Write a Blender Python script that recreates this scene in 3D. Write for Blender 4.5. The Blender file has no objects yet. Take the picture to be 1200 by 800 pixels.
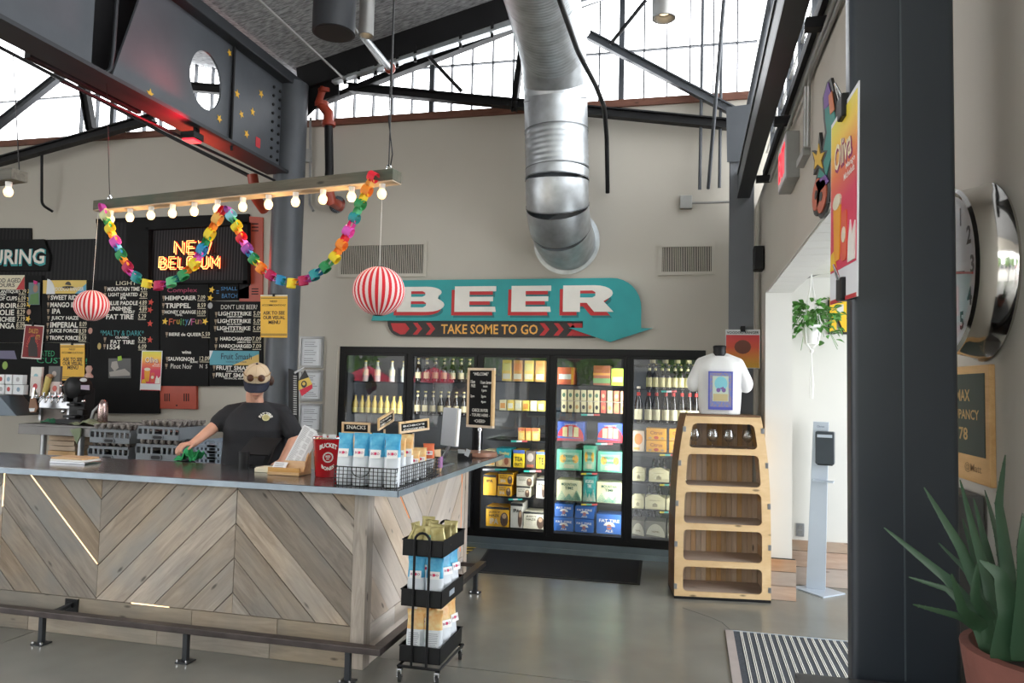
import bpy, bmesh, math, random
from mathutils import Matrix, Vector
random.seed(7)
R = random.random
PI = math.pi
sc = bpy.context.scene
COL = sc.collection

# ---------------------------------------------------------------- camera
CAMH = 1.70
FPX = 876.517
YAW, PITCH, ROLL = .235960361, .0595038565, .0232031571
def _axes():
    f = Vector((-math.sin(YAW)*math.cos(PITCH), math.cos(YAW)*math.cos(PITCH), math.sin(PITCH)))
    r = Vector((math.cos(YAW), math.sin(YAW), 0)); u = r.cross(f)
    c, s = math.cos(ROLL), math.sin(ROLL)
    return r*c+u*s, u*c-r*s, f
CR, CU, CF = _axes()
cam = bpy.data.cameras.new('camera'); camo = bpy.data.objects.new('camera', cam); COL.objects.link(camo)
cam.sensor_width = 36; cam.lens = FPX/1200*36; cam.clip_start = .05
camo.matrix_world = Matrix(((CR.x, CU.x, -CF.x, 0), (CR.y, CU.y, -CF.y, 0), (CR.z, CU.z, -CF.z, CAMH), (0, 0, 0, 1)))
sc.camera = camo

# ---------------------------------------------------------------- world, exposure, daylight
w = bpy.data.worlds.new('overcast_sky'); sc.world = w; w.use_nodes = True
bg = w.node_tree.nodes['Background']; bg.inputs[0].default_value = (.96, .98, 1, 1); bg.inputs[1].default_value = 6.2
sc.view_settings.view_transform = 'Standard'; sc.view_settings.look = 'None'
sc.view_settings.exposure = -0.10; sc.view_settings.gamma = 1; sc.view_settings.use_curve_mapping = False
sc.cycles.max_bounces = 7; sc.cycles.diffuse_bounces = 4; sc.cycles.glossy_bounces = 4
sc.cycles.transmission_bounces = 6; sc.cycles.transparent_max_bounces = 12
sc.cycles.sample_clamp_indirect = 6; sc.cycles.caustics_reflective = False; sc.cycles.caustics_refractive = False

def area(name, loc, aim, sx, sy, power, col=(1, 1, 1), spread=PI):
    l = bpy.data.lights.new(name, 'AREA'); l.shape = 'RECTANGLE'; l.size = sx; l.size_y = sy
    l.energy = power; l.color = col; l.spread = spread
    o = bpy.data.objects.new(name, l); COL.objects.link(o); o.location = loc
    o.rotation_euler = (Vector(aim)-Vector(loc)).to_track_quat('-Z', 'Y').to_euler()
    return o
# daylight from the glass entrance of the side room; the sky itself lights the rest through the openings
area('daylight_entrance', (3.42, 5.0, 1.5), (-1, 4.8, .8), 3.4, 2.4, 78, (.80, .89, 1))

# ---------------------------------------------------------------- materials
def mat(name, col, rough=.5, metal=0, var=.12, scale=6, bump=0, bscale=40, emit=None, estr=0, spec=.5, trans=0, alpha=1, stretch=None, col2=None, rnd=0, coat=0):
    m = bpy.data.materials.new(name); m.use_nodes = True; nt = m.node_tree; N = nt.nodes; L = nt.links
    b = N['Principled BSDF']
    b.inputs['Roughness'].default_value = rough; b.inputs['Metallic'].default_value = metal
    b.inputs['Specular IOR Level'].default_value = spec
    if coat: b.inputs['Coat Weight'].default_value = coat; b.inputs['Coat Roughness'].default_value = .15
    if trans: b.inputs['Transmission Weight'].default_value = trans
    if alpha < 1: b.inputs['Alpha'].default_value = alpha
    tc = N.new('ShaderNodeTexCoord'); mp = N.new('ShaderNodeMapping'); L.new(tc.outputs['Object'], mp.inputs[0])
    if stretch: mp.inputs['Scale'].default_value = stretch
    nz = N.new('ShaderNodeTexNoise'); nz.inputs['Scale'].default_value = scale; nz.inputs['Detail'].default_value = 5
    L.new(mp.outputs[0], nz.inputs['Vector'])
    rp = N.new('ShaderNodeValToRGB'); L.new(nz.outputs['Fac'], rp.inputs[0])
    c2 = col2 or tuple(min(1, c*(1+var)) for c in col[:3]); c1 = tuple(c*(1-var) for c in col[:3]) if not col2 else col
    rp.color_ramp.elements[0].position = .3; rp.color_ramp.elements[1].position = .7
    rp.color_ramp.elements[0].color = (*c1[:3], 1); rp.color_ramp.elements[1].color = (*c2[:3], 1)
    out = rp.outputs[0]
    if rnd:
        oi = N.new('ShaderNodeObjectInfo'); hs = N.new('ShaderNodeHueSaturation')
        r1 = N.new('ShaderNodeMapRange'); r1.inputs[3].default_value = 1-rnd; r1.inputs[4].default_value = 1+rnd
        L.new(oi.outputs['Random'], r1.inputs[0]); L.new(r1.outputs[0], hs.inputs['Value']); L.new(out, hs.inputs['Color']); out = hs.outputs[0]
    L.new(out, b.inputs['Base Color'])
    if bump:
        n2 = N.new('ShaderNodeTexNoise'); n2.inputs['Scale'].default_value = bscale; n2.inputs['Detail'].default_value = 4
        L.new(mp.outputs[0], n2.inputs['Vector']); bp = N.new('ShaderNodeBump'); bp.inputs['Strength'].default_value = bump
        bp.inputs['Distance'].default_value = .01; L.new(n2.outputs['Fac'], bp.inputs['Height']); L.new(bp.outputs[0], b.inputs['Normal'])
    if emit: b.inputs['Emission Color'].default_value = (*emit, 1); b.inputs['Emission Strength'].default_value = estr
    return m
def wood(name, a, b_, rough=.6, grain=9, rnd=.18, tint=.35, grey=None):
    """grain runs along local X"""
    m = bpy.data.materials.new(name); m.use_nodes = True; nt = m.node_tree; N = nt.nodes; L = nt.links
    b = N['Principled BSDF']; b.inputs['Roughness'].default_value = rough; b.inputs['Specular IOR Level'].default_value = .3
    tc = N.new('ShaderNodeTexCoord'); oi = N.new('ShaderNodeObjectInfo')
    off = N.new('ShaderNodeVectorMath'); off.operation = 'ADD'
    ml = N.new('ShaderNodeVectorMath'); ml.operation = 'SCALE'; ml.inputs['Scale'].default_value = 17.3
    cb = N.new('ShaderNodeCombineXYZ')
    for i in range(3): L.new(oi.outputs['Random'], cb.inputs[i])
    L.new(cb.outputs[0], ml.inputs[0]); L.new(tc.outputs['Object'], off.inputs[0]); L.new(ml.outputs[0], off.inputs[1])
    mp = N.new('ShaderNodeMapping'); mp.inputs['Scale'].default_value = (.9, grain, grain); L.new(off.outputs[0], mp.inputs[0])
    nz = N.new('ShaderNodeTexNoise'); nz.inputs['Scale'].default_value = 3.2; nz.inputs['Detail'].default_value = 8; nz.inputs['Roughness'].default_value = .66; nz.inputs['Distortion'].default_value = .6
    L.new(mp.outputs[0], nz.inputs['Vector'])
    rp = N.new('ShaderNodeValToRGB'); L.new(nz.outputs['Fac'], rp.inputs[0])
    e = rp.color_ramp.elements; e[0].position = .28; e[1].position = .72; e[0].color = (*a, 1); e[1].color = (*b_, 1)
    n3 = N.new('ShaderNodeTexNoise'); n3.inputs['Scale'].default_value = 2.3; n3.inputs['Detail'].default_value = 3; L.new(off.outputs[0], n3.inputs['Vector'])
    mx = N.new('ShaderNodeMix'); mx.data_type = 'RGBA'; mx.inputs[0].default_value = 0; ad = N.new('ShaderNodeMath'); ad.operation = 'MULTIPLY_ADD'; ad.use_clamp = True
    fr_ = N.new('ShaderNodeMath'); fr_.operation = 'FRACT'; m5 = N.new('ShaderNodeMath'); m5.operation = 'MULTIPLY'; m5.inputs[1].default_value = 13.3; L.new(oi.outputs['Random'], m5.inputs[0]); L.new(m5.outputs[0], fr_.inputs[0])
    L.new(fr_.outputs[0], ad.inputs[0]); ad.inputs[1].default_value = tint*.55
    r3 = N.new('ShaderNodeMapRange'); r3.inputs[1].default_value = .42; r3.inputs[2].default_value = .68; r3.inputs[4].default_value = tint
    L.new(n3.outputs['Fac'], r3.inputs[0]); L.new(r3.outputs[0], ad.inputs[2]); L.new(ad.outputs[0], mx.inputs[0]); L.new(rp.outputs[0], mx.inputs[6])
    mx.inputs[7].default_value = (*(grey or tuple(c*.6 for c in a)), 1)
    n4 = N.new('ShaderNodeTexVoronoi'); n4.inputs['Scale'].default_value = 4.5; mq = N.new('ShaderNodeMapping'); mq.inputs['Scale'].default_value = (.8, 2.4, 2.4); L.new(off.outputs[0], mq.inputs[0]); L.new(mq.outputs[0], n4.inputs['Vector'])
    r5 = N.new('ShaderNodeMapRange'); r5.inputs[1].default_value = .06; r5.inputs[2].default_value = .13; r5.inputs[3].default_value = .35; L.new(n4.outputs['Distance'], r5.inputs[0])
    hs = N.new('ShaderNodeHueSaturation'); r1 = N.new('ShaderNodeMapRange'); r1.inputs[3].default_value = 1-rnd; r1.inputs[4].default_value = 1+rnd
    L.new(oi.outputs['Random'], r1.inputs[0]); mk = N.new('ShaderNodeMath'); mk.operation = 'MULTIPLY'; L.new(r1.outputs[0], mk.inputs[0]); L.new(r5.outputs[0], mk.inputs[1]); L.new(mk.outputs[0], hs.inputs['Value'])
    r2 = N.new('ShaderNodeMath'); r2.operation = 'FRACT'; m7 = N.new('ShaderNodeMath'); m7.operation = 'MULTIPLY'; m7.inputs[1].default_value = 7.7
    L.new(oi.outputs['Random'], m7.inputs[0]); L.new(m7.outputs[0], r2.inputs[0])
    r4 = N.new('ShaderNodeMapRange'); r4.inputs[3].default_value = .6; r4.inputs[4].default_value = 1.25; L.new(r2.outputs[0], r4.inputs[0]); L.new(r4.outputs[0], hs.inputs['Saturation'])
    L.new(mx.outputs[2], hs.inputs['Color']); L.new(hs.outputs[0], b.inputs['Base Color'])
    bp = N.new('ShaderNodeBump'); bp.inputs['Strength'].default_value = .25; bp.inputs['Distance'].default_value = .004; L.new(nz.outputs['Fac'], bp.inputs['Height']); L.new(bp.outputs[0], b.inputs['Normal'])
    return m
def glass(name, col=(1, 1, 1), refl=.5, rough=.01, ior=1.45):
    m = bpy.data.materials.new(name); m.use_nodes = True; nt = m.node_tree; N = nt.nodes; L = nt.links
    N.remove(N['Principled BSDF']); o = N['Material Output']
    t = N.new('ShaderNodeBsdfTransparent'); t.inputs[0].default_value = (*col, 1); g = N.new('ShaderNodeBsdfGlossy'); g.inputs['Roughness'].default_value = rough
    lw = N.new('ShaderNodeLayerWeight'); lw.inputs[0].default_value = .5; f = N.new('ShaderNodeMath'); f.operation = 'POWER'; f.inputs[1].default_value = 3.5; L.new(lw.outputs['Facing'], f.inputs[0])
    f2 = N.new('ShaderNodeMath'); f2.operation = 'MULTIPLY_ADD'; f2.inputs[1].default_value = .9; f2.inputs[2].default_value = .045; L.new(f.outputs[0], f2.inputs[0]); f = f2
    mt = N.new('ShaderNodeMath'); mt.operation = 'MULTIPLY'; mt.inputs[1].default_value = refl; mt.use_clamp = True
    x = N.new('ShaderNodeMixShader'); L.new(f.outputs[0], mt.inputs[0]); L.new(mt.outputs[0], x.inputs[0]); L.new(t.outputs[0], x.inputs[1]); L.new(g.outputs[0], x.inputs[2]); L.new(x.outputs[0], o.inputs[0])
    return m
_fm = {}
def flat(c, rough=.6, name='print'):
    k = (tuple(round(x, 3) for x in c), rough)
    if k not in _fm: _fm[k] = mat(name+'_colour', c, rough, var=.05, scale=3)
    return _fm[k]
def stripes(name, c1, c2, freq, axis=0, sharp=.5, rough=.6, metal=0):
    m = bpy.data.materials.new(name); m.use_nodes = True; N = m.node_tree.nodes; L = m.node_tree.links; b = N['Principled BSDF']
    b.inputs['Roughness'].default_value = rough; b.inputs['Metallic'].default_value = metal; b.inputs['Specular IOR Level'].default_value = .15
    tc = N.new('ShaderNodeTexCoord'); sx = N.new('ShaderNodeSeparateXYZ'); L.new(tc.outputs['Object'], sx.inputs[0])
    a = N.new('ShaderNodeMath'); a.operation = 'MULTIPLY'; a.inputs[1].default_value = freq; L.new(sx.outputs[axis], a.inputs[0])
    f = N.new('ShaderNodeMath'); f.operation = 'FRACT'; L.new(a.outputs[0], f.inputs[0])
    g = N.new('ShaderNodeMath'); g.operation = 'GREATER_THAN'; g.inputs[1].default_value = sharp; L.new(f.outputs[0], g.inputs[0])
    x = N.new('ShaderNodeMix'); x.data_type = 'RGBA'; L.new(g.outputs[0], x.inputs[0]); x.inputs[6].default_value = (*c1, 1); x.inputs[7].default_value = (*c2, 1)
    L.new(x.outputs[2], b.inputs['Base Color']); return m
def gradient(name, cols, axis, lo, hi, rough=.5):
    m = bpy.data.materials.new(name); m.use_nodes = True; N = m.node_tree.nodes; L = m.node_tree.links; b = N['Principled BSDF']; b.inputs['Roughness'].default_value = rough
    tc = N.new('ShaderNodeTexCoord'); sx = N.new('ShaderNodeSeparateXYZ'); L.new(tc.outputs['Object'], sx.inputs[0])
    mr = N.new('ShaderNodeMapRange'); mr.inputs[1].default_value = lo; mr.inputs[2].default_value = hi; L.new(sx.outputs[axis], mr.inputs[0])
    rp = N.new('ShaderNodeValToRGB'); L.new(mr.outputs[0], rp.inputs[0]); n = len(cols)
    while len(rp.color_ramp.elements) < n: rp.color_ramp.elements.new(.5)
    for i, c in enumerate(cols): rp.color_ramp.elements[i].position = i/(n-1); rp.color_ramp.elements[i].color = (*c, 1)
    L.new(rp.outputs[0], b.inputs['Base Color']); return m

M = dict(
 wall=mat('wall_paint', (.50, .47, .41), .75, var=.03, scale=1.2, bump=.03, bscale=60),
 farwall=mat('pale_wall_paint', (.66, .65, .61), .8, var=.02, scale=2),
 white=mat('white_paint', (.85, .85, .83), .5, var=.02),
 ceil=mat('sprayed_ceiling', (.33, .335, .345), .95, spec=.1, var=.55, scale=14, bump=.6, bscale=30, stretch=(1, 4, 1)),
 steel=mat('dark_painted_steel', (.028, .031, .036), .45, spec=.35, var=.12, scale=3, bump=.03),
 steell=mat('column_grey_paint', (.15, .16, .175), .45, .1, spec=.35, var=.08, scale=3),
 steelg=mat('grey_painted_steel', (.080, .088, .100), .42, .1, spec=.35, var=.12, scale=3),
 blacksteel=mat('black_steel', (.009, .009, .010), .5, spec=.25, var=.2),
 bluecol=mat('blue_black_column_paint', (.022, .028, .036), .36, spec=.4, var=.10, scale=2.5, bump=.03, bscale=15),
 galv=mat('galvanized_steel', (.50, .53, .55), .44, .9, var=.16, scale=9, bump=.03, bscale=8),
 galvseam=mat('duct_seam', (.20, .21, .22), .45, .8),
 zinc=mat('zinc_countertop', (.17, .18, .195), .2, .75, var=.22, scale=5, bump=.02, bscale=9),
 zincedge=mat('zinc_edge', (.30, .36, .42), .38, .55, var=.12, scale=8),
 chrome=mat('chrome', (.75, .76, .78), .12, 1, var=.03),
 stainless=mat('stainless', (.42, .43, .45), .3, .9, var=.08, stretch=(1, 12, 1)),
 conc=mat('polished_concrete', (.165, .165, .145), .24, var=.2, scale=1.1, bump=.03, bscale=3, col2=(.25, .25, .225)),
 darkgap=mat('shadow_gap', (.01, .009, .008), .9),
 brownwood=wood('brown_stained_wood', (.10, .035, .02), (.22, .085, .05), rnd=.25),
 barn=wood('reclaimed_barn_wood', (.22, .16, .11), (.49, .385, .28), .55, 7, .32, .62, (.245, .235, .22)),
 barn_lit=wood('barn_wood_lit', (.56, .46, .37), (.74, .64, .54), .5, 7, .10, .4, (.50, .45, .42)),  # front planks' wood, paled: entrance daylight on the bar end is in the colour
 barnbase=wood('weathered_base_board', (.26, .20, .145), (.44, .36, .27), .6, 8, .15, .5, (.2, .19, .17)),
 base=wood('reddish_base_board', (.36, .20, .12), (.55, .36, .24), .55, 6, .12, .7, (.42, .36, .30)),
 ply=wood('birch_plywood', (.62, .43, .24), (.80, .61, .38), .5, 3, .05, .25, (.58, .38, .2)),
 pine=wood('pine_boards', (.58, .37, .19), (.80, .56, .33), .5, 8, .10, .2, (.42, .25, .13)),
 shelfb=wood('shelf_board', (.50, .38, .30), (.66, .54, .45), .45, 6, .05, .3),
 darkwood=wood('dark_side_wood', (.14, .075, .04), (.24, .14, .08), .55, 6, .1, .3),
 beamw=wood('weathered_hanging_timber', (.075, .06, .045), (.17, .145, .11), .75, 10, .05, .7, (.06, .085, .065)),
 beam_lit=wood('timber_bulb_lit', (.45, .32, .19), (.62, .47, .30), .6, 8, .05, .3),  # same timber, paled: the bulbs' light from below is put into the colour
 bamboo=wood('bamboo', (.55, .30, .10), (.74, .46, .20), .4, 12, .05, .2, (.45, .24, .08)),
 redwood=wood('red_round_wood', (.30, .10, .04), (.48, .20, .09), .35, 6, .05, .3),
 board=mat('blackboard', (.010, .010, .0105), .7, spec=.15, var=.2, scale=3),
 backdrop=stripes('corrugation_shade_black', (.005, .005, .006), (.014, .013, .014), 18, 0, .5, .5),  # flat panel: light and shade of the corrugation drawn as colour stripes
 letter=mat('white_lettering', (.78, .76, .70), .6, var=.05), cream=mat('cream_print', (.72, .66, .50), .6, var=.05),
 teal=mat('teal_sign_paint', (.02, .32, .33), .45, var=.06), signred=mat('sign_red', (.50, .025, .03), .5, var=.05),
 orange=mat('orange_sign_lettering', (.80, .40, .08), .5, var=.05), signblack=mat('sign_black', (.022, .020, .020), .5),
 tealdark=mat('sign_teal_shadow', (.01, .16, .17), .5),
 redlocker=mat('red_locker_metal', (.42, .06, .028), .45, var=.08),
 pipe=mat('red_iron_pipe', (.35, .05, .025), .4, var=.15), black=mat('black_plastic', (.010, .010, .011), .45, spec=.25, var=.1),
 rubber=mat('black_rubber', (.02, .02, .02), .8), greyplastic=mat('grey_plastic_crate', (.17, .19, .21), .5, var=.05),
 bluegrey=mat('blue_grey_crate', (.22, .27, .33), .5, var=.05),
 paper=mat('paper', (.72, .74, .76), .7, var=.03), wglass=glass('window_glass', (1, 1, 1), .3), 
 fglass=glass('fridge_door_glass', (.96, .97, .97), 1.15, .012), cglass=glass('drinking_glass', (.97, .98, .98), 2.0, .02, 1.5),
 yellow=mat('yellow_card', (.78, .44, .03), .5, var=.04), bucket=mat('red_bucket_enamel', (.45, .01, .015), .22, var=.05, coat=.5),
 skin=mat('skin', (.62, .33, .23), .5, var=.08, scale=12, bump=.05, bscale=90), shirt=mat('black_cotton', (.013, .014, .018), .85, var=.2, bump=.1, bscale=90),
 khaki=mat('khaki_twill', (.56, .44, .30), .8, var=.06, bump=.1, bscale=200), navy=mat('navy_twill', (.007, .010, .026), .8), hair=mat('brown_hair', (.05, .022, .012), .6, var=.3, scale=60),
 tee=mat('white_cotton', (.80, .80, .78), .85, var=.02, bump=.1, bscale=20), green=mat('green_cloth', (.03, .38, .13), .8, var=.2),
 leaf=mat('aloe_leaf', (.016, .050, .026), .45, var=.35, scale=5, col2=(.045, .095, .045)), ivy=mat('vine_leaf', (.05, .19, .03), .45, var=.4, scale=9, col2=(.12, .32, .06)),
 terracotta=mat('terracotta', (.15, .052, .038), .8, var=.2, scale=14, bump=.2, bscale=40), soil=mat('soil', (.02, .014, .01), .95),
 conduit=mat('grey_conduit', (.32, .32, .31), .4, .5), foil=mat('gold_foil_pack', (.34, .27, .08), .35, .35, var=.3, scale=14, col2=(.55, .50, .26)),
 bagblue=mat('blue_pack_print', (.02, .30, .58), .4, var=.25, scale=30, col2=(.10, .48, .70)), bagwhite=mat('white_pack_film', (.70, .74, .78), .35, var=.04),
 bagorange=mat('orange_pack_print', (.75, .36, .10), .4, var=.4, scale=30, col2=(.80, .62, .30)), kraft=mat('kraft_paper', (.60, .40, .22), .7, var=.05),
 silver=mat('pale_aluminium', (.50, .56, .64), .38, .35, var=.02), wire=mat('black_wire', (.015, .015, .015), .4, .3),
 carpet=mat('charcoal_carpet', (.010, .011, .016), .95, var=.3, scale=90, bump=.4, bscale=200),
 brass=mat('brass', (.5, .33, .1), .3, .9), copper=mat('copper_pinkish_steel', (.48, .36, .34), .25, .9),
 bottleg=mat('dark_bottle_glass', (.012, .008, .005), .1, var=.1, spec=.8), amber=mat('amber_liquor', (.60, .44, .10), .15), clearb=mat('pale_bottle', (.50, .52, .48), .12),
)

# ---------------------------------------------------------------- mesh builder
_txt = {}
def text_geo(body, bold=0):
    k = (body, bold)
    if k in _txt: return _txt[k]
    c = bpy.data.curves.new('lettering', 'FONT'); c.body = body; c.resolution_u = 2; c.offset = bold
    o = bpy.data.objects.new('lettering', c); me = o.to_mesh()
    v = [(p.co.x, p.co.y) for p in me.vertices]; f = [tuple(p.vertices) for p in me.polygons]
    o.to_mesh_clear(); bpy.data.objects.remove(o); bpy.data.curves.remove(c)
    if v:
        x0 = min(a[0] for a in v); x1 = max(a[0] for a in v); y0 = min(a[1] for a in v); y1 = max(a[1] for a in v)
        v = [((a-x0)/(x1-x0+1e-9), (b-y0)/(y1-y0+1e-9)) for a, b in v]; asp = (x1-x0)/(y1-y0+1e-9)
    else: asp = 1
    _txt[k] = (v, f, asp); return _txt[k]

ORD = ['first', 'second', 'third', 'fourth', 'fifth', 'sixth', 'seventh', 'eighth', 'ninth', 'tenth', 'eleventh', 'twelfth', 'thirteenth', 'fourteenth', 'fifteenth', 'sixteenth', 'seventeenth', 'eighteenth']
WP = {}     # object -> world location of things
class MB:
    def __init__(s, T=None): s.v = []; s.f = []; s.m = []; s.T = T or Matrix.Identity(4)
    def add(s, vs, fs, mi=0):
        n = len(s.v); T = s.T; s.v += [T @ Vector(a) for a in vs]; s.f += [tuple(n+i for i in f) for f in fs]; s.m += [mi]*len(fs); return s
    def box(s, x0, y0, z0, x1, y1, z1, mi=0):
        return s.add([(x0, y0, z0), (x1, y0, z0), (x1, y1, z0), (x0, y1, z0), (x0, y0, z1), (x1, y0, z1), (x1, y1, z1), (x0, y1, z1)],
                     [(0, 3, 2, 1), (4, 5, 6, 7), (0, 1, 5, 4), (1, 2, 6, 5), (2, 3, 7, 6), (3, 0, 4, 7)], mi)
    def prism(s, pts, z0, z1, mi=0):
        a = sum(pts[i][0]*pts[(i+1) % len(pts)][1]-pts[(i+1) % len(pts)][0]*pts[i][1] for i in range(len(pts)))
        if a < 0: pts = pts[::-1]
        n = len(pts)
        return s.add([(x, y, z0) for x, y in pts]+[(x, y, z1) for x, y in pts],
                     [tuple(range(n))[::-1], tuple(range(n, 2*n))]+[(i, (i+1) % n, n+(i+1) % n, n+i) for i in range(n)], mi)
    def bar(s, p, q, w, h, up=(0, 0, 1), mi=0):
        p = Vector(p); q = Vector(q); d = (q-p).normalized(); up = Vector(up)
        sd = d.cross(up)
        if sd.length < 1e-3: sd = d.cross(Vector((1, 0, 0)))
        sd.normalize(); u = sd.cross(d); a = sd*w/2; b = u*h/2
        return s.add([p-a-b, p+a-b, p+a+b, p-a+b, q-a-b, q+a-b, q+a+b, q-a+b],
                     [(0, 1, 2, 3), (7, 6, 5, 4), (0, 4, 5, 1), (1, 5, 6, 2), (2, 6, 7, 3), (3, 7, 4, 0)], mi)
    def tube(s, pts, r, seg=8, mi=0, caps=True, closed=False, ry=None):
        pts = [Vector(p) for p in pts]; n = len(pts); rs = r if isinstance(r, (list, tuple)) else [r]*n
        t0 = (pts[1]-pts[0]).normalized(); a = t0.orthogonal().normalized(); vs = []
        for i, p in enumerate(pts):
            if closed: t = (pts[(i+1) % n]-pts[i-1]).normalized()
            else: t = ((pts[min(i+1, n-1)]-p).normalized()+(p-pts[max(i-1, 0)]).normalized()).normalized()
            a = (a-t*a.dot(t)).normalized(); b = t.cross(a)
            for k in range(seg): an = 2*PI*k/seg; vs.append(p+(a*math.cos(an)+b*math.sin(an))*rs[i])
        fs = []; m = n if closed else n-1
        for i in range(m):
            for k in range(seg):
                j = (i+1) % n; fs.append((i*seg+k, i*seg+(k+1) % seg, j*seg+(k+1) % seg, j*seg+k))
        if caps and not closed: fs += [tuple(range(seg))[::-1], tuple(range((n-1)*seg, n*seg))]
        return s.add(vs, fs, mi)
    def cyl(s, p, q, r, seg=16, mi=0): return s.tube([p, q], r, seg, mi)
    def lathe(s, prof, c=(0, 0, 0), seg=16, mi=0, ax=(0, 0, 1), cap=True):
        c = Vector(c); ax = Vector(ax).normalized(); a = ax.orthogonal().normalized(); b = ax.cross(a); vs = []; n = len(prof)
        for r, z in prof:
            for k in range(seg): an = 2*PI*k/seg; vs.append(c+ax*z+(a*math.cos(an)+b*math.sin(an))*r)
        fs = [(i*seg+k, i*seg+(k+1) % seg, (i+1)*seg+(k+1) % seg, (i+1)*seg+k) for i in range(n-1) for k in range(seg)]
        if cap: fs += [tuple(range(seg))[::-1], tuple(range((n-1)*seg, n*seg))]
        return s.add(vs, fs, mi)
    def ball(s, c, r, seg=12, ring=8, mi=0, M3=None):
        if not hasattr(r, '__len__'): r = (r, r, r)
        vs = []; c = Vector(c)
        for i in range(ring+1):
            th = PI*i/ring
            for k in range(seg):
                p = Vector((r[0]*math.sin(th)*math.cos(2*PI*k/seg), r[1]*math.sin(th)*math.sin(2*PI*k/seg), r[2]*math.cos(th)))
                if M3: p = M3 @ p
                vs.append(c+p)
        fs = [(i*seg+k, (i+1)*seg+k, (i+1)*seg+(k+1) % seg, i*seg+(k+1) % seg) for i in range(ring) for k in range(seg)]
        return s.add(vs, fs, mi)
    def text(s, body, x, y, w=None, h=.1, bold=0, z0=0, z1=.001, al='c', mi=0, rot=0, arc=None, both=True):
        """flat lettering in local XY, centre (or left/right edge) at x, vertical centre y"""
        v, f, asp = text_geo(body, bold)
        if not v: return s
        if w is None: w = h*asp
        ox = {'c': -w/2, 'l': 0, 'r': -w}[al]; vs = []
        cr, sr = math.cos(rot), math.sin(rot)
        for a, b in v:
            lx = ox+a*w; ly = (b-.5)*h
            if arc: an = lx/arc; rr = arc+ly; lx, ly = rr*math.sin(an), rr*math.cos(an)-arc
            vs.append((x+lx*cr-ly*sr, y+lx*sr+ly*cr, z1))
        return s.add(vs, f, mi)
    def build(s, name, mats, parent=None, smooth=0, bevel=0, local=False, mtx=None, origin=None, label=None, cat=None, group=None, kind=None, mods=None):
        me = bpy.data.meshes.new(name)
        if mtx is not None: inv = mtx.inverted(); vs = [inv @ Vector(p) for p in s.v]
        elif parent is not None and not local: o_ = WP.get(parent.name, Vector((0, 0, 0))); vs = [Vector(p)-o_ for p in s.v]
        elif parent is None and not local:
            if origin is None:
                xs = [p[0] for p in s.v]; ys = [p[1] for p in s.v]; zs = [p[2] for p in s.v]
                origin = Vector(((min(xs)+max(xs))/2, (min(ys)+max(ys))/2, min(zs)))
            origin = Vector(origin); vs = [Vector(p)-origin for p in s.v]
        else: vs = s.v
        me.from_pydata([tuple(p) for p in vs], [], s.f)
        ml = mats if isinstance(mats, (list, tuple)) else [mats]
        for m_ in ml: me.materials.append(m_)
        if len(ml) > 1: me.polygons.foreach_set('material_index', s.m)
        bm = bmesh.new(); bm.from_mesh(me); bmesh.ops.remove_doubles(bm, verts=bm.verts, dist=1e-6)
        if smooth: bmesh.ops.recalc_face_normals(bm, faces=bm.faces)
        bm.to_mesh(me); bm.free()
        if smooth: me.shade_smooth(); me.set_sharp_from_angle(angle=math.radians(smooth))
        me.update()
        o = bpy.data.objects.new(name, me); COL.objects.link(o)
        if mtx is not None:
            off = WP.get(parent.name, Vector((0, 0, 0))) if parent is not None else Vector((0, 0, 0))
            o.matrix_basis = Matrix.Translation(-off) @ mtx
        elif parent is None and not local: o.location = origin; WP[o.name] = Vector(origin)
        if parent is not None:
            o.parent = parent
            if mtx is None: WP[o.name] = WP.get(parent.name, Vector((0, 0, 0)))
        if bevel: b = o.modifiers.new('bevel', 'BEVEL'); b.width = bevel; b.segments = 2; b.limit_method = 'ANGLE'; b.angle_limit = math.radians(40)
        tag(o, label, cat, group, kind); return o
def tag(o, label=None, cat=None, group=None, kind=None):
    if label: o['label'] = label
    if cat: o['category'] = cat
    if group: o['group'] = group
    if kind: o['kind'] = kind
    return o
def thing(name, label, cat, loc=(0, 0, 0), group=None, kind=None):
    o = bpy.data.objects.new(name, None); COL.objects.link(o); o.location = loc; o.empty_display_size = .1; WP[o.name] = Vector(loc)
    return tag(o, label, cat, group, kind)
def dup(root, loc=None, rz=None, label=None, group=None, scale=None):
    def cp(o, par):
        c = o.copy(); COL.objects.link(c); c.parent = par
        for ch in kids.get(o, []): cp(ch, c)
        return c
    kids = {}
    for o in root.children_recursive: kids.setdefault(o.parent, []).append(o)
    c = cp(root, root.parent)
    if loc is not None: c.location = loc
    if rz is not None: c.rotation_euler = (0, 0, rz)
    if scale is not None: c.scale = scale if hasattr(scale, '__len__') else (scale,)*3
    if label: c['label'] = label
    if group: c['group'] = group
    return c
def struct(name, mb, m, **k): return mb.build(name, m, kind='structure', **k)

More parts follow.
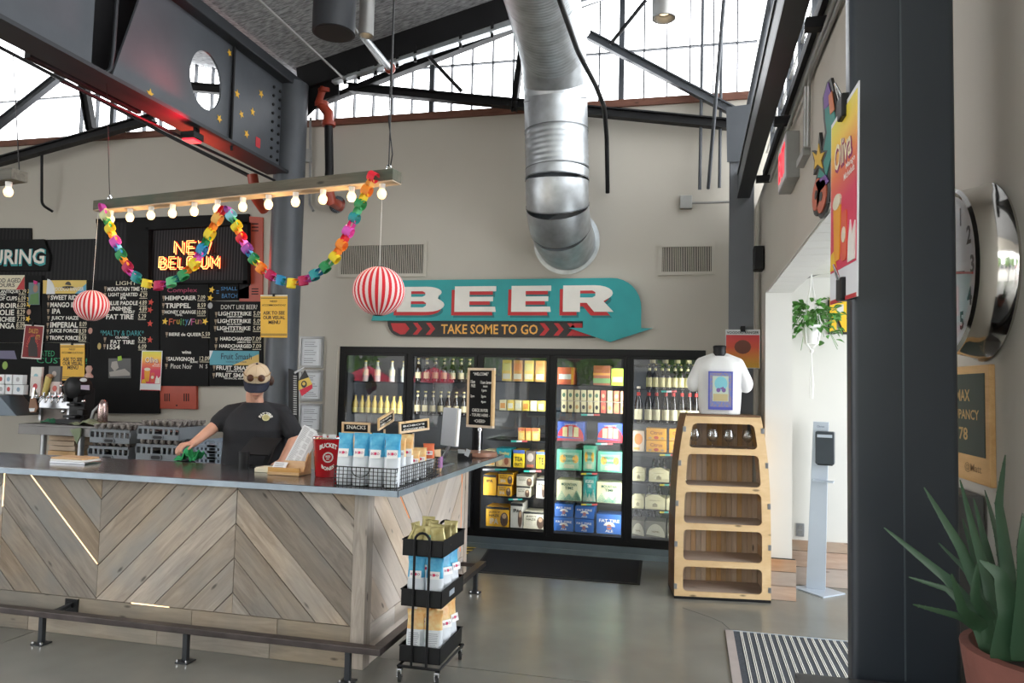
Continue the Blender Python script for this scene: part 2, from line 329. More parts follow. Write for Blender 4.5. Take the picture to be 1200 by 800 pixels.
# pixel -> world on a chosen real plane
def ray(x, y): return CR*((x-600)/FPX)-CU*((y-400)/FPX)+CF
def P(x, y, Y=None, X=None, Z=None):
    d = ray(x, y); o = Vector((0, 0, CAMH))
    t = Y/d.y if Y is not None else X/d.x if X is not None else (Z-CAMH)/d.z
    return o+d*t
def FW(Y): return Matrix(((1, 0, 0, 0), (0, 0, -1, Y), (0, 1, 0, 0), (0, 0, 0, 1)))           # facing the camera side, local x=X, y=Z, z toward -Y
def FX(X): return Matrix(((0, 0, -1, X), (-1, 0, 0, 0), (0, 1, 0, 0), (0, 0, 0, 1)))          # on the right wall, local x=-Y, y=Z, z toward -X
def w2(x, y, Y): p = P(x, y, Y=Y); return (p.x, p.z)
def x2(x, y, X): p = P(x, y, X=X); return (-p.y, p.z)
def pp(pts, Y, d, mb=None, mi=0, z0=0):
    """polygon given in photo pixels, standing on the plane Y, thickness d toward the room"""
    mb = mb or MB(); T = mb.T; mb.T = FW(Y); mb.prism([w2(x, y, Y) for x, y in pts], z0, z0+d, mi); mb.T = T; return mb
def px(pts, X, d, mb=None, mi=0, z0=0):
    mb = mb or MB(); T = mb.T; mb.T = FX(X); mb.prism([x2(x, y, X) for x, y in pts], z0, z0+d, mi); mb.T = T; return mb
def star(cx, cy, r, rot=0, inner=.45):
    return [(cx+(r if k % 2 == 0 else r*inner)*math.sin(rot+k*PI/5), cy+(r if k % 2 == 0 else r*inner)*math.cos(rot+k*PI/5)) for k in range(10)]
def disc(cx, cy, rx, ry=None, n=20, a0=0, a1=2*PI):
    ry = ry or rx; return [(cx+rx*math.cos(a0+(a1-a0)*k/n), cy+ry*math.sin(a0+(a1-a0)*k/n)) for k in range(n)]
def rrect(x0, y0, x1, y1, r, n=4):
    o = []
    for cx, cy, a in ((x1-r, y1-r, 0), (x0+r, y1-r, PI/2), (x0+r, y0+r, PI), (x1-r, y0+r, 1.5*PI)):
        for k in range(n+1): o.append((cx+r*math.cos(a+k*PI/2/n), cy+r*math.sin(a+k*PI/2/n)))
    return o
def clip_half(poly, a, b, c):     # keep a*x+b*y<=c
    o = []; n = len(poly)
    for i in range(n):
        p, q = poly[i], poly[(i+1) % n]; fp = a*p[0]+b*p[1]-c; fq = a*q[0]+b*q[1]-c
        if fp <= 0: o.append(p)
        if (fp < 0 < fq) or (fq < 0 < fp): t = fp/(fp-fq); o.append((p[0]+(q[0]-p[0])*t, p[1]+(q[1]-p[1])*t))
    return o

# ================================================================ THE SETTING
YW = 7.70; XR = .608; ZT = 4.63
def ceil_z(X): return 5.17+.244*abs(X+4.34)
# floor in sawn slabs over a dark sub-base
struct('floor', MB().box(-12, -4, -.2, 4, 8.8, -.02), M['darkgap'])
floor = bpy.data.objects['floor']
for (a, b) in ((-12, -4.238), (-4.230, 4)):
    for (c, d) in ((-4, 4.428), (4.436, 8.8)): MB().box(a, c, -.02, b, d, 0).build('slab', M['conc'], floor)
# back wall around the walk-in cooler
FL, FR_, FB, FT = -3.83, .14, 0.0, 2.10
mb = MB().box(-12, YW, 0, FL, 7.9, ZT).box(FR_, YW, 0, XR+.2, 7.9, ZT).box(FL, YW, FT, FR_, 7.9, ZT)
struct('wall_back', mb, M['wall'])
struct('wall_cooler', MB().box(FL-.12, 8.66, 0, FR_+.12, 8.78, 2.3).box(FL-.12, 7.9, 0, FL-.04, 8.66, 2.3).box(FR_+.04, 7.9, 0, FR_+.12, 8.66, 2.3).box(FL-.12, 7.9, 2.2, FR_+.12, 8.66, 2.3), M['wall'])
struct('trim_1', MB().box(-12, YW-.035, ZT, XR+.02, 7.9, ZT+.075), M['brownwood'])
# right wall: near part, header over the wide opening, far pier
OPZ = 2.549; ZR = 3.53
mb = MB().box(XR, -4, 0, XR+.2, 2.75, ZR).box(XR, 2.75, OPZ, XR+.2, 6.654, ZR).box(XR, 6.654, 0, XR+.2, YW, ZR)
struct('wall_right', mb, M['wall'])
mb = MB()                                                       # pale lining of the opening
mb.box(XR+.001, 6.648, 0, XR+.215, 6.654, OPZ).box(XR+.001, 2.75, OPZ-.006, XR+.215, 6.654, OPZ)
struct('trim_2', mb, M['farwall'])
for k in range(16): MB().box(XR+.01, 3.0+k*.225, OPZ-.014, XR+.212, 3.0+k*.225+.218, OPZ-.006).build('board', M['farwall'], bpy.data.objects['trim_2'])
# side room
struct('wall_side_room', MB().box(XR+.2, 7.2, 0, 3.6, 7.4, 3.0), M['farwall'])
struct('wall_side_room_right', MB().box(3.5, -1, 0, 3.7, 3.2, 3.0).box(3.5, 6.8, 0, 3.7, 7.2, 3.0).box(3.5, 3.2, 2.8, 3.7, 6.8, 3.0), M['farwall'])
zc = P(945, 324, Y=7.2).z
struct('ceiling_side_room', MB().box(XR+.2, -1, zc, 3.6, 7.2, zc+.12), M['farwall'])
c = bpy.data.objects['ceiling_side_room']
for k in range(26): MB().box(XR+.21, 2.8+k*.17, zc-.012, 3.5, 2.8+k*.17+.163, zc).build('board', M['farwall'], c)
struct('wall_side_room_near', MB().box(XR+.2, -1.1, 0, 3.6, -1, 3.0), M['farwall'])
# baseboards of stacked reddish boards
for (x0, y0, x1, y1, n) in ((XR-.002, 6.59, XR+.24, 6.648, 'baseboard_pier'), (XR+.24, 7.16, 3.5, 7.2, 'baseboard_side_room')):
    z = 0; b0 = struct(n, MB().box(x0+.004, y0+.02, 0, x1-.004, y1, .33), M['darkgap'])
    hz = [.115, .115, .10] if n.endswith('pier') else [.16, .14, .09]
    for i, h in enumerate(hz):
        MB().box(x0, y0+.001*i, z+.002, x1, y1-.001, z+h-.002).build('board', M['base'], b0, bevel=.002, mtx=Matrix.Translation((x0, y0, z))); z += h
# sloped ceiling (valley over the girder)
for nm, xa, xb in (('ceiling', -4.34, .9), ('ceiling_left', -12, -4.34)):
    mb = MB(); T = Matrix(((1, 0, 0, 0), (0, 0, -1, 7.9), (0, 1, 0, 0), (0, 0, 0, 1))); mb.T = T
    mb.prism([(xa, ceil_z(xa)), (xb, ceil_z(xb)), (xb, ceil_z(xb)+.15), (xa, ceil_z(xa)+.15)], 0, 11.9); struct(nm, mb, M['ceil'])
# far wall on the left, unseen; its wide opening is sized for the daylight it admits
struct('wall_left', MB().box(-12.2, -4, 0, -12, 7.9, .9).box(-12.2, -4, 5.2, -12, 7.9, 7.2).box(-12.2, 2.6, .9, -12, 7.9, 5.2), M['wall'])
struct('wall_front', MB().box(-12, -4.2, 3.9, 4, -4, 7.2).box(1.2, -4.2, 0, 4, -4, 3.9).box(-12, -4.2, 0, -10.2, -4, 3.9), M['wall'])
# gable clerestory: every pane a piece
win = struct('window_1', MB().box(-12, YW+.06, ZT+.075, XR+.02, YW+.10, ZT+.11), M['steelg'])
ZM = 5.26; pitch = .235; n0 = -31; x0w = -.275
def ptop(X): return min(ceil_z(X)-.02, 6.4)
muls = []
for k in range(n0, 4):
    xa = x0w+k*pitch; xb = xa+pitch
    if xb > .82: break
    mb = MB(); mb.T = FW(YW+.085); mb.prism([(xa+.007, ZT+.11), (xb-.007, ZT+.11), (xb-.007, ZM-.006), (xa+.007, ZM-.006)], 0, .008); mb.build('pane', M['wglass'], win)
    if ptop(xa) > ZM+.05 and ptop(xb) > ZM+.05:
        mb = MB(); mb.T = FW(YW+.085); mb.prism([(xa+.007, ZM+.006), (xb-.007, ZM+.006), (xb-.007, ptop(xb)), (xa+.007, ptop(xa))], 0, .008); mb.build('pane', M['wglass'], win)
    h = .028 if k % 9 == 7 else .007
    MB().box(xa-h, YW+.05, ZT+.11, xa+h, YW+.10, ptop(xa)).build('mullion', M['steelg'], win)
MB().box(-12, YW+.06, ZM-.007, XR+.02, YW+.10, ZM+.007).build('transom', M['steelg'], win)
# right clerestory above the right wall
w2_ = struct('window_2', MB().box(XR+.05, -1, ZR, XR+.15, 7.7, ZR+.05), M['blacksteel'])
for k in range(12):
    ya = 7.6-.6*k; MB().box(XR+.09, ya-.585, ZR+.05, XR+.10, ya, 6.0).build('pane', M['wglass'], w2_)
    MB().box(XR+.07, ya-.6, ZR+.05, XR+.12, ya-.585, 6.0).build('mullion', M['steelg'], w2_)
for k in range(9): MB().box(XR+.085, -1, 3.72+.16*k, XR+.105, 7.6, 3.727+.16*k).build('transom', M['conduit'], w2_)
struct('trim_3', MB().box(XR-.03, -1, ZR-.01, XR-.002, 6.6, ZR+.05), M['blacksteel'])

# ================================================================ STRUCTURAL STEEL
# round column
o = MB().lathe([(.168, 0), (.168, 4.93)], (-4.26, 7.2, 0), 32).build('round_column', M['steelg'], smooth=40, label='thick round grey steel column standing at the right end of the menu boards', cat='column')
# plate girder
GX = -4.30
g = thing('plate_girder', 'deep dark steel girder with a big oval hole and gold paper stars', 'girder', (GX, 3, 3.9))
hole = [w for w in disc(-5.775, 4.395, .225, .262, 28)]
mb = MB(); mb.T = Matrix(((0, 0, 1, GX-.01), (1, 0, 0, 0), (0, 1, 0, 0), (0, 0, 0, 1)))   # local x=Y, y=Z, z=X
hc = (5.777, 4.395)
def holepoly(outer, n=28):
    """web around an oval hole: fan of quads between the hole rim and the outline"""
    vs, fs = [], []
    for k in range(n):
        a = 2*PI*k/n; c_, s_ = math.cos(a), math.sin(a); hx, hy = hc[0]+.225*c_, hc[1]+.262*s_
        t = 1e9
        for i in range(len(outer)):
            (x1, y1), (x2_, y2_) = outer[i], outer[(i+1) % len(outer)]; ex, ey = x2_-x1, y2_-y1
            den = c_*ey-s_*ex
            if abs(den) < 1e-9: continue
            tt = ((x1-hc[0])*ey-(y1-hc[1])*ex)/den; uu = ((x1-hc[0])*s_-(y1-hc[1])*c_)/den
            if tt > 0 and -1e-6 <= uu <= 1+1e-6: t = min(t, tt)
        vs += [(hx, hy), (hc[0]+t*c_, hc[1]+t*s_)]
    return vs
q = [(5.25, 3.93), (6.2, 3.93), (6.2, 4.88), (5.25, 4.88)]; v2 = []
import itertools
angs = sorted(set([2*PI*k/28 for k in range(28)]+[math.atan2(y-hc[1], x-hc[0]) % (2*PI) for x, y in q]))
ring = []
for a in angs:
    c_, s_ = math.cos(a), math.sin(a); ts = []
    if c_ > 1e-6: ts.append((6.2-hc[0])/c_)
    if c_ < -1e-6: ts.append((5.25-hc[0])/c_)
    if s_ > 1e-6: ts.append((4.88-hc[1])/s_)
    if s_ < -1e-6: ts.append((3.93-hc[1])/s_)
    t = min(ts); ring.append(((hc[0]+.225*c_, hc[1]+.262*s_), (hc[0]+t*c_, hc[1]+t*s_)))
n = len(ring); vs = [(p[0], p[1], z) for z in (0, .02) for r_ in ring for p in r_]
fs = []
for i in range(n):
    j = (i+1) % n; a, b, c_, d = 2*i, 2*i+1, 2*j+1, 2*j
    fs += [(a, d, c_, b), (2*n+a, 2*n+b, 2*n+c_, 2*n+d), (a, 2*n+a, 2*n+d, d)]
mb.add(vs, fs)
mb.prism([(-1, 3.93), (4.47, 3.93), (4.47, 4.88), (-1, 4.88)], 0, .02)
mb.prism([(4.66, 3.93), (5.25, 3.93), (5.25, 4.88), (4.97, 4.88)], 0, .02)
mb.prism([(6.2, 3.93), (7.08, 3.93), (7.08, 4.88), (6.2, 4.88)], 0, .02)
mb.build('web', M['steelg'], g)
MB().box(GX-.14, -1, 3.90, GX+.12, 7.06, 3.93).build('bottom_flange', M['steel'], g)
MB().box(GX-.14, -1, 4.88, GX+.13, 7.3, 4.99).build('top_flange', M['steel'], g, bevel=.01)
MB().box(GX-.30, 4.2, 3.93, GX-.25, 5.3, 4.88).build('backing_plate', M['blacksteel'], g)
MB().box(GX+.01, 6.15, 3.93, GX+.03, 6.17, 4.88).build('stiffener', M['blacksteel'], g)
for (ya, yb) in ((6.87, 6.99),):
    for yy in (ya, yb):
        for k in range(9): MB().lathe([(.016, 0), (.016, .014), (.009, .02)], (GX+.01, yy, 4.03+.093*k), 6, ax=(1, 0, 0)).build('bolt', M['blacksteel'], g)
for i, (x, y, r_) in enumerate(((176, 110, .035), (257, 139, .032), (269, 62, .03), (278, 110, .035), (306, 110, .035), (283, 134, .032), (296, 131, .034), (289, 157, .034))):
    p = P(x, y, X=GX+.012); mb = MB(); mb.T = Matrix(((0, 0, 1, GX+.011), (1, 0, 0, 0), (0, 1, 0, 0), (0, 0, 0, 1))); mb.prism(star(p.y, p.z, r_*1.25, i*.4), 0, .003)
    mb.build('paper_star', M['yellow'], g, label='small gold paper star')
mb = MB(); mb.T = Matrix(((0, 0, 1, GX+.011), (1, 0, 0, 0), (0, 1, 0, 0), (0, 0, 0, 1))); p = P(301, 167, X=GX); mb.prism(rrect(p.y-.04, p.z-.05, p.y+.04, p.z+.05, .005), 0, .003); mb.build('tag', flat((.5, .03, .04)), g, label='small red paper square')
# conduits on the girder
def conduit(name, pts, r, m, label, cat='conduit', seg=8, group=None, round_=True):
    pts = [Vector(p) for p in pts]; out = []
    for i, p in enumerate(pts):
        if round_ and 0 < i < len(pts)-1:
            a = (pts[i-1]-p); b = (pts[i+1]-p); k = min(a.length, b.length, r*7)*.5
            for t in (0, .25, .5, .75, 1):
                out.append((p+a.normalized()*k)*(1-t)**2+p*2*t*(1-t)+(p+b.normalized()*k)*t*t)
        else: out.append(p)
    return MB().tube(out, r, seg).build(name, m, smooth=50, label=label, cat=cat, group=group)
conduit('electrical_conduit', [(GX+.04, 6.13, 4.86), (GX+.05, 6.13, 3.93), (GX+.06, 6.13, 3.86)], .013, M['blacksteel'], 'thin black conduit running straight down the girder web beside its oval hole')
a = [P(137, 0, X=GX+.05), P(133, 60, X=GX+.05), P(129, 84, X=GX+.05), P(112, 85, X=GX+.05)]
conduit('electrical_conduit', a, .014, M['steel'], 'bent conduit at the dark gap in the girder web')
conduit('electrical_conduit', [(GX-.18, 4.4, 3.84), (GX+.02, 6.95, 3.80)], .014, M['blacksteel'], 'long black conduit slung under the girder beside the red lamp')
# red lamp under the girder
lp = P(225, 163, X=GX-.0)
lm = thing('red_flood_light', 'small black flood light glowing red under the girder', 'light', (GX, lp.y, 3.9))
MB().box(GX-.07, lp.y-.07, 3.80, GX+.07, lp.y+.07, 3.86).build('housing', M['black'], lm, bevel=.006)
MB().box(GX-.055, lp.y-.055, 3.785, GX+.055, lp.y+.055, 3.80).build('lens', mat('red_lens', (.6, .01, .02), .3, emit=(1, .02, .04), estr=3), lm)
MB().box(GX+.03, lp.y-.03, 3.86, GX+.05, lp.y+.03, 3.9).build('bracket', M['black'], lm)
l = bpy.data.lights.new('red_light', 'SPOT'); l.energy = 60; l.color = (1, .01, .03); l.spot_size = 2.6; l.spot_blend = 1; l.shadow_soft_size = .03
lo = bpy.data.objects.new('red_light', l); COL.objects.link(lo); lo.location = (GX+.20, lp.y-.25, 3.78); lo.rotation_euler = (Vector((GX-.02, lp.y-.5, 3.92))-lo.location).to_track_quat('-Z', 'Y').to_euler()
# black gusset at the column head
pp([(353, 84), (398, 74), (398, 112), (380, 118), (354, 143)], 7.42, .03).build('gusset_plate', M['blacksteel'], label='black steel gusset plate at the head of the round column', cat='steel plate')
# trusses along the gable
def member(name, a, b, wd, ht, Y, label, m=None, cat='steel beam'):
    p, q = P(*a, Y=Y), P(*b, Y=Y); m = m or M['blacksteel']; t = thing(name, label, cat, (p.x, p.y, min(p.z, q.z)))
    MB().bar(p, q, wd, ht*.18, (0, -.0001, 1)).build('web', m, t) if False else None
    d = (q-p).normalized(); up = d.cross(Vector((0, 1, 0))).normalized()
    for s_ in (-1, 1): MB().bar(p+up*s_*ht*.42, q+up*s_*ht*.42, wd, ht*.16, up).build('flange', m, t)
    MB().bar(p, q, wd*.3, ht*.8, up).build('web', m, t); return t
member('truss_chord', (-40, 200), (181, 138), .10, .10, 7.45, 'dark steel truss chord rising to the girder at the far left')
member('truss_chord', (408, 103), (878, 148), .10, .095, 7.55, 'long dark truss chord crossing the gable behind the silver duct')
member('truss_brace', (-10, 152), (72, 87), .08, .09, 7.45, 'diagonal truss brace across the left window', M['steelg'])
member('truss_brace', (97, 94), (107, 152), .08, .10, 7.45, 'short upright truss post in the left window')
member('truss_brace', (690, 41), (866, 134), .08, .085, 7.55, 'diagonal truss brace right of the silver duct', M['steelg'])
member('truss_brace', (613, 45), (602, 130), .08, .06, 7.53, 'short truss post just left of the silver duct')
member('truss_brace', (180, 98), (345, 113), .08, .10, 7.5, 'dark truss member glimpsed through the oval hole of the girder')
rake('rake_beam', [(345, 100), (200, 42), (200, 12), (345, 72)], 7.45, .12, M['blacksteel'], 'black rake beam behind the girder left of the round column') if False else None
conduit('tie_rod', [P(502, 66, Y=7.4), P(541, 107, Y=7.5)], .02, M['blacksteel'], 'short black rod hanging from the rake beam to the truss chord', 'rod')
conduit('tie_rod', [P(-5, 53, Y=7.0), P(200, 160, Y=7.3), P(300, 210, Y=7.4)], .022, M['blacksteel'], 'long dark tie rod crossing below the girder on the left', 'rod')
conduit('tie_rod', [P(757, 0, Y=7.3), P(715, 52, Y=7.4)], .02, M['blacksteel'], 'slanting dark rod at the top right of the silver duct', 'rod')
conduit('drain_pipe', [P(49, 178, Y=7.5), P(49, 240, Y=7.55), P(62, 248, Y=7.66)], .016, M['blacksteel'], 'thin black pipe hooked down the wall below the left truss chord', 'pipe')
# rake beams and trough under the ceiling edge
def rake(name, pts, Y, d, m, label, cat='steel beam'): return pp(pts, Y, d).build(name, m, label=label, cat=cat)
rake('rake_beam', [(353, 80), (720, -45), (760, -45), (760, -20), (600, 28), (392, 98), (356, 110)], 7.45, .12, M['blacksteel'], 'black rake beam tight under the sloping ceiling edge')
rake('rake_beam', [(360, 132), (610, 36), (770, -22), (770, -38), (610, 24), (398, 112), (362, 122)], 7.62, .10, M['blacksteel'], 'lower black rake beam above the gable window panes')
tr = thing('cable_trough', 'galvanized cable trough running up along the rake beam', 'trough', tuple(P(500, 70, Y=7.30)))
pp([(392, 97), (600, 31), (740, -14), (740, -24), (600, 20), (392, 86)], 7.36, .012).build('tray', M['galv'], tr)
pp([(393, 97.5), (600, 32), (740, -13), (740, -11), (600, 34.5), (393, 100)], 7.36, .09).build('lip', M['galv'], tr)
for x, y in ((405, 93), (421, 88), (441, 82), (466, 74), (487, 67), (540, 51), (577, 39)): pp([(x-1.5, y-13), (x+1.5, y-13), (x+1.5, y+6), (x-1.5, y+6)], 7.34, .02).build('strap', M['blacksteel'], tr)
# right corner column, gusset and eave beam
c = thing('corner_column', 'grey wide steel column in the right back corner behind the shelf', 'column', (.43, 7.08, 0))
MB().box(.33, 7.0, 0, .54, 7.015, 3.98).box(.33, 7.15, 0, .54, 7.165, 3.98).box(.425, 7.015, 0, .445, 7.15, 3.98).build('shaft', M['steell'], c)
pp([(851, 126), (884, 122), (884, 190), (852, 190)], 6.985, .012).build('gusset_plate', M['steelg'], c)
e = thing('eave_beam', 'heavy dark steel eave beam running toward the viewer above the opening', 'steel beam', (.43, 4, 3.3))
MB().box(.392, 1.0, 3.45, .502, 6.99, 3.48).build('bottom_flange', M['steel'], e); MB().box(.402, 1.0, 3.48, .425, 6.99, 3.67).build('web', M['steelg'], e)
MB().box(.392, 1.0, 3.67, .502, 6.99, 3.695).build('top_flange', M['steel'], e)
for i, (x, y) in enumerate(((895, 209), (919, 141), (960, 27))):
    p = P(x, y, X=.56); MB().box(.50, p.y-.03, p.z-.03, .607, p.y+.03, p.z+.02).build('beam_bracket', M['blacksteel'], label=('lowest', 'middle', 'topmost')[i]+' black bracket between the eave beam and the right wall', cat='bracket')
p = P(889, 304, X=.56); MB().box(.515, p.y-.07, p.z-.10, .60, p.y+.07, p.z+.11).build('speaker_box', M['black'], bevel=.01, label='small black box mounted beside the right corner column', cat='box')
conduit('tie_rod', [P(905, -10, Y=7.0), P(875, 140, Y=7.4)], .03, M['steelg'], 'slender steel pipe leaning in the right window by the eave beam', 'rod')
# conduit rods dropping to the wall
for i, (a, b, r_, m_, t_) in enumerate((((824, -10, 7.5), (820, 222, 7.6), .016, 'steelg', 'left'), ((850, -20, 6.6), (830, 221, 7.6), .018, 'steelg', 'slanted middle'), ((846, 20, 7.5), (843, 220, 7.6), .016, 'steelg', 'right'))):
    conduit('electrical_conduit', [P(a[0], a[1], Y=a[2]), P(b[0], b[1], Y=b[2])], r_, M[m_], t_+' one of the three steel conduits dropping down the wall right of the duct')
jb = thing('junction_box', 'pale square junction box with a short conduit on the wall right of the duct', 'junction box', tuple(P(804, 245, Y=7.66)))
pp([(797, 230), (811, 230), (811, 245), (797, 245)], YW, .05).build('box', M['conduit'], jb, bevel=.004)
MB().tube([P(811, 238, Y=7.67), P(856, 236.5, Y=7.6)], .012).build('pipe', M['conduit'], jb, smooth=40)
cd = thing('junction_box', 'pale conduit with a small box on the wall just right of the round column', 'junction box', tuple(P(361, 240, Y=7.66)))
pp([(357, 176), (366, 176), (366, 191), (357, 191)], YW, .06).build('box', M['conduit'], cd, bevel=.004)
MB().tube([P(364, 138, Y=7.67), P(363, 240, Y=7.67), P(367, 247, Y=7.62)], .016).build('pipe', M['conduit'], cd, smooth=40)
# thick cable dropping in front of the duct
conduit('hanging_cable', [P(650, -20, Y=5.0), P(656, 0, Y=5.2), P(677, 60, Y=6.0), P(698, 100, Y=6.5), P(708, 125, Y=6.9), P(711, 160, Y=7.3), P(712, 226, Y=7.62)], .022, M['black'], 'thick black cable dropping in front of the silver duct', 'cable', 10)
# ceiling conduits
conduit('ceiling_conduit', [P(299, -4, Y=5.35), P(402, 91, Y=7.28)], .013, M['conduit'], 'thin pale conduit running along the dark ceiling near the girder')
cp = conduit('sprinkler_pipe', [P(425, 42, Y=6.3), P(457, 80, Y=7.25)], .035, M['galv'], 'short silver sprinkler pipe with a red fitting under the ceiling', 'pipe')
MB().ball(P(457, 80, Y=7.25), .06).build('fitting', M['pipe'], cp, smooth=60, label='red pipe fitting')
conduit('ceiling_conduit', [P(415, 32, Y=6.2), P(446, 75, Y=7.25)], .012, M['conduit'], 'thin pale conduit beside the silver sprinkler pipe')
# red sprinkler riser
rs = thing('sprinkler_riser', 'red and black sprinkler riser pipe right of the round column', 'pipe', tuple(P(386, 245, Y=7.5)))
pts = [P(x, y, Y=7.42) for x, y in ((381, 103), (375, 120), (385, 133), (385, 148))]
MB().tube(pts, [.055, .06, .06, .06], 12).build('elbow', M['pipe'], rs, smooth=50)
for (x, y) in ((381, 107), (377, 122), (385, 145)): MB().tube([P(x, y-2, Y=7.42), P(x, y+2.5, Y=7.42)], .078, 12).build('coupling', M['pipe'], rs, smooth=40)
MB().tube([P(385, 146, Y=7.42), P(386, 200, Y=7.42), P(384, 224, Y=7.42)], .048, 12).build('riser', M['black'], rs, smooth=50)
MB().tube([P(384, 222, Y=7.42), P(388, 236, Y=7.45), P(396, 240, Y=7.69)], .062, 12).build('elbow', M['pipe'], rs, smooth=50)
MB().lathe([(.10, 0), (.10, .02)], P(396, 240, Y=7.69), 16, ax=(0, -1, 0)).build('escutcheon', M['chrome'], rs, smooth=40)
MB().tube([P(296, 205, Y=7.4), P(300, 232, Y=7.42), P(310, 246, Y=7.6)], .06, 12).build('pipe_elbow', M['pipe'], smooth=50, label='red iron pipe elbow left of the round column behind the bulb beam', cat='pipe')

# ================================================================ DUCT
DR = .305
V_ = lambda *a: Vector(a)
cw = P(664, 283, Y=7.695); cb0 = P(653, 200, Y=7.05); eb = []
E0 = V_(cw.x, cw.y, cw.z); E1 = V_(cw.x-.005, 7.08, cw.z+.02); E2 = V_(cb0.x, 7.05, cb0.z-.10)
for k in range(11): t = k/10; eb.append(E0*(1-t)**2+E1*2*t*(1-t)*1.0+E2*t*t)
up = [E2, cb0, P(652, 155, Y=7.05), P(651, 118, Y=7.04), P(650, 95, Y=6.98), P(648, 62, Y=6.74), P(640, 20, Y=6.15), P(634, -10, Y=5.75), P(612, -110, Y=4.5)]
dt = thing('spiral_duct', 'huge silver spiral ventilation duct bending down into the back wall', 'duct', tuple(P(664, 318, Y=7.4)))
def resample(pts, n):
    d = [0]
    for a, b in zip(pts, pts[1:]): d.append(d[-1]+(b-a).length)
    o = []
    for i in range(n):
        t = d[-1]*i/(n-1); k = 0
        while k < len(d)-2 and d[k+1] < t: k += 1
        o.append(pts[k].lerp(pts[k+1], (t-d[k])/max(d[k+1]-d[k], 1e-9)))
    return o
parts_ = [(eb[:5], 0), (eb[4:8], 0), (eb[7:], 0), (up[0:2], 0), (up[1:3], 1), (up[2:4], 0), (up[3:5], 0), (up[4:6], 0), (up[5:], 1)]
for i, (pts, ribs) in enumerate(parts_):
    if ribs:
        L0 = sum((b-a).length for a, b in zip(pts, pts[1:])); n = int(L0/.0125); pts = resample(pts, n)
        rs_ = [DR+(.004 if k % 4 == 2 else .0) for k in range(n)]
    else: pts = resample(pts, 8); rs_ = [DR+(.003 if i % 2 else 0)]*8
    MB().tube(pts, rs_, 56, caps=False).build('duct_section', M['galv'], dt, smooth=35)
    MB().tube([pts[0], pts[0]+(pts[1]-pts[0]).normalized()*.010], DR+.008, 56, caps=False).build('seam_ring', M['galvseam'], dt, smooth=30)
MB().lathe([(DR+.045, 0), (DR+.045, .012), (DR, .014)], P(664, 283, Y=7.70), 40, ax=(0, -1, 0)).build('wall_collar', M['galv'], dt, smooth=30)
# ceiling drum fixtures
def downlight(x, y, Y, r, h, m, name, label, lit=False):
    p = P(x, y, Y=Y); t = thing(name, label, 'light', tuple(p))
    MB().lathe([(r, 0), (r, h)], p, 28).build('cylinder', m, t, smooth=40) if not lit else MB().lathe([(r*.8, .05), (r*.86, 0), (r, 0), (r, h)], p, 28, cap=False).build('cylinder', m, t, smooth=40)
    if lit: MB().ball(p+Vector((0, 0, .06)), (r*.6, r*.6, r*.3)).build('bulb', mat('warm_bulb', (.9, .7, .5), .4, emit=(1, .75, .45), estr=2), t, smooth=60); MB().lathe([(r*.8, .05), (.001, .07)], p, 20, cap=False).build('reflector', M['chrome'], t, smooth=50)
    else: MB().lathe([(r*.9, -.004), (r*.9, .002)], p, 28).build('grille', M['black'], t, smooth=40)
    MB().tube([p+Vector((0, 0, h)), Vector((p.x, p.y, ceil_z(p.x)))], .012).build('stem', M['black'], t); return t
downlight(391, 39, 5.2, .165, .75, M['steel'], 'pendant_drum', 'big black cylindrical drum hanging from the ceiling')
downlight(429, 42, 5.6, .062, .42, M['conduit'], 'downlight', 'slim pale cylindrical downlight beside the big black drum', True)
downlight(778, 22, 5.6, .088, .5, M['conduit'], 'downlight', 'grey cylindrical downlight hanging right of the silver duct', True)

# ================================================================ ON THE BACK WALL
def vent(pts, label, n):
    (x0, z1), (x1, z0) = w2(*pts[0], YW), w2(*pts[1], YW); t = thing('wall_vent', label, 'vent', ((x0+x1)/2, YW, z0)); T = FW(YW)
    MB(T).box(x0+.03, z0+.03, .001, x1-.03, z1-.03, .004).build('backing', M['darkgap'], t)
    for a in ((x0, z0, x1, z0+.035), (x0, z1-.035, x1, z1), (x0, z0+.035, x0+.035, z1-.035), (x1-.035, z0+.035, x1, z1-.035)): MB(T).box(a[0], a[1], .001, a[2], a[3], .018).build('frame', M['wall'], t)
    base = None
    for k in range(n):
        x = x0+.045+(x1-x0-.09)*k/(n-1)
        if base is None: base = MB(T).box(x-.004, z0+.035, .003, x+.004, z1-.035, .013).build('slat', M['wall'], t); bx = x
        else: c = base.copy(); COL.objects.link(c); c.location = base.location+Vector((x-bx, 0, 0))
vent(((397, 285), (500, 324)), 'wide wall vent with upright slats left of the duct above the teal sign', 46)
vent(((772, 286), (838, 322)), 'smaller square wall vent with upright slats right of the duct', 27)
# BEER sign
sx0, sx1 = -3.30, -.498; SY = YW
s = thing('beer_sign', 'teal arrow shaped sign reading BEER in cream letters with red shadows', 'sign', (-1.9, YW, 2.17))
T = FW(YW)
bb = [(-3.46, 2.385), (-.98, 2.385)]
out = [(-3.42, 2.39), (-3.20, 2.44), (-3.30, 2.83), (-.80, 2.83)]+[(-.80+.30*math.sin(a), 2.53+.30*math.cos(a)) for a in [PI/2*k/8 for k in range(1, 9)]]+[(-.498, 2.315), (-.385, 2.315), (-.81, 2.172), (-1.24, 2.315), (-1.09, 2.315), (-1.09, 2.385), (-3.42, 2.385)]
out = [(-3.44, 2.385), (-3.32, 2.83), (-.80, 2.83)]+out[4:-1]
MB(T).prism(out, .03, .06).build('teal_panel', M['teal'], s)
low = [(-1.02, 2.385), (-3.26, 2.385)]+[(-3.10-.16*math.cos(a), 2.375-.16*math.sin(a)) for a in [PI/2*k/6 for k in range(0, 7)]]+[(-.96, 2.215)]
MB(T).prism(low, .012, .03).build('black_panel', M['signblack'], s)
ring_o = out
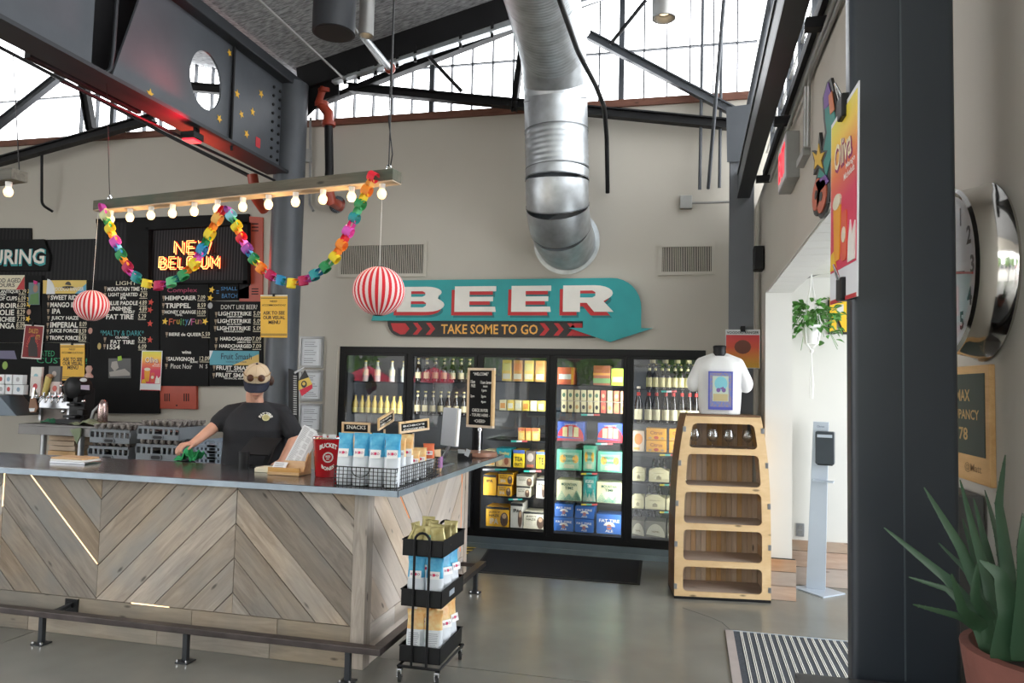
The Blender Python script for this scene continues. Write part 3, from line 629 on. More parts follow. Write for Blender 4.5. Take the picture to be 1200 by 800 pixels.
def letterpoly(ch):
    if ch == 'E': return [[(0, 0), (1, 0), (.98, .20), (.36, .20), (.36, .41), (.93, .41), (.93, .59), (.36, .59), (.36, .80), (1, .80), (1, 1), (0, 1)]]
    if ch == 'B':
        o = [(0, 0), (.62, 0)]+[(.66+.34*math.sin(a), .28-.28*math.cos(a)) for a in [PI*k/10 for k in range(1, 8)]]+[(.86, .53)]+[(.62+.32*math.sin(a), .775-.225*math.cos(a)) for a in [PI*k/10 for k in range(3, 11)]]+[(0, 1)]
        return [o]
    if ch == 'R':
        o = [(0, 0), (.34, 0), (.34, .34), (.47, .34), (.62, 0), (1, 0), (.80, .40)]+[(.62+.36*math.sin(a), .70-.30*math.cos(a)) for a in [PI*k/10 for k in range(3, 11)]]+[(0, 1)]
        return [o]
holes = {'B': [[(.30, .18), (.56, .18), (.62, .25), (.62, .35), (.56, .42), (.30, .42)], [(.30, .60), (.54, .60), (.60, .66), (.60, .76), (.54, .82), (.30, .82)]], 'R': [[(.34, .54), (.58, .54), (.64, .60), (.64, .74), (.58, .80), (.34, .80)]], 'E': []}
lets = [('B', 468, 523), ('E', 535, 583), ('E', 601, 647), ('R', 661, 720)]
zt, zb_ = w2(590, 336, YW)[1], w2(590, 366, YW)[1]
for ch, a, b in lets:
    xa, xb = w2(a, 350, YW)[0], w2(b, 350, YW)[0]
    for dx, dz, z, m in ((-.012, -.062, .061, 'tealdark'), (-.035, -.037, .063, 'signred'), (0, 0, .068, 'cream')):
        mb = MB(T)
        for po in letterpoly(ch): mb.prism([(xa+dx+(xb-xa)*u, zb_+dz+(zt-zb_)*v) for u, v in po], .06, z)
        mb.build('letter', M['letter'] if m == 'cream' else M[m], s, label={'cream': 'cream letter', 'signred': 'red letter shadow', 'tealdark': 'dark teal letter shadow'}[m])
    for h in holes[ch]:
        mb = MB(T).prism([(xa+(xb-xa)*u, zb_+(zt-zb_)*v) for u, v in h], .068, .0685); mb.build('letter_counter', M['teal'], s)
        mb = MB(T).prism([(xa+(xb-xa)*(u if u < .5 else u), zb_+(zt-zb_)*v) for u, v in h if v > (h[0][1]+h[-1][1])/2-.08] if False else [(xa+(xb-xa)*h[0][0], zb_+(zt-zb_)*(h[-1][1]-.11)), (xa+(xb-xa)*h[2][0], zb_+(zt-zb_)*(h[-1][1]-.11)), (xa+(xb-xa)*h[3][0], zb_+(zt-zb_)*(h[3][1])), (xa+(xb-xa)*h[4][0], zb_+(zt-zb_)*h[4][1]), (xa+(xb-xa)*h[5][0], zb_+(zt-zb_)*h[5][1])], .0685, .069); mb.build('letter_counter', M['signred'], s)
xa, xb = w2(518, 386, YW)[0], w2(631, 386, YW)[0]
MB(T).text('TAKE SOME TO GO', (xa+xb)/2, 2.298, xb-xa, .105, .018, z1=.033).build('lettering', M['orange'], s)
def chev(x, mb, w_=.085, h0=2.235, h1=2.365):
    hm = (h0+h1)/2; mb.prism([(x, h0), (x+w_*.6, h0), (x+w_*1.25, hm), (x+w_*.6, h1), (x, h1), (x+w_*.65, hm)], .03, .033)
for x in (-2.96, -2.81, -1.55, -1.40, -1.26):
    mb = MB(T); chev(x, mb); mb.build('chevron', M['signred'], s)
MB(T).prism([(-3.22, 2.36), (-3.05, 2.36), (-3.0, 2.30), (-3.05, 2.24), (-3.1, 2.235), (-3.19, 2.28)], .03, .033).build('chevron', M['signred'], s)
MB(T).prism([(-1.19, 2.365), (-1.10, 2.365), (-1.10, 2.32), (-1.23, 2.31)], .03, .033).prism([(-1.2, 2.235), (-1.0, 2.235), (-1.17, 2.29)], .03, .033).build('chevron', M['signred'], s)
# framed certificates
for i, (a, b) in enumerate((((352, 394), (379, 431)), ((352, 433), (378, 470)), ((351, 472), (377, 506)))):
    (x0, z1), (x1, z0) = w2(*a, YW), w2(*b, YW); t = thing('framed_certificate', ('topmost', 'middle', 'lowest')[i]+' of the three framed notices right of the round column', 'picture frame', ((x0+x1)/2, YW, z0))
    f = .025
    for q_ in ((x0, z0, x1, z0+f), (x0, z1-f, x1, z1), (x0, z0+f, x0+f, z1-f), (x1-f, z0+f, x1, z1-f)): MB(T).box(q_[0], q_[1], .001, q_[2], q_[3], .02).build('frame', M['conduit'], t)
    MB(T).box(x0+f, z0+f, .001, x1-f, z1-f, .006).build('sheet', M['paper'], t)
    mb = MB(T)
    for k in range(11):
        if k in (3, 7): continue
        ww = (x1-x0-.12)*(.6+.4*R()); mb.box(x0+.06, z1-.07-k*.023, .006, x0+.06+ww, z1-.064-k*.023, .0065)
    mb.build('lettering', flat((.2, .2, .22)), t)
struct('trim_4', MB(T).box(-3.99, 0, .0, -3.86, 2.12, .012), M['wall'])

# ================================================================ MENU BOARDS
BY = YW                                                  # wall plane
def wb(name, pts, d, m, label, cat, z0=0, **k):
    return pp(pts, BY, d, z0=z0).build(name, m, label=label, cat=cat, **k)
TW = FW(BY)
def wl(mb, txt, x0, x1, y, h, D, bold=.008, al=None):
    """a line of lettering from photo x0 to x1, centred on photo row y, h rows tall, at depth D off the wall"""
    a, b = w2(x0, y, BY-D), w2(x1, y, BY-D); hh = h*(b[0]-a[0])/max(x1-x0, 1e-6)*.84
    mb.T = FW(BY); mb.text(txt, (a[0]+b[0])/2, (a[1]+b[1])/2, b[0]-a[0], hh, bold, z1=D)
bkd = thing('menu_backdrop', 'large black corrugated backdrop behind the chalkboard menu', 'wall panel', (-7, YW, 1.3))
pp([(-120, 267), (38, 267.5), (38, 281.5), (114.5, 280), (114.5, 257), (293, 251), (293, 350), (-120, 350)], BY, .02).build('corrugated_panel', M['backdrop'], bkd)
pp([(114.5, 257), (293, 251), (293, 262), (178, 267), (178, 331), (150, 331), (150, 260), (114.5, 262)], BY, .03).build('trim_board', M['board'], bkd)
# sign NOW POURING
ps = thing('pouring_sign', 'black hanging sign lettered POURING in white with teal outline', 'sign', tuple(P(0, 322, Y=BY)))
pp([(-120, 283), (55, 281), (62, 300), (60, 318), (-120, 318)], BY, .03, z0=.02).build('panel', M['board'], ps)
for off, z, m in ((.02, .052, M['teal']), (0, .056, M['letter'])):
    mb = MB(); wl(mb, 'POURING', -36+(-1 if off else 0), 52+(1.6 if off else 0), 301+(1 if off else 0), 17+(3 if off else 0), z, .045 if off else .02); mb.build('lettering', m, ps)
# neon
nb = thing('neon_sign', 'glowing red and yellow two line neon sign in a dark frame', 'neon sign', tuple(P(236, 333, Y=BY)))
pp([(177, 268), (295, 261.5), (295, 333), (177, 333)], BY, .02, z0=.02).build('back_panel', stripes('corrugation_shade_steel', (.008, .007, .008), (.035, .030, .032), 26, 0, .6, .5, .2), nb)  # ridge shading on this flat back panel is striped colour
for q_ in ([(177, 268), (295, 261.5), (295, 264.5), (177, 271)], [(177, 329), (295, 329.5), (295, 333), (177, 333)], [(177, 268), (180, 268), (180, 333), (177, 333)], [(290, 262), (295, 261.5), (295, 333), (290, 333)]): pp(q_, BY, .07, z0=.02).build('frame', M['board'], nb)
def neon_letters(word, xa, xb, yc, h):
    """single stroke neon glyphs, twin yellow tubes with their red glow added as a tube behind"""
    G = {'N': [[(0, 0), (0, 1), (.8, 0), (.8, 1)]], 'E': [[(.7, 0), (0, 0), (0, 1), (.7, 1)], [(0, .5), (.6, .5)]], 'W': [[(0, 1), (.3, 0), (.55, .7), (.8, 0), (1.1, 1)]],
         'B': [[(0, 0), (0, 1), (.5, 1), (.65, .85), (.65, .65), (.5, .52), (0, .52)], [(.5, .52), (.75, .4), (.75, .12), (.6, 0), (0, 0)]], 'L': [[(0, 1), (0, 0), (.65, 0)]],
         'G': [[(.75, .8), (.6, 1), (.15, 1), (0, .8), (0, .2), (.15, 0), (.6, 0), (.75, .2), (.75, .45), (.45, .45)]], 'I': [[(0, 0), (0, 1)]], 'U': [[(0, 1), (0, .2), (.15, 0), (.6, 0), (.75, .2), (.75, 1)]], 'M': [[(0, 0), (0, 1), (.45, .3), (.9, 1), (.9, 0)]]}
    W_ = {c: max(p[0] for s_ in G[c] for p in s_) for c in G}; tot = sum(W_[c]+.42 for c in word)-.42
    a, b = w2(xa, yc, BY-.09), w2(xb, yc, BY-.09); sc_ = (b[0]-a[0])/tot; hh = h*(b[0]-a[0])/(xb-xa)
    x = a[0]; inner, outer = MB(), MB()
    for c in word:
        for st in G[c]:
            pts = [(x+p[0]*sc_, BY-.10, a[1]+(p[1]-.5)*hh) for p in st]
            outer.tube([(p[0], p[1]+.02, p[2]) for p in pts], .011, 6)  # glowing body standing in for the red glow behind the yellow tubes
            for d in (-.013, .013): inner.tube([(p[0]+d, p[1], p[2]-d*.9) for p in pts], .0048, 6)
        x += (W_[c]+.42)*sc_
    return inner, outer
nr = mat('neon_red_glow', (1, .02, .02), .4, emit=(1, .02, .01), estr=2.2); ny = mat('neon_yellow_glow', (1, .7, .2), .4, emit=(1, .55, .16), estr=2.4)
for wd, xa, xb, yc, h in (('NEW', 206, 247, 290.5, 12), ('BELGIUM', 188, 257, 308.5, 11)):
    a, b = neon_letters(wd, xa, xb, yc, h); a.build('yellow_tube', ny, nb, smooth=60); b.build('red_backglow', nr, nb, smooth=60)
for k, (x, y) in enumerate(((200, 297), (225, 299), (250, 297), (195, 317), (230, 317), (254, 317))): MB().tube([P(x, y, Y=BY-.09), P(x, y, Y=BY-.02)], .008).build('standoff', M['black'], nb)
l = bpy.data.lights.new('neon_glow', 'AREA'); l.shape = 'RECTANGLE'; l.size = .6; l.size_y = .3; l.energy = 16; l.color = (1, .08, .05)
lo = bpy.data.objects.new('neon_glow', l); COL.objects.link(lo); lo.location = P(222, 300, Y=BY-.13); lo.rotation_euler = (PI/2, 0, PI)   # light thrown back on the panel
# red lockers
rl = thing('red_locker', 'rust red slotted metal locker panel right of the neon sign', 'locker', tuple(P(296, 352, Y=BY)))
pp([(283, 253), (309, 255), (308.5, 354), (281.5, 354), (281.5, 340), (295, 334), (295, 262), (283, 262)], BY, .02).build('panel', M['redlocker'], rl)
for y in (262, 266, 270, 338, 341, 344): pp([(296, y), (304, y), (304, y+1.2), (296, y+1.2)], BY, .002, z0=.02).build('louvre', M['darkgap'], rl)
rl = thing('red_locker', 'rust red slotted metal panel on the wall under the chalkboard menu', 'locker', tuple(P(211, 479, Y=BY)))
pp([(190, 450), (232.5, 451), (232.5, 479.5), (190, 478.5)], BY, .04).build('panel', M['redlocker'], rl, bevel=.004)
for x in (195.5, 198, 200.5, 218, 220.5, 223): pp([(x, 461), (x+1.1, 461), (x+1.1, 470), (x, 470)], BY, .002, z0=.04).build('louvre', M['darkgap'], rl)
pp([(209, 474), (210.6, 474), (210.6, 475.6), (209, 475.6)], BY, .004, z0=.04).build('knob', M['darkgap'], rl)
# chalk panels: (name label, px rect)
D0 = .05
def board(x0, y0, x1, y1, label, z0=.02):
    t = thing('menu_board', label, 'menu board', tuple(P((x0+x1)/2, y1, Y=BY)))
    pp([(x0, y0), (x1, y0+.3), (x1, y1+.3), (x0, y1)], BY, D0-z0, z0=z0).build('panel', M['board'], t); return t
def lines(t, rows, m='letter', D=D0+.002, bold=.026):
    mb = MB()
    for r_ in rows: wl(mb, r_[0], r_[1], r_[2], r_[3], r_[4], D, bold)
    return mb.build('lettering', M[m] if isinstance(m, str) else m, t)
def prices(t, rows):
    mb = MB(); m2 = MB()
    for s_, x0, x1, y in rows:
        wl(mb, s_, x0, x1, y, 5.5, D0+.002, .006)
        a, b = w2(x0, y+4.2, BY-D0), w2(x1, y+4.2, BY-D0); m2.T = TW; m2.box(a[0], a[1], D0, b[0], a[1]+.006, D0+.002)
    mb.build('price_lettering', M['cream'], t); m2.build('price_underline', M['cream'], t)
def gl(t, pts):
    for x, y in pts:
        mb = MB(); a = w2(x, y, BY-D0); mb.T = TW; mb.prism([(a[0]-.018, a[1]+.03), (a[0]+.018, a[1]+.03), (a[0]+.012, a[1]-.005), (a[0]+.003, a[1]-.01), (a[0]+.003, a[1]-.025), (a[0]+.012, a[1]-.03), (a[0]-.012, a[1]-.03), (a[0]-.003, a[1]-.025), (a[0]-.003, a[1]-.01), (a[0]-.012, a[1]-.005)], D0, D0+.002); mb.build('glass_symbol', flat((.30, .22, .15)), t)
def stars(t, pts, col, name='paper_star', r_=.042):
    for x, y in pts:
        a = w2(x, y, BY-D0); MB(TW).prism(star(a[0], a[1], r_, R()*.6), D0, D0+.004).build(name, col, t)
gold = flat((.85, .55, .05)); red = flat((.6, .05, .03))
A = board(-60, 323, 52.5, 401, 'leftmost menu board with cream wood aged sours heading and cut off beer names')
pp([(-60, 323), (33, 323), (33, 340), (-60, 338.5)], BY, .003, z0=D0).build('heading_card', M['cream'], A)
pp([(33, 324.5), (33, 340), (23.5, 339.8)], BY, .004, z0=D0+.003).build('heading_corner', M['signred'], A)
pp([(-60, 323), (4, 323), (-6, 331), (-60, 331)], BY, .004, z0=D0+.003).build('heading_corner', flat((.12, .38, .55)), A)
mb = MB(); wl(mb, 'WOOD AGED', -14, 24.5, 328.5, 5, D0+.004, .02); wl(mb, 'SOURS', -6, 17.5, 334, 4.5, D0+.004, .02); mb.build('lettering', flat((.08, .07, .07)), A)
lines(A, [('TRANSATLANTIQUE', -22, 21.5, 341.8, 4.4), ('KRIEK', -6, 8, 345, 2.5), ('QUEEN OF CUPS', -20, 20, 350, 5.5), ('TERROIR', -14, 20, 358, 6), ('LA FOLIE', -16, 16.5, 366, 6.5), ('FRENCHEE', -14, 17.5, 374, 5.5), ('MILINGA', -14, 17.5, 381.5, 6.5)])
prices(A, [('5.29', 22, 30.5, 341.5), ('6.09', 21, 30, 349.5), ('6.09', 20, 30, 357.5), ('8.29', 20, 29, 365.5), ('7.19', 20, 29, 373.5), ('8.09', 19, 29, 381)])
stars(A, [(35, 341.5), (34.5, 350), (34, 356.5), (33, 373.5)], gold)
MB(TW).prism(disc(*w2(34, 365.5, BY-D0), .03, .036, 14), D0, D0+.004).build('sticker', flat((.45, .25, .17)), A)
B_ = board(53, 328.5, 107.8, 401, 'menu board headed by a yellow card with a hat, listing hoppy beers')
pp([(54.5, 329), (105, 329), (105, 344.5), (54.5, 344.5)], BY, .003, z0=D0).build('heading_card', flat((.72, .52, .14)), B_)
MB(TW).prism([w2(54.5, 344.5, BY-D0)]+[(w2(54.5, 344.5, BY-D0)[0]+.13*math.cos(a), w2(54.5, 344.5, BY-D0)[1]+.19*math.sin(a)) for a in [PI/2*k/6*.98 for k in range(7)]], D0+.003, D0+.005).build('heading_corner', M['paper'], B_)
pp([(105, 333), (105, 344.5), (92, 344.5)], BY, .002, z0=D0+.003).build('heading_corner', flat((.12, .38, .55)), B_)
a = w2(80, 334.5, BY-D0); mb = MB(TW); mb.prism(disc(a[0], a[1]-.02, .09, .014, 16), D0+.003, D0+.006); mb.prism(disc(a[0], a[1], .045, .05, 12, 0, PI), D0+.003, D0+.006); mb.build('hat_emblem', flat((.06, .05, .04)), B_)
mb = MB(); wl(mb, 'VOODOO RANGER', 62, 98, 338.5, 4.5, D0+.006, .02); mb.build('lettering', M['letter'], B_)
lines(B_, [('SWEET RIDE', 59.5, 93, 348.5, 5.5), ('MANGO IPA', 59, 92, 357, 6), ('IPA', 61, 71, 364.5, 6), ('JUICY HAZE', 60, 92, 373, 5.5), ('IMPERIAL', 59, 91.5, 380.5, 6.5), ('JUICE FORCE', 58.5, 91.5, 388, 5.5), ('TROPIC FORCE', 58, 91.5, 395.8, 5)])
prices(B_, [('8.09', 93, 101.5, 379.5), ('8.59', 92.5, 101, 388), ('8.59', 92, 101, 396)]); gl(B_, [(57, 348.5), (56.5, 357), (56.5, 365), (56.8, 373), (56, 381), (56, 388.5), (55.5, 396)])
MB(TW).prism(disc(*w2(106, 387.5, BY-D0), .03, .038, 14), D0, D0+.004).build('sticker', flat((.5, .25, .2)), B_)
C_ = board(108.3, 329, 189.8, 484, 'tall black menu board listing light and malty beers with red stars')
lines(C_, [('MOUNTAIN TIME', 126, 163.5, 338.5, 5), ('LIGHT HEARTED', 127, 161.5, 345, 4.3), ('IPA', 141, 148, 349, 3.6), ('BLUE PADDLE', 127, 161.5, 355, 5), ('SUNSHINE', 125, 154, 361.5, 5), ('WHEAT', 144, 158, 365.5, 3.5), ('FAT TIRE', 124.5, 156.5, 371, 6), ('CLASSIC', 135, 151, 395.2, 2.6), ('FAT TIRE', 129.5, 157.5, 400.6, 4.8), ('1554', 125.5, 140.5, 406.3, 6)])
lines(C_, [('LIGHT', 136, 160, 331.6, 4.6)], 'cream', bold=0)
lines(C_, [('*MALTY & DARK*', 117.5, 168.5, 390, 6.5)], flat((.05, .30, .32)), bold=0)
prices(C_, [('4.49', 165, 172.5, 338), ('4.29', 163.5, 172.5, 345.5), ('4.89', 163, 172, 354.5), ('4.89', 163, 172, 362), ('5.29', 162, 171, 370.5), ('5.29', 162, 171, 397.5), ('6.09', 162, 171.5, 406)])
stars(C_, [(177, 354), (176, 363), (176, 379), (176, 398)], red); gl(C_, [(123.5, 338.5), (123, 346), (123, 398), (122.5, 406)])
MB(TW).prism(disc(*w2(116.5, 405.5, BY-D0), .025, .04, 12), D0, D0+.004).build('sticker', flat((.5, .36, .12)), C_)
pp([(131, 420), (157, 420), (157, 443), (131, 443)], BY, .003, z0=D0).build('pinned_photo', flat((.10, .10, .10)), C_)
mb = MB(); pp([(132, 436), (150, 432), (156, 437), (156, 440), (133, 441)], BY, .002, mb, z0=D0+.003); pp([(135, 424), (141, 423), (143, 431), (138, 435), (134, 430)], BY, .002, mb, z0=D0+.003); mb.build('photo_print', flat((.35, .32, .29)), C_)
pp([(142, 418), (146, 417), (147, 422), (142, 423)], BY, .004, z0=D0+.003).build('sticky_note', flat((.30, .50, .03)), C_)
D_ = board(191, 333, 247.5, 452, 'menu board with pink Complex and rainbow Fruity Fun headings')
pp([(191, 333), (281, 332.5), (281, 352), (247.8, 352), (247.8, 345), (191, 345)], BY, .02, z0=.018).build('top_panel', M['board'], D_)
lines(D_, [('HEMPORER', 193.5, 230, 349, 5.5), ('TRIPPEL', 193.5, 223.5, 358, 6), ('HONEY ORANGE', 193, 229.5, 365.5, 4.3), ('TRIPEL', 205, 214, 369, 2.2), ('BIERE de QUEER', 198, 236, 392, 4.8), ('SAUVIGNON', 197, 227.5, 420.5, 4.8), ('BLANC', 223, 232, 424, 2.4), ('wine', 213, 224, 412.5, 4)])
lines(D_, [('Pinot Noir', 200, 225, 429, 6), ('N  S', 234, 243, 429, 5)], bold=0)
lines(D_, [('Complex', 196, 231, 340.5, 7)], flat((.42, .05, .12)), bold=0)
lines(D_, [('SMALL', 259, 278, 338, 4.5), ('BATCH', 260, 278, 346.5, 5.5), ('=', 253.5, 256.5, 342, 4)], flat((.05, .20, .42)), bold=0)
mb = MB()
for i, ch in enumerate('Fruity/Fun'):
    wdt = [4.2, 3, 3.4, 1.2, 2.6, 3.6, 4, 4.2, 3.6, 3.6][i]; x = [198, 203, 207, 211.5, 213.7, 217, 220.5, 224, 229, 232.5][i]
    m3 = MB(); wl(m3, ch, x, x+wdt, 377 if ch not in 'y' else 378, 8 if ch in 'F/ity' else 5.5, D0+.002, .004); m3.build('coloured_letter', flat([(.5, .1, .04), (.5, .1, .04), (.5, .35, .03), (.1, .35, .1), (.05, .25, .12), (.05, .2, .4), (.5, .5, .5), (.4, .06, .2), (.4, .3, .1), (.35, .1, .1)][i]), D_)
prices(D_, [('7.09', 231.5, 240.5, 348.5), ('8.59', 231.5, 241, 357.5), ('10.09', 231, 241, 366), ('5.59', 236.5, 246, 391.5), ('12.09', 234, 245.5, 420)])
stars(D_, [(193.5, 376.5), (240.5, 376.5), (248.3, 339.5), (246.5, 349)], gold); gl(D_, [(190.8+1, 349.5), (191.5, 358), (191.2, 366), (195.5, 392), (196, 421), (195, 429)])
MB(TW).prism(disc(*w2(246.5, 358, BY-D0), .032, .036, 14), D0, D0+.004).build('sticker', flat((.4, .4, .4)), D_)
E_ = board(248.5, 353.5, 310, 452, 'right menu board headed Dont Like Beer with a blue banner across it')
lines(E_, [("DON'T LIKE BEER?", 259, 301.5, 359.5, 5.8)], bold=0)
lines(E_, [('LIGHTSTRIKE', 256, 294.5, 367.3, 5), ('LEMON LIME', 266, 284, 371, 2), ('LIGHTSTRIKE', 255, 294, 376, 5), ('BLUE RUSH', 266, 283, 379.8, 2), ('LIGHTSTRIKE', 254.5, 293.5, 384.5, 5), ('ORANGE SUNSET', 262, 286, 388.3, 2), ('HARDCHARGED', 258, 295, 396.8, 4.6), ('LEMON TEA', 278, 294, 400.8, 2.2), ('HARDCHARGED', 257, 295, 405.3, 4.6), ('Peach', 270, 284, 409, 2), ('FRUIT SMASH', 253.5, 296, 431, 5.4), ('CITRUS PUNCH', 265, 292, 435, 2), ('FRUIT SMASH', 253, 295, 439.5, 5.4), ('TROPICAL MANGO', 262, 292, 443.5, 2)])
prices(E_, [('5.09', 297, 307, 367), ('5.09', 297, 307, 376), ('5.09', 296.5, 307, 384.5), ('7.09', 295.5, 306, 397), ('7.09', 296, 306, 405.5)])
gl(E_, [(253.5, 368.5), (252.8, 377), (252.2, 385), (253.5, 398.5), (253, 406.5), (251, 431), (250.5, 440)])
pp([(249, 411), (306.5, 411.5), (306.5, 428), (249, 427.5)], BY, .003, z0=D0).build('heading_card', flat((.10, .36, .45)), E_)
pp([(306.5, 415), (306.5, 428), (276, 428)], BY, .002, z0=D0+.003).build('heading_corner', flat((.70, .48, .14)), E_); pp([(249, 411), (253, 411), (249, 421)], BY, .002, z0=D0+.003).build('heading_corner', M['paper'], E_)
mb = MB(); wl(mb, 'Fruit Smash', 259, 295, 417.5, 7.5, D0+.006, .008); wl(mb, 'HARD SELTZER', 265, 289, 424, 1.8, D0+.006, .004); mb.build('lettering', flat((.02, .04, .07)), E_)
# lower left chalk panel
L_ = board(-60, 401.8, 107.8, 484, 'lower black board with green chalk words RATED and CUSTOM behind the taps')
lines(L_, [('RATED', 44, 64, 414, 6.5), ('CUSTOM!', 43, 102, 422.5, 6.5)], flat((.02, .28, .12)), bold=0)
pp([(-10, 411), (21, 411), (24, 421), (-10, 420)], BY, .003, z0=D0).build('purple_strip', flat((.16, .15, .24)), L_)
MB(TW).prism(disc(*w2(6, 428, BY-D0), .04, .05, 14), D0, D0+.004).build('sticker', flat((.28, .42, .1)), L_)
# pinned things
def pinned(name, pts, label, cat, Y, m, d=.004):
    t = thing(name, label, cat, tuple(P(sum(p[0] for p in pts)/4, max(p[1] for p in pts), Y=Y))); pp(pts, Y, d).build('sheet', m, t); return t
def yellow_menu(x0, y0, x1, y1, Y, label):
    t = pinned('yellow_notice', [(x0, y0), (x1, y0), (x1-.4, y1), (x0+.2, y1-.3)], label, 'notice', Y, M['yellow'])
    pp([(x0, y0), (x1, y0), (x1, y0+1.6), (x0, y0+1.6)], Y, .005).build('top_band', M['cream'], t)
    for yy in (y0+3.4, y1-4.6, y1-3): pp([(x0+.5, yy), (x1-.5, yy), (x1-.5, yy+.7), (x0+.5, yy+.7)], Y, .0055).build('rule', flat((.04, .03, .02)), t)
    mb = MB(); W_ = x1-x0; mb.T = FW(Y)
    for tx, f0, f1, fy, h in (('NEED', .36, .62, .15, 2), ('ACCOMMODATIONS?', .06, .94, .24, 2), ('ASK TO SEE', .1, .9, .42, 3.8), ('OUR VISUAL', .1, .92, .53, 3.8), ('MENU', .3, .74, .64, 3.8)):
        yy = y0+(y1-y0)*fy; a, b = w2(x0+W_*f0, yy, Y), w2(x0+W_*f1, yy, Y); mb.text(tx, (a[0]+b[0])/2, a[1], b[0]-a[0], h*(b[0]-a[0])/(W_*(f1-f0)), .03 if h > 3 else .01, z1=.0055)
    mb.build('lettering', flat((.05, .03, .01)), t)
    xm = (x0+x1)/2; pp([(xm-1.2, y0-1.5), (xm+1.2, y0-1.5), (xm+1.2, y0+2), (xm-1.2, y0+2)], Y, .012).build('clip', M['black'], t); return t
yellow_menu(71, 402.5, 99.5, 446, BY-.06, 'yellow visual menu notice pinned above the beer taps at left')
yellow_menu(305.5, 345.5, 337, 395.5, 7.2-.185, 'yellow visual menu notice clipped to the round column')
t = pinned('red_poster', [(29.5, 380), (52, 381.5), (48.5, 421), (25, 419.5)], 'tilted dark red poster of a raised fist with sunburst rays and gold lettering', 'poster', BY-.065, flat((.75, .70, .66)))
pp([(30.5, 381.3), (51, 382.6), (47.6, 419.5), (26.3, 418.2)], BY-.065, .005).build('print', flat((.22, .012, .015)), t)
c0 = w2(38, 407, BY-.065)
for k in range(14):
    a = PI*(k+.5)/14; mb = MB(); mb.T = FW(BY-.065); mb.prism([(c0[0]+.03*math.cos(a), c0[1]+.03*math.sin(a)), (c0[0]+.09*math.cos(a-.06), c0[1]+.16*math.sin(a-.06)), (c0[0]+.09*math.cos(a+.06), c0[1]+.16*math.sin(a+.06))], .005, .006); mb.build('ray', flat((.5, .07, .05)), t)
pp([(34, 417.5), (33.5, 404), (35.5, 400), (36.5, 395), (40, 394.5), (40.5, 391), (41.5, 396), (41.5, 400), (44, 404), (44.5, 418)], BY-.065, .0075).build('dark_figure', flat((.03, .02, .02)), t)
mb = MB(); mb.T = FW(BY-.065); a = w2(40, 387.5, BY-.065); mb.text("DALE'D", a[0], a[1], .14, .06, .02, z1=.008, rot=-.06); a = w2(45, 395, BY-.065); mb.text('IT!', a[0], a[1], .06, .06, .02, z1=.008, rot=-.06); mb.build('lettering', flat((.55, .28, .06)), t)
MB().box(*(P(39, 381, Y=BY-.07)-Vector((.012, .012, .01))), *(P(39, 379, Y=BY-.07)+Vector((.012, .004, .02)))).build('clip', M['black'], t)
t = pinned('pinned_photo', [(34, 331), (47, 331), (46.5, 357), (33.5, 357)], 'small pinned portrait photo with a pink bow beside the leftmost menu board', 'photo', BY-.07, flat((.13, .20, .22)))
pp([(36, 345), (45.5, 343), (46, 356.5), (35, 356.5)], BY-.07, .005).build('print', flat((.10, .22, .07)), t); MB(FW(BY-.07)).prism(disc(*w2(42, 338, BY-.07), .035, .05, 12), .004, .006).build('print_face', flat((.38, .2, .14)), t)
pp([(40, 328.5), (44.5, 330), (44, 333), (40.5, 333)], BY-.07, .012).build('bow', flat((.6, .02, .2)), t)
def promo(corner_fn, name, label, T, W_, H_, parent_loc, seed=0):
    """drink promotion poster, yellow to red, local x 0..W, y 0..H"""
    t = thing(name, label, 'poster', parent_loc)
    MB(T).box(0, 0, 0, W_, H_, .002).build('sheet', M['paper'], t)
    g_ = gradient('poster_gradient', [(.62, .02, .08), (.75, .16, .04), (.82, .55, .04), (.70, .68, .05)], 2, H_*.50, H_*1.0)
    o = MB(T).box(.01, H_*.17, .002, W_-.01, H_-.01, .003); o.build('print', g_, t)
    MB(T).box(.008, .0, .002, W_-.008, .008, .003).build('print_border', M['signred'], t)
    mb = MB(T); mb.text('Oliva', W_*.5, H_*.77, W_*.62, H_*.14, .015, z1=.004); mb.build('lettering', flat((.80, .70, .45)), t)
    mb = MB(T); mb.text('Oliva', W_*.5+.004, H_*.77-.004, W_*.66, H_*.155, .05, z1=.0035); mb.build('lettering_shadow', flat((.30, .02, .12)), t)
    mb = MB(T); mb.text('Mango', W_*.78, H_*.66, W_*.3, H_*.035, .01, z1=.004); mb.text('Michelada', W_*.74, H_*.62, W_*.36, H_*.035, .01, z1=.004); mb.build('lettering', M['letter'], t)
    MB(T).prism([(W_*.22, H_*.22), (W_*.42, H_*.22), (W_*.46, H_*.5), (W_*.18, H_*.5)], .003, .005).build('beer_glass_print', flat((.75, .32, .02)), t)
    MB(T).prism(disc(W_*.32, H_*.53, W_*.15, H_*.04, 14), .003, .006).build('foam_print', M['cream'], t)
    MB(T).prism(rrect(W_*.5, H_*.2, W_*.68, H_*.45, .01), .003, .005).build('can_print', flat((.65, .10, .05)), t)
    MB(T).prism(disc(W_*.59, H_*.33, W_*.07, H_*.04, 12), .005, .006).build('can_emblem_print', M['cream'], t)
    MB(T).prism([(W_*.72, H_*.18), (W_*.95, H_*.18), (W_*.95, H_*.36), (W_*.86, H_*.30), (W_*.8, H_*.38), (W_*.74, H_*.28)], .003, .005).build('ice_print', M['letter'], t)
    MB(T).prism([(W_*.06, H_*.18), (W_*.3, H_*.18), (W_*.2, H_*.28), (W_*.1, H_*.27)], .003, .005).build('fruit_print', flat((.8, .5, .03)), t)
    return t
a = w2(164, 457, BY-.06); b = w2(190.5, 411, BY-.06); T1 = FW(BY-.06) @ Matrix.Translation((a[0], a[1], 0))
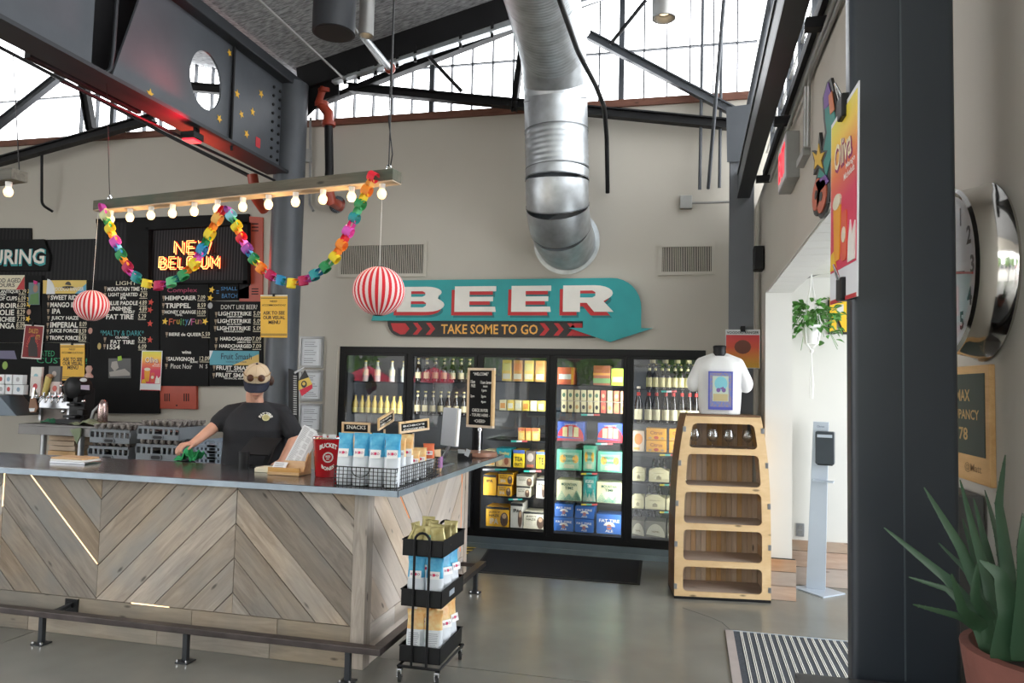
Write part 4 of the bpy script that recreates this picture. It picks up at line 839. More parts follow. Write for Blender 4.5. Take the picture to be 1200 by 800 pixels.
promo(None, 'drink_poster', 'yellow to red drink poster pinned at the foot of the menu board', T1, b[0]-a[0], b[1]-a[1], (a[0], BY-.06, a[1]))

# ================================================================ HANGING BULB BEAM, LANTERNS, CHAIN
bl, br = P(112, 246, Z=2.85), P(460, 211, Z=2.85)
dx = (br-bl).normalized(); dy = Vector((-dx.y, dx.x, 0)); BL = (br-bl).length
Tb = Matrix(((dx.x, dy.x, 0, bl.x), (dx.y, dy.y, 0, bl.y), (0, 0, 1, 2.85), (0, 0, 0, 1)))
bt = thing('bulb_beam', 'weathered timber beam hanging over the bar with a row of glowing bulbs', 'light', (bl.x, bl.y, 2.85))
MB(Tb).box(-.03, 0, 0.004, BL, .10, .070).build('timber', M['beamw'], bt, mtx=Tb, bevel=.004)
MB(Tb).box(-.03, .003, -.002, BL-.002, .097, .004).build('lit_underside', M['beam_lit'], bt, mtx=Tb)
bulbm = mat('glowing_bulb', (1, .8, .5), .3, emit=(1, .68, .34), estr=1.7)
bx = [131, 153.5, 178, 203, 228.5, 255.5, 285, 315, 346.5, 378.5, 412, 447.5]
base = bt; first = None; bw = []
for i, x in enumerate(bx):
    d_ = ray(x, 230); o_ = V_(0, 0, CAMH); t = o_+d_*((bl+dy*.045-o_).dot(dy)/d_.dot(dy)); ux = min(max((t-bl).dot(dx), .04), BL-.03); bw.append(ux)
    p = bl+dx*ux+dy*.045
    lbb = ORD[i]+' glowing amber bulb from the left under the hanging timber beam'
    b_ = thing('light_bulb', lbb, 'light bulb', (p.x, p.y, 2.85), 'bulbs under the hanging timber beam') if first is None else None
    if first is None:
        MB().lathe([(.017, .055), (.019, .088)], p-Vector((0, 0, .088)), 12).build('socket', M['white'], b_, smooth=40)
        MB().lathe([(.001, -.003), (.014, 0), (.022, .010), (.027, .026), (.025, .040), (.017, .052), (.014, .060)], p-Vector((0, 0, .088)), 14).build('bulb', bulbm, b_, smooth=60); first = b_
    else: dup(first, (p.x, p.y, 2.85), label=lbb)
for k in range(4):
    l = bpy.data.lights.new('bulb_glow', 'POINT'); l.energy = 3.5; l.color = (1, .62, .28); l.shadow_soft_size = .04
    lo = bpy.data.objects.new('bulb_glow', l); COL.objects.link(lo); lo.location = bl+dx*BL*(.12+.25*k)+dy*.045+Vector((0, 0, -.15))
# suspension cables
for (x0, y0, yt, u_, lb) in ((122, 222, 95, .07, 'left'), (457, 190, -20, BL-.06, 'right')):
    p = bl+dx*u_+dy*.05+Vector((0, 0, .07)); top = Vector((p.x-(.02 if lb == 'left' else 0), p.y, 3.90 if lb == 'left' else ceil_z(p.x)))
    if lb == 'left': top = P(125, 97, X=GX)
    cb = thing('suspension_cable', lb+' wire cable holding up the hanging bulb beam', 'cable', tuple(p))
    MB().tube([p+Vector((0, 0, .03)), p.lerp(top, .1), top], .004 if lb == 'right' else .0025, 6).build('cable', M['wire'], cb); MB().tube([p+Vector((math.cos(a)*.014, 0, math.sin(a)*.02+.02)) for a in [2*PI*k/10 for k in range(10)]], .004, 6, closed=True).build('hook', M['chrome'], cb, smooth=60)
    if lb == 'right': MB().tube([p+Vector((.01, 0, .03)), p+Vector((.02, 0, .1)), p+Vector((-.01, 0, .3)), p.lerp(top, .5)], .004, 6).build('power_cord', M['black'], cb)
# second beam end at the far left
p = P(13, 210, Z=2.85); b2 = thing('bulb_beam', 'end of a second weathered bulb beam at the far left edge', 'light', tuple(p))
T2 = Matrix.Translation(p) @ Matrix.Rotation(math.atan2(dx.y, dx.x), 4, 'Z'); MB(T2).box(-2.2, 0, 0.004, .0, .10, .070).build('timber', M['beamw'], b2, mtx=T2, bevel=.004)
for k in range(4):
    q_ = p+Vector((-.07-.21*k, .05, 0)); 
    dup(first, (q_.x, q_.y, 2.85), group='bulbs of the second beam', label=ORD[k]+' glowing bulb from the right end of the second beam at the far left edge')
MB().tube([p+Vector((.0, .05, .07)), P(15, 60, Z=4.6)], .004, 6).build('suspension_cable', M['wire'], label='dark cable holding the second beam at the far left', cat='cable')
# lanterns
lant = stripes('red_white_lantern_paper', (.80, .62, .60), (.62, .03, .04), 1, 0, .5, .7)
nt = lant.node_tree; N = nt.nodes; L = nt.links; sx = [n_ for n_ in N if n_.type == 'SEPXYZ'][0]
at = N.new('ShaderNodeMath'); at.operation = 'ARCTAN2'; L.new(sx.outputs[0], at.inputs[0]); L.new(sx.outputs[1], at.inputs[1])
mu = [n_ for n_ in N if n_.type == 'MATH' and n_.operation == 'MULTIPLY'][0]; mu.inputs[1].default_value = 24/(2*PI); L.new(at.outputs[0], mu.inputs[0])
def lantern(c, r, top, label):
    t = thing('paper_lantern', label, 'lantern', (c.x, c.y, c.z-r)); prof = []
    n_ = 40
    for i in range(n_+1):
        a = -PI/2+.16+(PI-.32)*i/n_; prof.append((r*math.cos(a)*(1+.008*(i % 2)), r*.955*math.sin(a)+r))
    mb = MB().lathe(prof, (0, 0, 0), 48, cap=False); mb.build('paper_shade', lant, t, smooth=60, local=True)
    o = t.children[0]
    MB().tube([c+Vector((math.cos(a)*r*.17, math.sin(a)*r*.17, -r*.94)) for a in [2*PI*k/20 for k in range(20)]], .003, 6, closed=True).build('bottom_ring', M['wire'], t)
    MB().tube([c+Vector((math.cos(a)*r*.17, math.sin(a)*r*.17, r*.94)) for a in [2*PI*k/20 for k in range(20)]], .003, 6, closed=True).build('top_ring', M['wire'], t)
    MB().tube([c+Vector((0, 0, r*.9)), top], .0012, 5).build('string', M['white'], t); return t
pr_ = bl+dx*(BL-.16)+dy*.05; pl_ = bl+dx*.06+dy*.05
d_ = P(444, 341, Y=pr_.y); lantern(Vector((d_.x, pr_.y, d_.z)), .148, Vector((d_.x, pr_.y, 2.85)), 'large red and white striped paper lantern in front of the beer sign')
d_ = P(107.5, 358, Y=pl_.y); lantern(Vector((d_.x, pl_.y, d_.z)), .112, Vector((d_.x+.01, pl_.y, 2.86)), 'small red and white striped paper lantern in front of the menu boards')
# paper chain
cols = dict(m=(.62, .03, .25), k=(.72, .10, .50), g=(.02, .26, .08), y=(.80, .62, .02), o=(.85, .25, .02), b=(.02, .25, .50), c=(.45, .01, .08), t=(.02, .28, .30), r=(.70, .01, .03), l=(.25, .62, .72), p=(.35, .08, .40), s=(.8, .45, .1), w=(.70, .72, .40), n=(.10, .45, .20))
seqs = ['kwgyokbgocktgysckntgoykbgyosr', 'plgyorkpbgyorckbgyocktbgnyoorkmtngyosr']
pathpx = [[(119, 240), (125, 257), (133, 278), (143, 301), (153, 319), (167, 331), (184, 335), (200, 331), (215, 322), (228, 309), (237, 292), (246, 274), (254, 258), (262, 243)],
          [(266, 243), (276, 262), (284, 281), (294, 299), (307, 315), (322, 326), (341, 332), (359, 328), (377, 317), (392, 302), (403, 282), (413, 261), (422, 240), (431, 221), (439, 203)]]
ch = thing('paper_chain', 'rainbow paper chain draped in two swags from the hanging bulb beam', 'garland', tuple(bl+dx*1.2+Vector((0, 0, -.6))))
chm = {k: mat('chain_paper_'+k, v, .65, var=.03) for k, v in cols.items()}
nrm = -dy
for path, seq in zip(pathpx, seqs):
    pts = []
    for i, (x, y) in enumerate(path):
        # stay in the upright plane just in front of the beam
        d = ray(x, y); o_ = Vector((0, 0, CAMH)); q0 = bl-dy*.02; t = (q0-o_).dot(dy)/d.dot(dy); pts.append(o_+d*t)
    n_ = len(seq); fine = resample(pts, n_*2+1)
    for i, c in enumerate(seq):
        a, m_, b = fine[2*i], fine[2*i+1], fine[2*i+2]; tg = (b-a).normalized(); ln = (b-a).length*.70; wd = .044
        side = tg.cross(nrm).normalized()
        twist = (0 if i % 2 else PI/2)+(R()-.5)*.3
        e1 = (nrm*math.cos(twist)+side*math.sin(twist)).normalized(); e2 = tg.cross(e1).normalized()   # e2 = strip width direction
        mb = MB(); vs = []; K = 14
        for s_, rr in ((1, 0), (-1, 0)):
            for off in (0, -.0012):
                for k in range(K):
                    an = 2*PI*k/K; vs.append(m_+tg*(ln+off)*math.cos(an)+e1*((.024 if i % 2 else .017)+off)*math.sin(an)+e2*wd*(.62 if i % 2 else .42)*s_)
        fs = []
        for k in range(K):
            j = (k+1) % K; o1, i1, o2, i2 = 0, K, 2*K, 3*K
            fs += [(o1+k, o1+j, o2+j, o2+k), (i1+k, i2+k, i2+j, i1+j), (o1+k, i1+k, i1+j, o1+j), (o2+k, o2+j, i2+j, i2+k)]
        mb.add(vs, fs); mb.build('link', chm[c], ch, smooth=50)

# ================================================================ WALK-IN COOLER
ck = thing('beer_cooler', 'black framed five door glass front beer cooler built into the back wall', 'fridge', (-1.85, YW, 0))
MB().box(FL-.02, YW-.02, 0, FR_+.02, YW+.12, .115).build('curb', mat('cooler_curb_metal', (.20, .25, .28), .45, .4, var=.08), ck, bevel=.004)
MB().box(FL-.02, YW-.035, 0, FR_+.02, YW-.02, .05).build('curb_lip', mat('curb_lip_metal', (.24, .30, .33), .4, .4), ck)
bk = M['black']; FB0, FT0 = .115, 2.10; pitchx = (FR_-FL-.02)/5
MB().box(FL, YW-.01, FT0-.07, FR_, YW+.12, FT0).build('head_frame', bk, ck, bevel=.004)
MB().box(FL, YW-.01, FB0, FR_, YW+.12, FB0+.05).build('sill_frame', bk, ck, bevel=.004)
dvx = [-3.829, -3.003, -2.206, -1.418, -.621, .13]
for i, x in enumerate(dvx): MB().box(x-(.0 if i == 0 else .022), YW-.01, FB0+.05, x+(.05 if i == 0 else .022 if i < 5 else .01), YW+.12, FT0-.07).build('post_frame', bk, ck, bevel=.003)
inn = mat('cooler_lining', (.045, .047, .05), .5, var=.1)
MB().box(FL, YW+.9, .1, FR_, YW+.92, 2.1).build('back_lining', inn, ck); MB().box(FL, YW+.12, .08, FR_, YW+.92, .1).build('floor_lining', inn, ck)
MB().box(FL, YW+.12, 2.1, FR_, YW+.92, 2.12).build('top_lining', inn, ck); MB().box(FL-.02, YW+.12, .1, FL, YW+.92, 2.1).build('side_lining', inn, ck); MB().box(FR_, YW+.12, .1, FR_+.02, YW+.92, 2.1).build('side_lining', inn, ck)
ledm = mat('cooler_strip_lamp', (1, 1, 1), .4, emit=(.92, .97, 1), estr=3)
for i in range(5):
    x0, x1 = dvx[i]+(.05 if i == 0 else .022), dvx[i+1]-.022
    d = MB().box(x0, YW-.02, FB0+.09, x0+.03, YW+.02, FT0-.10).box(x1-.03, YW-.02, FB0+.09, x1, YW+.02, FT0-.10).box(x0, YW-.02, FB0+.05, x1, YW+.02, FB0+.09).box(x0, YW-.02, FT0-.10, x1, YW+.02, FT0-.07)
    d = d.build('door', bk, ck)
    MB().box(x0+.03, YW-.004, FB0+.09, x1-.03, YW+.004, FT0-.10).build('pane', M['fglass'], d)
    if i > 0: MB().box(x0+.008, YW-.055, 1.0, x0+.022, YW-.02, 1.35).build('handle', bk, d, bevel=.004)
    MB().box(x1+.0, YW+.125, .3, x1+.035, YW+.135, 2.0).build('strip_lamp', ledm, ck)
    l = bpy.data.lights.new('cooler_light', 'AREA'); l.shape = 'RECTANGLE'; l.size = .06; l.size_y = 1.7; l.energy = 13; l.color = (.95, .98, 1)
    lo = bpy.data.objects.new('cooler_light', l); COL.objects.link(lo); lo.location = (x1-.01, YW+.14, 1.1); lo.rotation_euler = (Vector((x0+.35, YW+.5, 1.1))-lo.location).to_track_quat('-Z', 'Y').to_euler()
CY = YW+.32                                   # front of the goods
def shelf(i, y):
    x0, x1 = dvx[i]+.03, dvx[i+1]-.03; z = P((dvx_px[i]+dvx_px[i+1])/2, y, Y=CY).z
    mb = MB()
    mb.box(x0, CY-.03, z-.012, x1, CY-.02, z).box(x0, CY+.55, z-.012, x1, CY+.56, z)
    for k in range(24): mb.box(x0+(x1-x0)*k/23-.002, CY-.02, z-.008, x0+(x1-x0)*k/23+.002, CY+.55, z)
    mb.build('wire_shelf', M['black'], ck); return z
dvx_px = [400, 479, 562, 647, 736, 818]
def rail_tag(i, y, x0, x1, cols_=((.05, .5, .4), (.7, .72, .7), (.6, .1, .1))):
    for k, c in enumerate(cols_):
        a = x0+(x1-x0)*k/len(cols_); b = x0+(x1-x0)*(k+1)/len(cols_); pp([(a, y), (b, y), (b, y+2), (a, y+2)], CY-.03, .004).build('price_tag', flat(c), ck)
SZ = {}
for i, ys in enumerate(((484, 545), (486, 545), (481, 515.5, 547.5, 582, 622), (483.5, 517.5, 552, 588, 628.5), (456, 496, 530, 565, 597.5, 636))):
    for y in ys:
        if y in (622, 628.5, 636): SZ[(i, y)] = .10+.065; continue
        SZ[(i, y)] = shelf(i, y)
def goods(i, ybase, x0, x1, ytop, col, label, top=None, patches=(), texts=(), depth=.26, name='beer_carton', cat='box', handle=False, group=None, yo=0, face=None):
    """a carton standing on a shelf, its front between photo columns x0..x1"""
    z = SZ[(i, ybase)]; a, b = P(x0, ybase, Y=CY+yo), P(x1, ybase, Y=CY+yo); zt_ = P((x0+x1)/2, ytop, Y=CY+yo).z; z0 = z+.001
    zb0 = P((x0+x1)/2, ybase, Y=CY+yo).z
    t = thing(name, label, cat, ((a.x+b.x)/2, CY+yo+depth/2, z0), group)
    m = flat(col); H = zt_-zb0 if zt_-zb0 > .03 else .1
    MB().box(a.x+.002, CY+yo, z0, b.x-.002, CY+yo+depth, z0+H).build('carton', m, t, bevel=.002)
    if top: MB().box(a.x+.004, CY+yo+.002, z0+H, b.x-.004, CY+yo+depth-.002, z0+H+.002).build('lid', flat(top), t)
    T = FW(CY+yo); Wd = b.x-a.x
    for j_, (poly, c) in enumerate(patches):
        MB(T).prism([(a.x+Wd*u, z0+H*v) for u, v in poly], .0002, .0015+.0006*j_).build('printed_patch', flat(c), t)
    for tx, u, v, wu, hv, c, arc in texts:
        MB(T).text(tx, a.x+Wd*u, z0+H*v, Wd*wu, H*hv, .02, z1=.0022+.0006*len(patches), arc=(Wd*.8 if arc else None)).build('lettering', flat(c), t)
    if handle: MB().tube([(a.x+Wd*.3, CY+yo+depth*.4, z0+H), (a.x+Wd*.35, CY+yo+depth*.4, z0+H+.05), (a.x+Wd*.65, CY+yo+depth*.4, z0+H+.05), (a.x+Wd*.7, CY+yo+depth*.4, z0+H)], .01, 6).build('handle', M['black'], t)
    return t
def el(cx, cy, rx, ry, n=14, a0=0, a1=2*PI): return disc(cx, cy, rx, ry, n, a0, a1)
rc = lambda a, b, c, d: [(a, b), (c, b), (c, d), (a, d)]
YEL, DK, CRM, BLU, GRN, TEA = (.80, .42, .02), (.02, .02, .02), (.66, .62, .46), (.02, .12, .42), (.10, .45, .28), (.02, .30, .26)
# third door ------------------------------------------------------------------
for i_, (x0, x1) in enumerate(((607, 614.5), (615.5, 622), (623, 631.5))):
    goods(2, 515.5, x0, x1, 501, (.75, .45, .10), ('left', 'middle', 'right')[i_ % 3]+' orange topped can in the row of three, third cooler door', patches=((rc(0, .75, 1, 1), (.6, .15, .06)), (rc(.2, .1, .8, .6), (.72, .60, .20))), depth=.07, name='beer_can', cat='can', group='three orange cans behind the third cooler door')
goods(2, 547.5, 566, 580, 529, (.60, .50, .30), 'cream carton with orange print partly behind the counter end', patches=((rc(.3, .1, .9, .5), (.7, .35, .06)),))
goods(2, 547.5, 581, 598.5, 526, (.02, .30, .35), 'teal carton with colourful lower half on the upper shelf of the third door', patches=((rc(0, 0, 1, .48), (.6, .38, .2)), (el(.3, .25, .15, .2), (.75, .6, .3)), (el(.7, .3, .15, .2), (.3, .1, .05))), texts=(('Trolley', .55, .72, .7, .2, (.7, .6, .2), False),))
goods(2, 547.5, 601, 614.5, 527, (.82, .58, .02), 'bright yellow carton with blue top and TEA in black letters', patches=((rc(0, .8, 1, 1), (.08, .15, .45)),), texts=(('TEA', .5, .48, .7, .25, DK, False), ('PARTY', .5, .17, .7, .18, DK, False)))
goods(2, 547.5, 615.5, 627, 527.5, (.12, .09, .07), 'dark carton between the two yellow tea cartons', patches=((el(.5, .62, .33, .25), (.42, .36, .3)), (rc(.15, .05, .85, .2), (.35, .1, .05))))
goods(2, 547.5, 628, 640, 528, (.82, .58, .02), 'yellow carton reading TE at the right edge of the third door', texts=(('TE', .5, .45, .6, .4, DK, False),), patches=((rc(0, .85, 1, 1), (.08, .15, .45)),))
rail_tag(2, 549, 566, 594, ((.4, .4, .4), (.05, .45, .38))); rail_tag(2, 551, 614, 634); rail_tag(2, 515.8, 599, 618); rail_tag(2, 584, 596, 612, ((.05, .45, .38), (.6, .6, .6), (.05, .45, .38)))
def ipa(i, yb, x0, x1, yt, col, label, txt=True, dd=.26, fig=True, two=False):
    pt = [(rc(0, .88, 1, 1), DK)]
    if fig: pt += [(el(.80, .38, .17, .36), (.10, .06, .04)), (el(.80, .55, .09, .13), (.45, .30, .18))]
    return goods(i, yb, x0, x1, yt, col, label, patches=pt, texts=((('JUICY', .38, .72, .5, .12, DK, False), ('HAZE', .36, .56, .44, .12, DK, False), ('IPA', .36, .27, .36, .28, (.65, .6, .5), False)) if txt else (('IPA', .5, .7, .5, .14, DK, False),)), depth=dd)
ipa(2, 582, 566, 581, 558, YEL, 'narrow orange IPA carton at the left of the middle shelf', False, fig=False)
ipa(2, 582, 582.5, 599, 568.5, YEL, 'lower of two stacked orange IPA cartons on the middle shelf')
SZ[(2, 'a')] = SZ[(2, 582)]+(P(590, 568.5, Y=CY).z-P(590, 582, Y=CY).z)+.002; SZ[(2, 'b')] = SZ[(2, 'a')]
def stacked(base_key, i, ylow, yhigh, x0, x1, yt, *a, **k):
    SZ[(i, yhigh)] = SZ[(i, ylow)]+(P((x0+x1)/2, yhigh, Y=CY).z-P((x0+x1)/2, ylow, Y=CY).z)+.004; return k.pop('fn')(i, yhigh, x0, x1, yt, *a, **k)
stacked(0, 2, 582, 568.3, 583.5, 601, 555, YEL, 'upper of two stacked orange IPA cartons on the middle shelf', fn=ipa)
ipa(2, 582, 605, 621, 569.5, (.58, .54, .42), 'lower of two stacked cream IPA cartons on the middle shelf')
stacked(0, 2, 582, 569.3, 605, 624, 556.5, (.58, .54, .42), 'upper of two stacked cream IPA cartons on the middle shelf', fn=ipa)
ipa(2, 582, 628, 638.5, 559, (.62, .60, .52), 'pale carton at the right end of the middle shelf', False)
ipa(2, 622, 569, 596, 599, YEL, 'large orange IPA case on the floor of the third cooler door')
ipa(2, 622, 597.5, 612, 593, (.55, .53, .46), 'tall black and cream case standing between orange and cream cases', False)
ipa(2, 622, 613, 638, 602, (.62, .58, .44), 'low cream IPA case at the right on the floor of the third cooler door')
# pale reflection-lit upper shelf goods of the third door
for r_, yb, yt in ((0, 481, 470),):
    for k in range(6):
        x0 = 585+k*9; goods(2, yb, x0, x0+8, yt-1, (.80, .60, .10) if k % 2 else (.75, .68, .40), ORD[k]+' small yellow carton from left in the row behind the third cooler door', patches=((rc(.15, .2, .85, .7), (.7, .3, .05) if k % 3 == 0 else (.72, .7, .55)),), group='yellow cartons on the top shelf of the third door', name='beer_pack')
sh3 = shelf(2, 446.5); SZ[(2, 446.5)] = sh3
for k in range(4): goods(2, 446.5, 588+k*13, 599+k*13, 422, (.80, .58, .12) if k % 2 == 0 else (.70, .36, .10), ORD[k]+' tall yellow or orange carton from left at the top of the third cooler door', patches=((rc(.1, .5, .9, .85), (.75, .30, .10) if k % 2 else (.7, .62, .2)), (rc(.1, .1, .9, .35), (.72, .68, .5))), group='tall cartons at the top of the third cooler door', name='beer_pack')
# fourth door -------------------------------------------------------------------
for row, (yb, yt) in enumerate(((483.5, 471),)):
    for k in range(10):
        x0 = 657.5+k*7.7; c = [(.74, .66, .38)]*6+[(.60, .12, .08), (.74, .60, .30), (.65, .2, .1), (.7, .35, .2)]; c = c[k]
        goods(3, yb, x0, x0+6.3, yt, c, ORD[k]+' slim can from left, lower layer, fourth cooler door, '+('cream' if k < 6 else 'red or orange'), patches=((el(.5, .5, .28, .2), DK if k in (0, 1, 3, 5) else (.55, .3, .1)),), depth=.07, name='beer_can', cat='can', group=('cream' if k < 6 else 'red')+' cans of the lower layer, fourth door')
        stk = SZ[(3, 483.5)]+(P(690, 471, Y=CY).z-P(690, 483.5, Y=CY).z)+.012; SZ[(3, 470)] = stk
        goods(3, 470, x0, x0+6.3, 457.5, c, ORD[k]+' slim can from left, upper layer, fourth cooler door, '+('cream' if k < 6 else 'red or orange'), patches=((el(.5, .5, .28, .2), (.1, .2, .12) if k < 6 else (.7, .5, .3)),), depth=.07, name='beer_can', cat='can', group=('cream' if k < 6 else 'red')+' cans of the upper layer, fourth door')
MB().box(dvx[3]+.05, CY-.01, SZ[(3, 470)]-.009, dvx[4]-.05, CY+.3, SZ[(3, 470)]-.003).build('tray', M['cream'], ck)
for x0, x1, s_ in ((653, 684, 'left'), (700, 730, 'right')):
    goods(3, 517.5, x0, x1, 495, (.04, .10, .42), s_+' blue and red variety pack behind the fourth cooler door', patches=((el(.5, .12, .5, .75, 18, 0, PI), (.60, .03, .04)), (rc(.2, .22, .38, .72), (.70, .60, .30)), (rc(.42, .22, .58, .78), (.45, .42, .36)), (rc(.62, .22, .80, .72), (.70, .62, .30)), (rc(0, 0, 1, .13), (.45, .03, .05))), texts=(('VARIETY', .5, .86, .5, .08, (.6, .6, .7), False),))
def green(x0, x1, lb, tall=False):
    goods(3, 552, x0, x1, 522 if tall else 528, GRN, lb, patches=((rc(.12, .08, .88, .85), (.30, .52, .34)), (el(.25, .55, .12, .2), (.75, .40, .05)), (el(.75, .55, .12, .2), (.75, .40, .05)), (rc(.3, .1, .7, .28), (.55, .56, .36))), texts=(('FRESH', .5, .68, .45, .12, (.03, .2, .12), False), ('SQUEEZED', .5, .45, .5, .1, (.03, .2, .12), False)))
green(652, 681.5, 'left green carton with orange fruit print in the fourth cooler door'); green(683, 698, 'narrow upright green carton between the two wide green ones', True); green(700, 729.5, 'right green carton with orange fruit print in the fourth cooler door')
def mtn(x0, x1, lb, tall=False):
    body = TEA if tall else (.66, .64, .38); ln = (.08, .32, .26) if not tall else (.62, .66, .5); pt = []
    for cx, h in ((.2, .45), (.5, .3), (.8, .48)):
        for k in range(4):
            s_ = 1-k*.24; pt.append(([(cx-.2*s_, .03), (cx-.2*s_+.02, .03), (cx, .03+h*s_-.03), (cx+.2*s_-.02, .03), (cx+.2*s_, .03), (cx, .03+h*s_)], ln))
    goods(3, 588, x0, x1, 558 if tall else 564, body, lb, patches=pt, texts=(('MOUNTAIN', .5, .80, .62, .14, (.03, .12, .08) if not tall else (.7, .7, .6), False), ('TIME', .5, .62, .34, .14, (.03, .12, .08) if not tall else (.7, .7, .6), False)))
mtn(652, 681.5, 'left cream carton with green mountain peaks in the fourth cooler door'); mtn(683, 698, 'narrow dark teal mountain carton between the cream ones', True); mtn(699, 729, 'right cream carton with green mountain peaks in the fourth cooler door')
def tire(i, yb, x0, x1, yt, lb, **k):
    goods(i, yb, x0, x1, yt, (.015, .11, .40), lb, patches=((el(.5, .38, .22, .25, 14, 0, PI), (.66, .66, .62)), (el(.5, .36, .10, .14, 12), (.45, .15, .08)), (rc(.3, .34, .7, .38), (.015, .11, .40))), texts=(('FAT TIRE', .5, .68, .78, .16, (.70, .70, .66), False), ('ALE', .5, .16, .3, .13, (.66, .66, .62), False)), **k)
tire(3, 628.5, 648.5, 672, 612.5, 'front left lower blue ale six pack'); tire(3, 628.5, 673, 695.5, 613, 'front middle lower blue ale six pack')
stacked(0, 3, 628.5, 612.2, 649.5, 671.5, 597, 'front left upper blue ale six pack with black handle', fn=tire, handle=True); stacked(0, 3, 628.5, 612.6, 673.5, 696, 598, 'front middle upper blue ale six pack with black handle', fn=tire, handle=True)
tire(3, 628.5, 698.5, 729, 605.5, 'wide blue ale case at the right on the cooler floor')
s4 = shelf(3, 451); SZ[(3, 451)] = s4
goods(3, 451, 653, 672, 431, (.65, .12, .04), 'red and white carton at the top left of the fourth cooler door', patches=((rc(.1, .3, .9, .6), (.7, .68, .6)), (rc(.85, 0, 1, 1), (.75, .35, .03))))
goods(3, 451, 695, 715, 428, (.35, .10, .04), 'dark orange and green striped carton at the top of the fourth door', patches=((rc(0, .1, 1, .35), (.15, .3, .1)), (rc(0, .5, 1, .62), (.6, .25, .05))))
goods(3, 451, 716, 731, 431, (.50, .70, .05), 'lime green carton at the top right of the fourth cooler door', patches=((rc(.1, .2, .9, .5), (.5, .45, .3)),))
for i, y, a, b in ((3, 519, 698, 718), (3, 554, 681, 700), (3, 590, 681, 700), (3, 485, 681, 703), (4, 457.5, 775, 793), (4, 532, 773, 792), (4, 567, 773, 790), (4, 599, 773, 789)): rail_tag(i, y, a, b, ((.6, .5, .05), (.1, .45, .35), (.6, .1, .1)) if y > 520 else ((.05, .45, .38), (.6, .6, .6), (.6, .1, .1)))
# bottles (one lathe each, copied)
def bottle_proto(name, label, group, body, lab, cap, h=.23, r=.031, labz=(.04, .11), neck=True):
    t = thing(name, label, 'bottle', (0, 0, 0), group)
    MB().lathe([(r*.9, 0), (r, .006), (r, h*.52), (r*.8, h*.62), (r*.42, h*.76), (r*.40, h*.93), (r*.46, h*.94)], (0, 0, 0), 12).build('glass', body, t, local=True, smooth=50)
    MB().lathe([(r+.0008, labz[0]), (r+.0008, labz[1])], (0, 0, 0), 12, cap=False).build('label', lab, t, local=True, smooth=50)
    MB().lathe([(r*.5, h*.935), (r*.5, h), (.001, h)], (0, 0, 0), 10).build('cap', cap, t, local=True, smooth=40)
    if neck: MB().lathe([(r*.46, h*.74), (r*.43, h*.84)], (0, 0, 0), 12, cap=False).build('neck_label', lab if neck is True else neck, t, local=True, smooth=50)
    return t
def place_bottles(pr, spots, i, yb, lab=None, grp=None):
    first_ = True
    for k, x in enumerate(spots):
        p = P(x, yb, Y=CY+.05); z = SZ[(i, yb)]+.002
        if first_: base_ = pr['label']; pr.location = (p.x, CY+.05, z); first_ = False; pr['label'] = base_.split(',')[0]+', first from left'
        else: dup(pr, (p.x, CY+.05, z), label=base_+', '+ORD[k]+' from left')
b1 = bottle_proto('beer_bottle', 'gold necked bottle on the upper shelf of the fifth door', 'gold necked bottles, upper shelf of the fifth door', M['bottleg'], flat((.62, .55, .28)), flat((.55, .42, .12)), .26, .034, (.02, .12))
place_bottles(b1, [761, 768, 776, 783, 791, 798, 806, 813], 4, 456)
s5 = shelf(4, 428); SZ[(4, 428)] = s5
b2_ = bottle_proto('beer_bottle', 'small dark bottle at the top of the fifth door', 'small bottles at the top of the fifth door', M['bottleg'], flat((.55, .48, .25)), flat((.5, .4, .1)), .12, .03, (.02, .06))
place_bottles(b2_, [765, 780, 794, 807], 4, 428)
b3 = bottle_proto('beer_bottle', 'tall red necked bottle behind the fifth door', 'red necked bottles, second shelf of the fifth door', M['bottleg'], flat((.62, .56, .36)), flat((.6, .5, .4)), .38, .042, (.03, .14), flat((.50, .04, .03)))
place_bottles(b3, [748, 760, 769, 780, 789, 799, 808, 816], 4, 496)
# orange and cream cartons, fifth door
goods(4, 530, 741, 755, 506, (.70, .55, .40), 'pale carton with an orange fruit at the left of the fifth door', patches=((el(.5, .6, .35, .28), (.75, .25, .04)), (rc(.1, .08, .6, .2), (.7, .4, .1))))
for x0, x1, c in ((757, 781, 'centre'), (784, 806, 'right')):
    for lv, yb, yt in (('lower', 530, 516.5), ('upper', 516.3, 502.5)):
        f = lambda i, y, a, b, t_, lb: goods(i, y, a, b, t_, (.82, .38, .01), lb, patches=((el(.5, .2, .12, .14), (.6, .08, .02)), (el(.2, .16, .08, .1), (.5, .3, .1)), (el(.8, .16, .08, .1), (.5, .3, .1))), texts=(('Citrus', .5, .62, .6, .3, (.45, .12, .01), False),))
        lb = '%s of two stacked orange cartons at the %s of the fifth door' % (lv, c)
        if lv == 'lower': f(4, yb, x0, x1, yt, lb)
        else: stacked(0, 4, 530, yb, x0, x1, yt, lb, fn=f)
def house(i, yb, x0, x1, yt, lb, c=(.66, .60, .36)):
    t = goods(i, yb, x0, x1, yt+3, c, lb, patches=((rc(.38, .22, .62, .42), (.30, .26, .15)), ([(.36, .42), (.64, .42), (.5, .58)], (.25, .22, .12))), texts=(('DOMESTIC', .5, .78, .5, .07, (.3, .25, .15), False),))
    z = SZ[(i, yb)]; a, b = P(x0, yb, Y=CY), P(x1, yb, Y=CY); H = P((x0+x1)/2, yt+3, Y=CY).z-P((x0+x1)/2, yb, Y=CY).z
    MB(FW(CY+.002)).prism([(a.x+.004, z+H), (b.x-.004, z+H), ((a.x+b.x)/2+.03, z+H+.035), ((a.x+b.x)/2-.03, z+H+.035)], 0, .004).build('gable_top', flat(c), t)
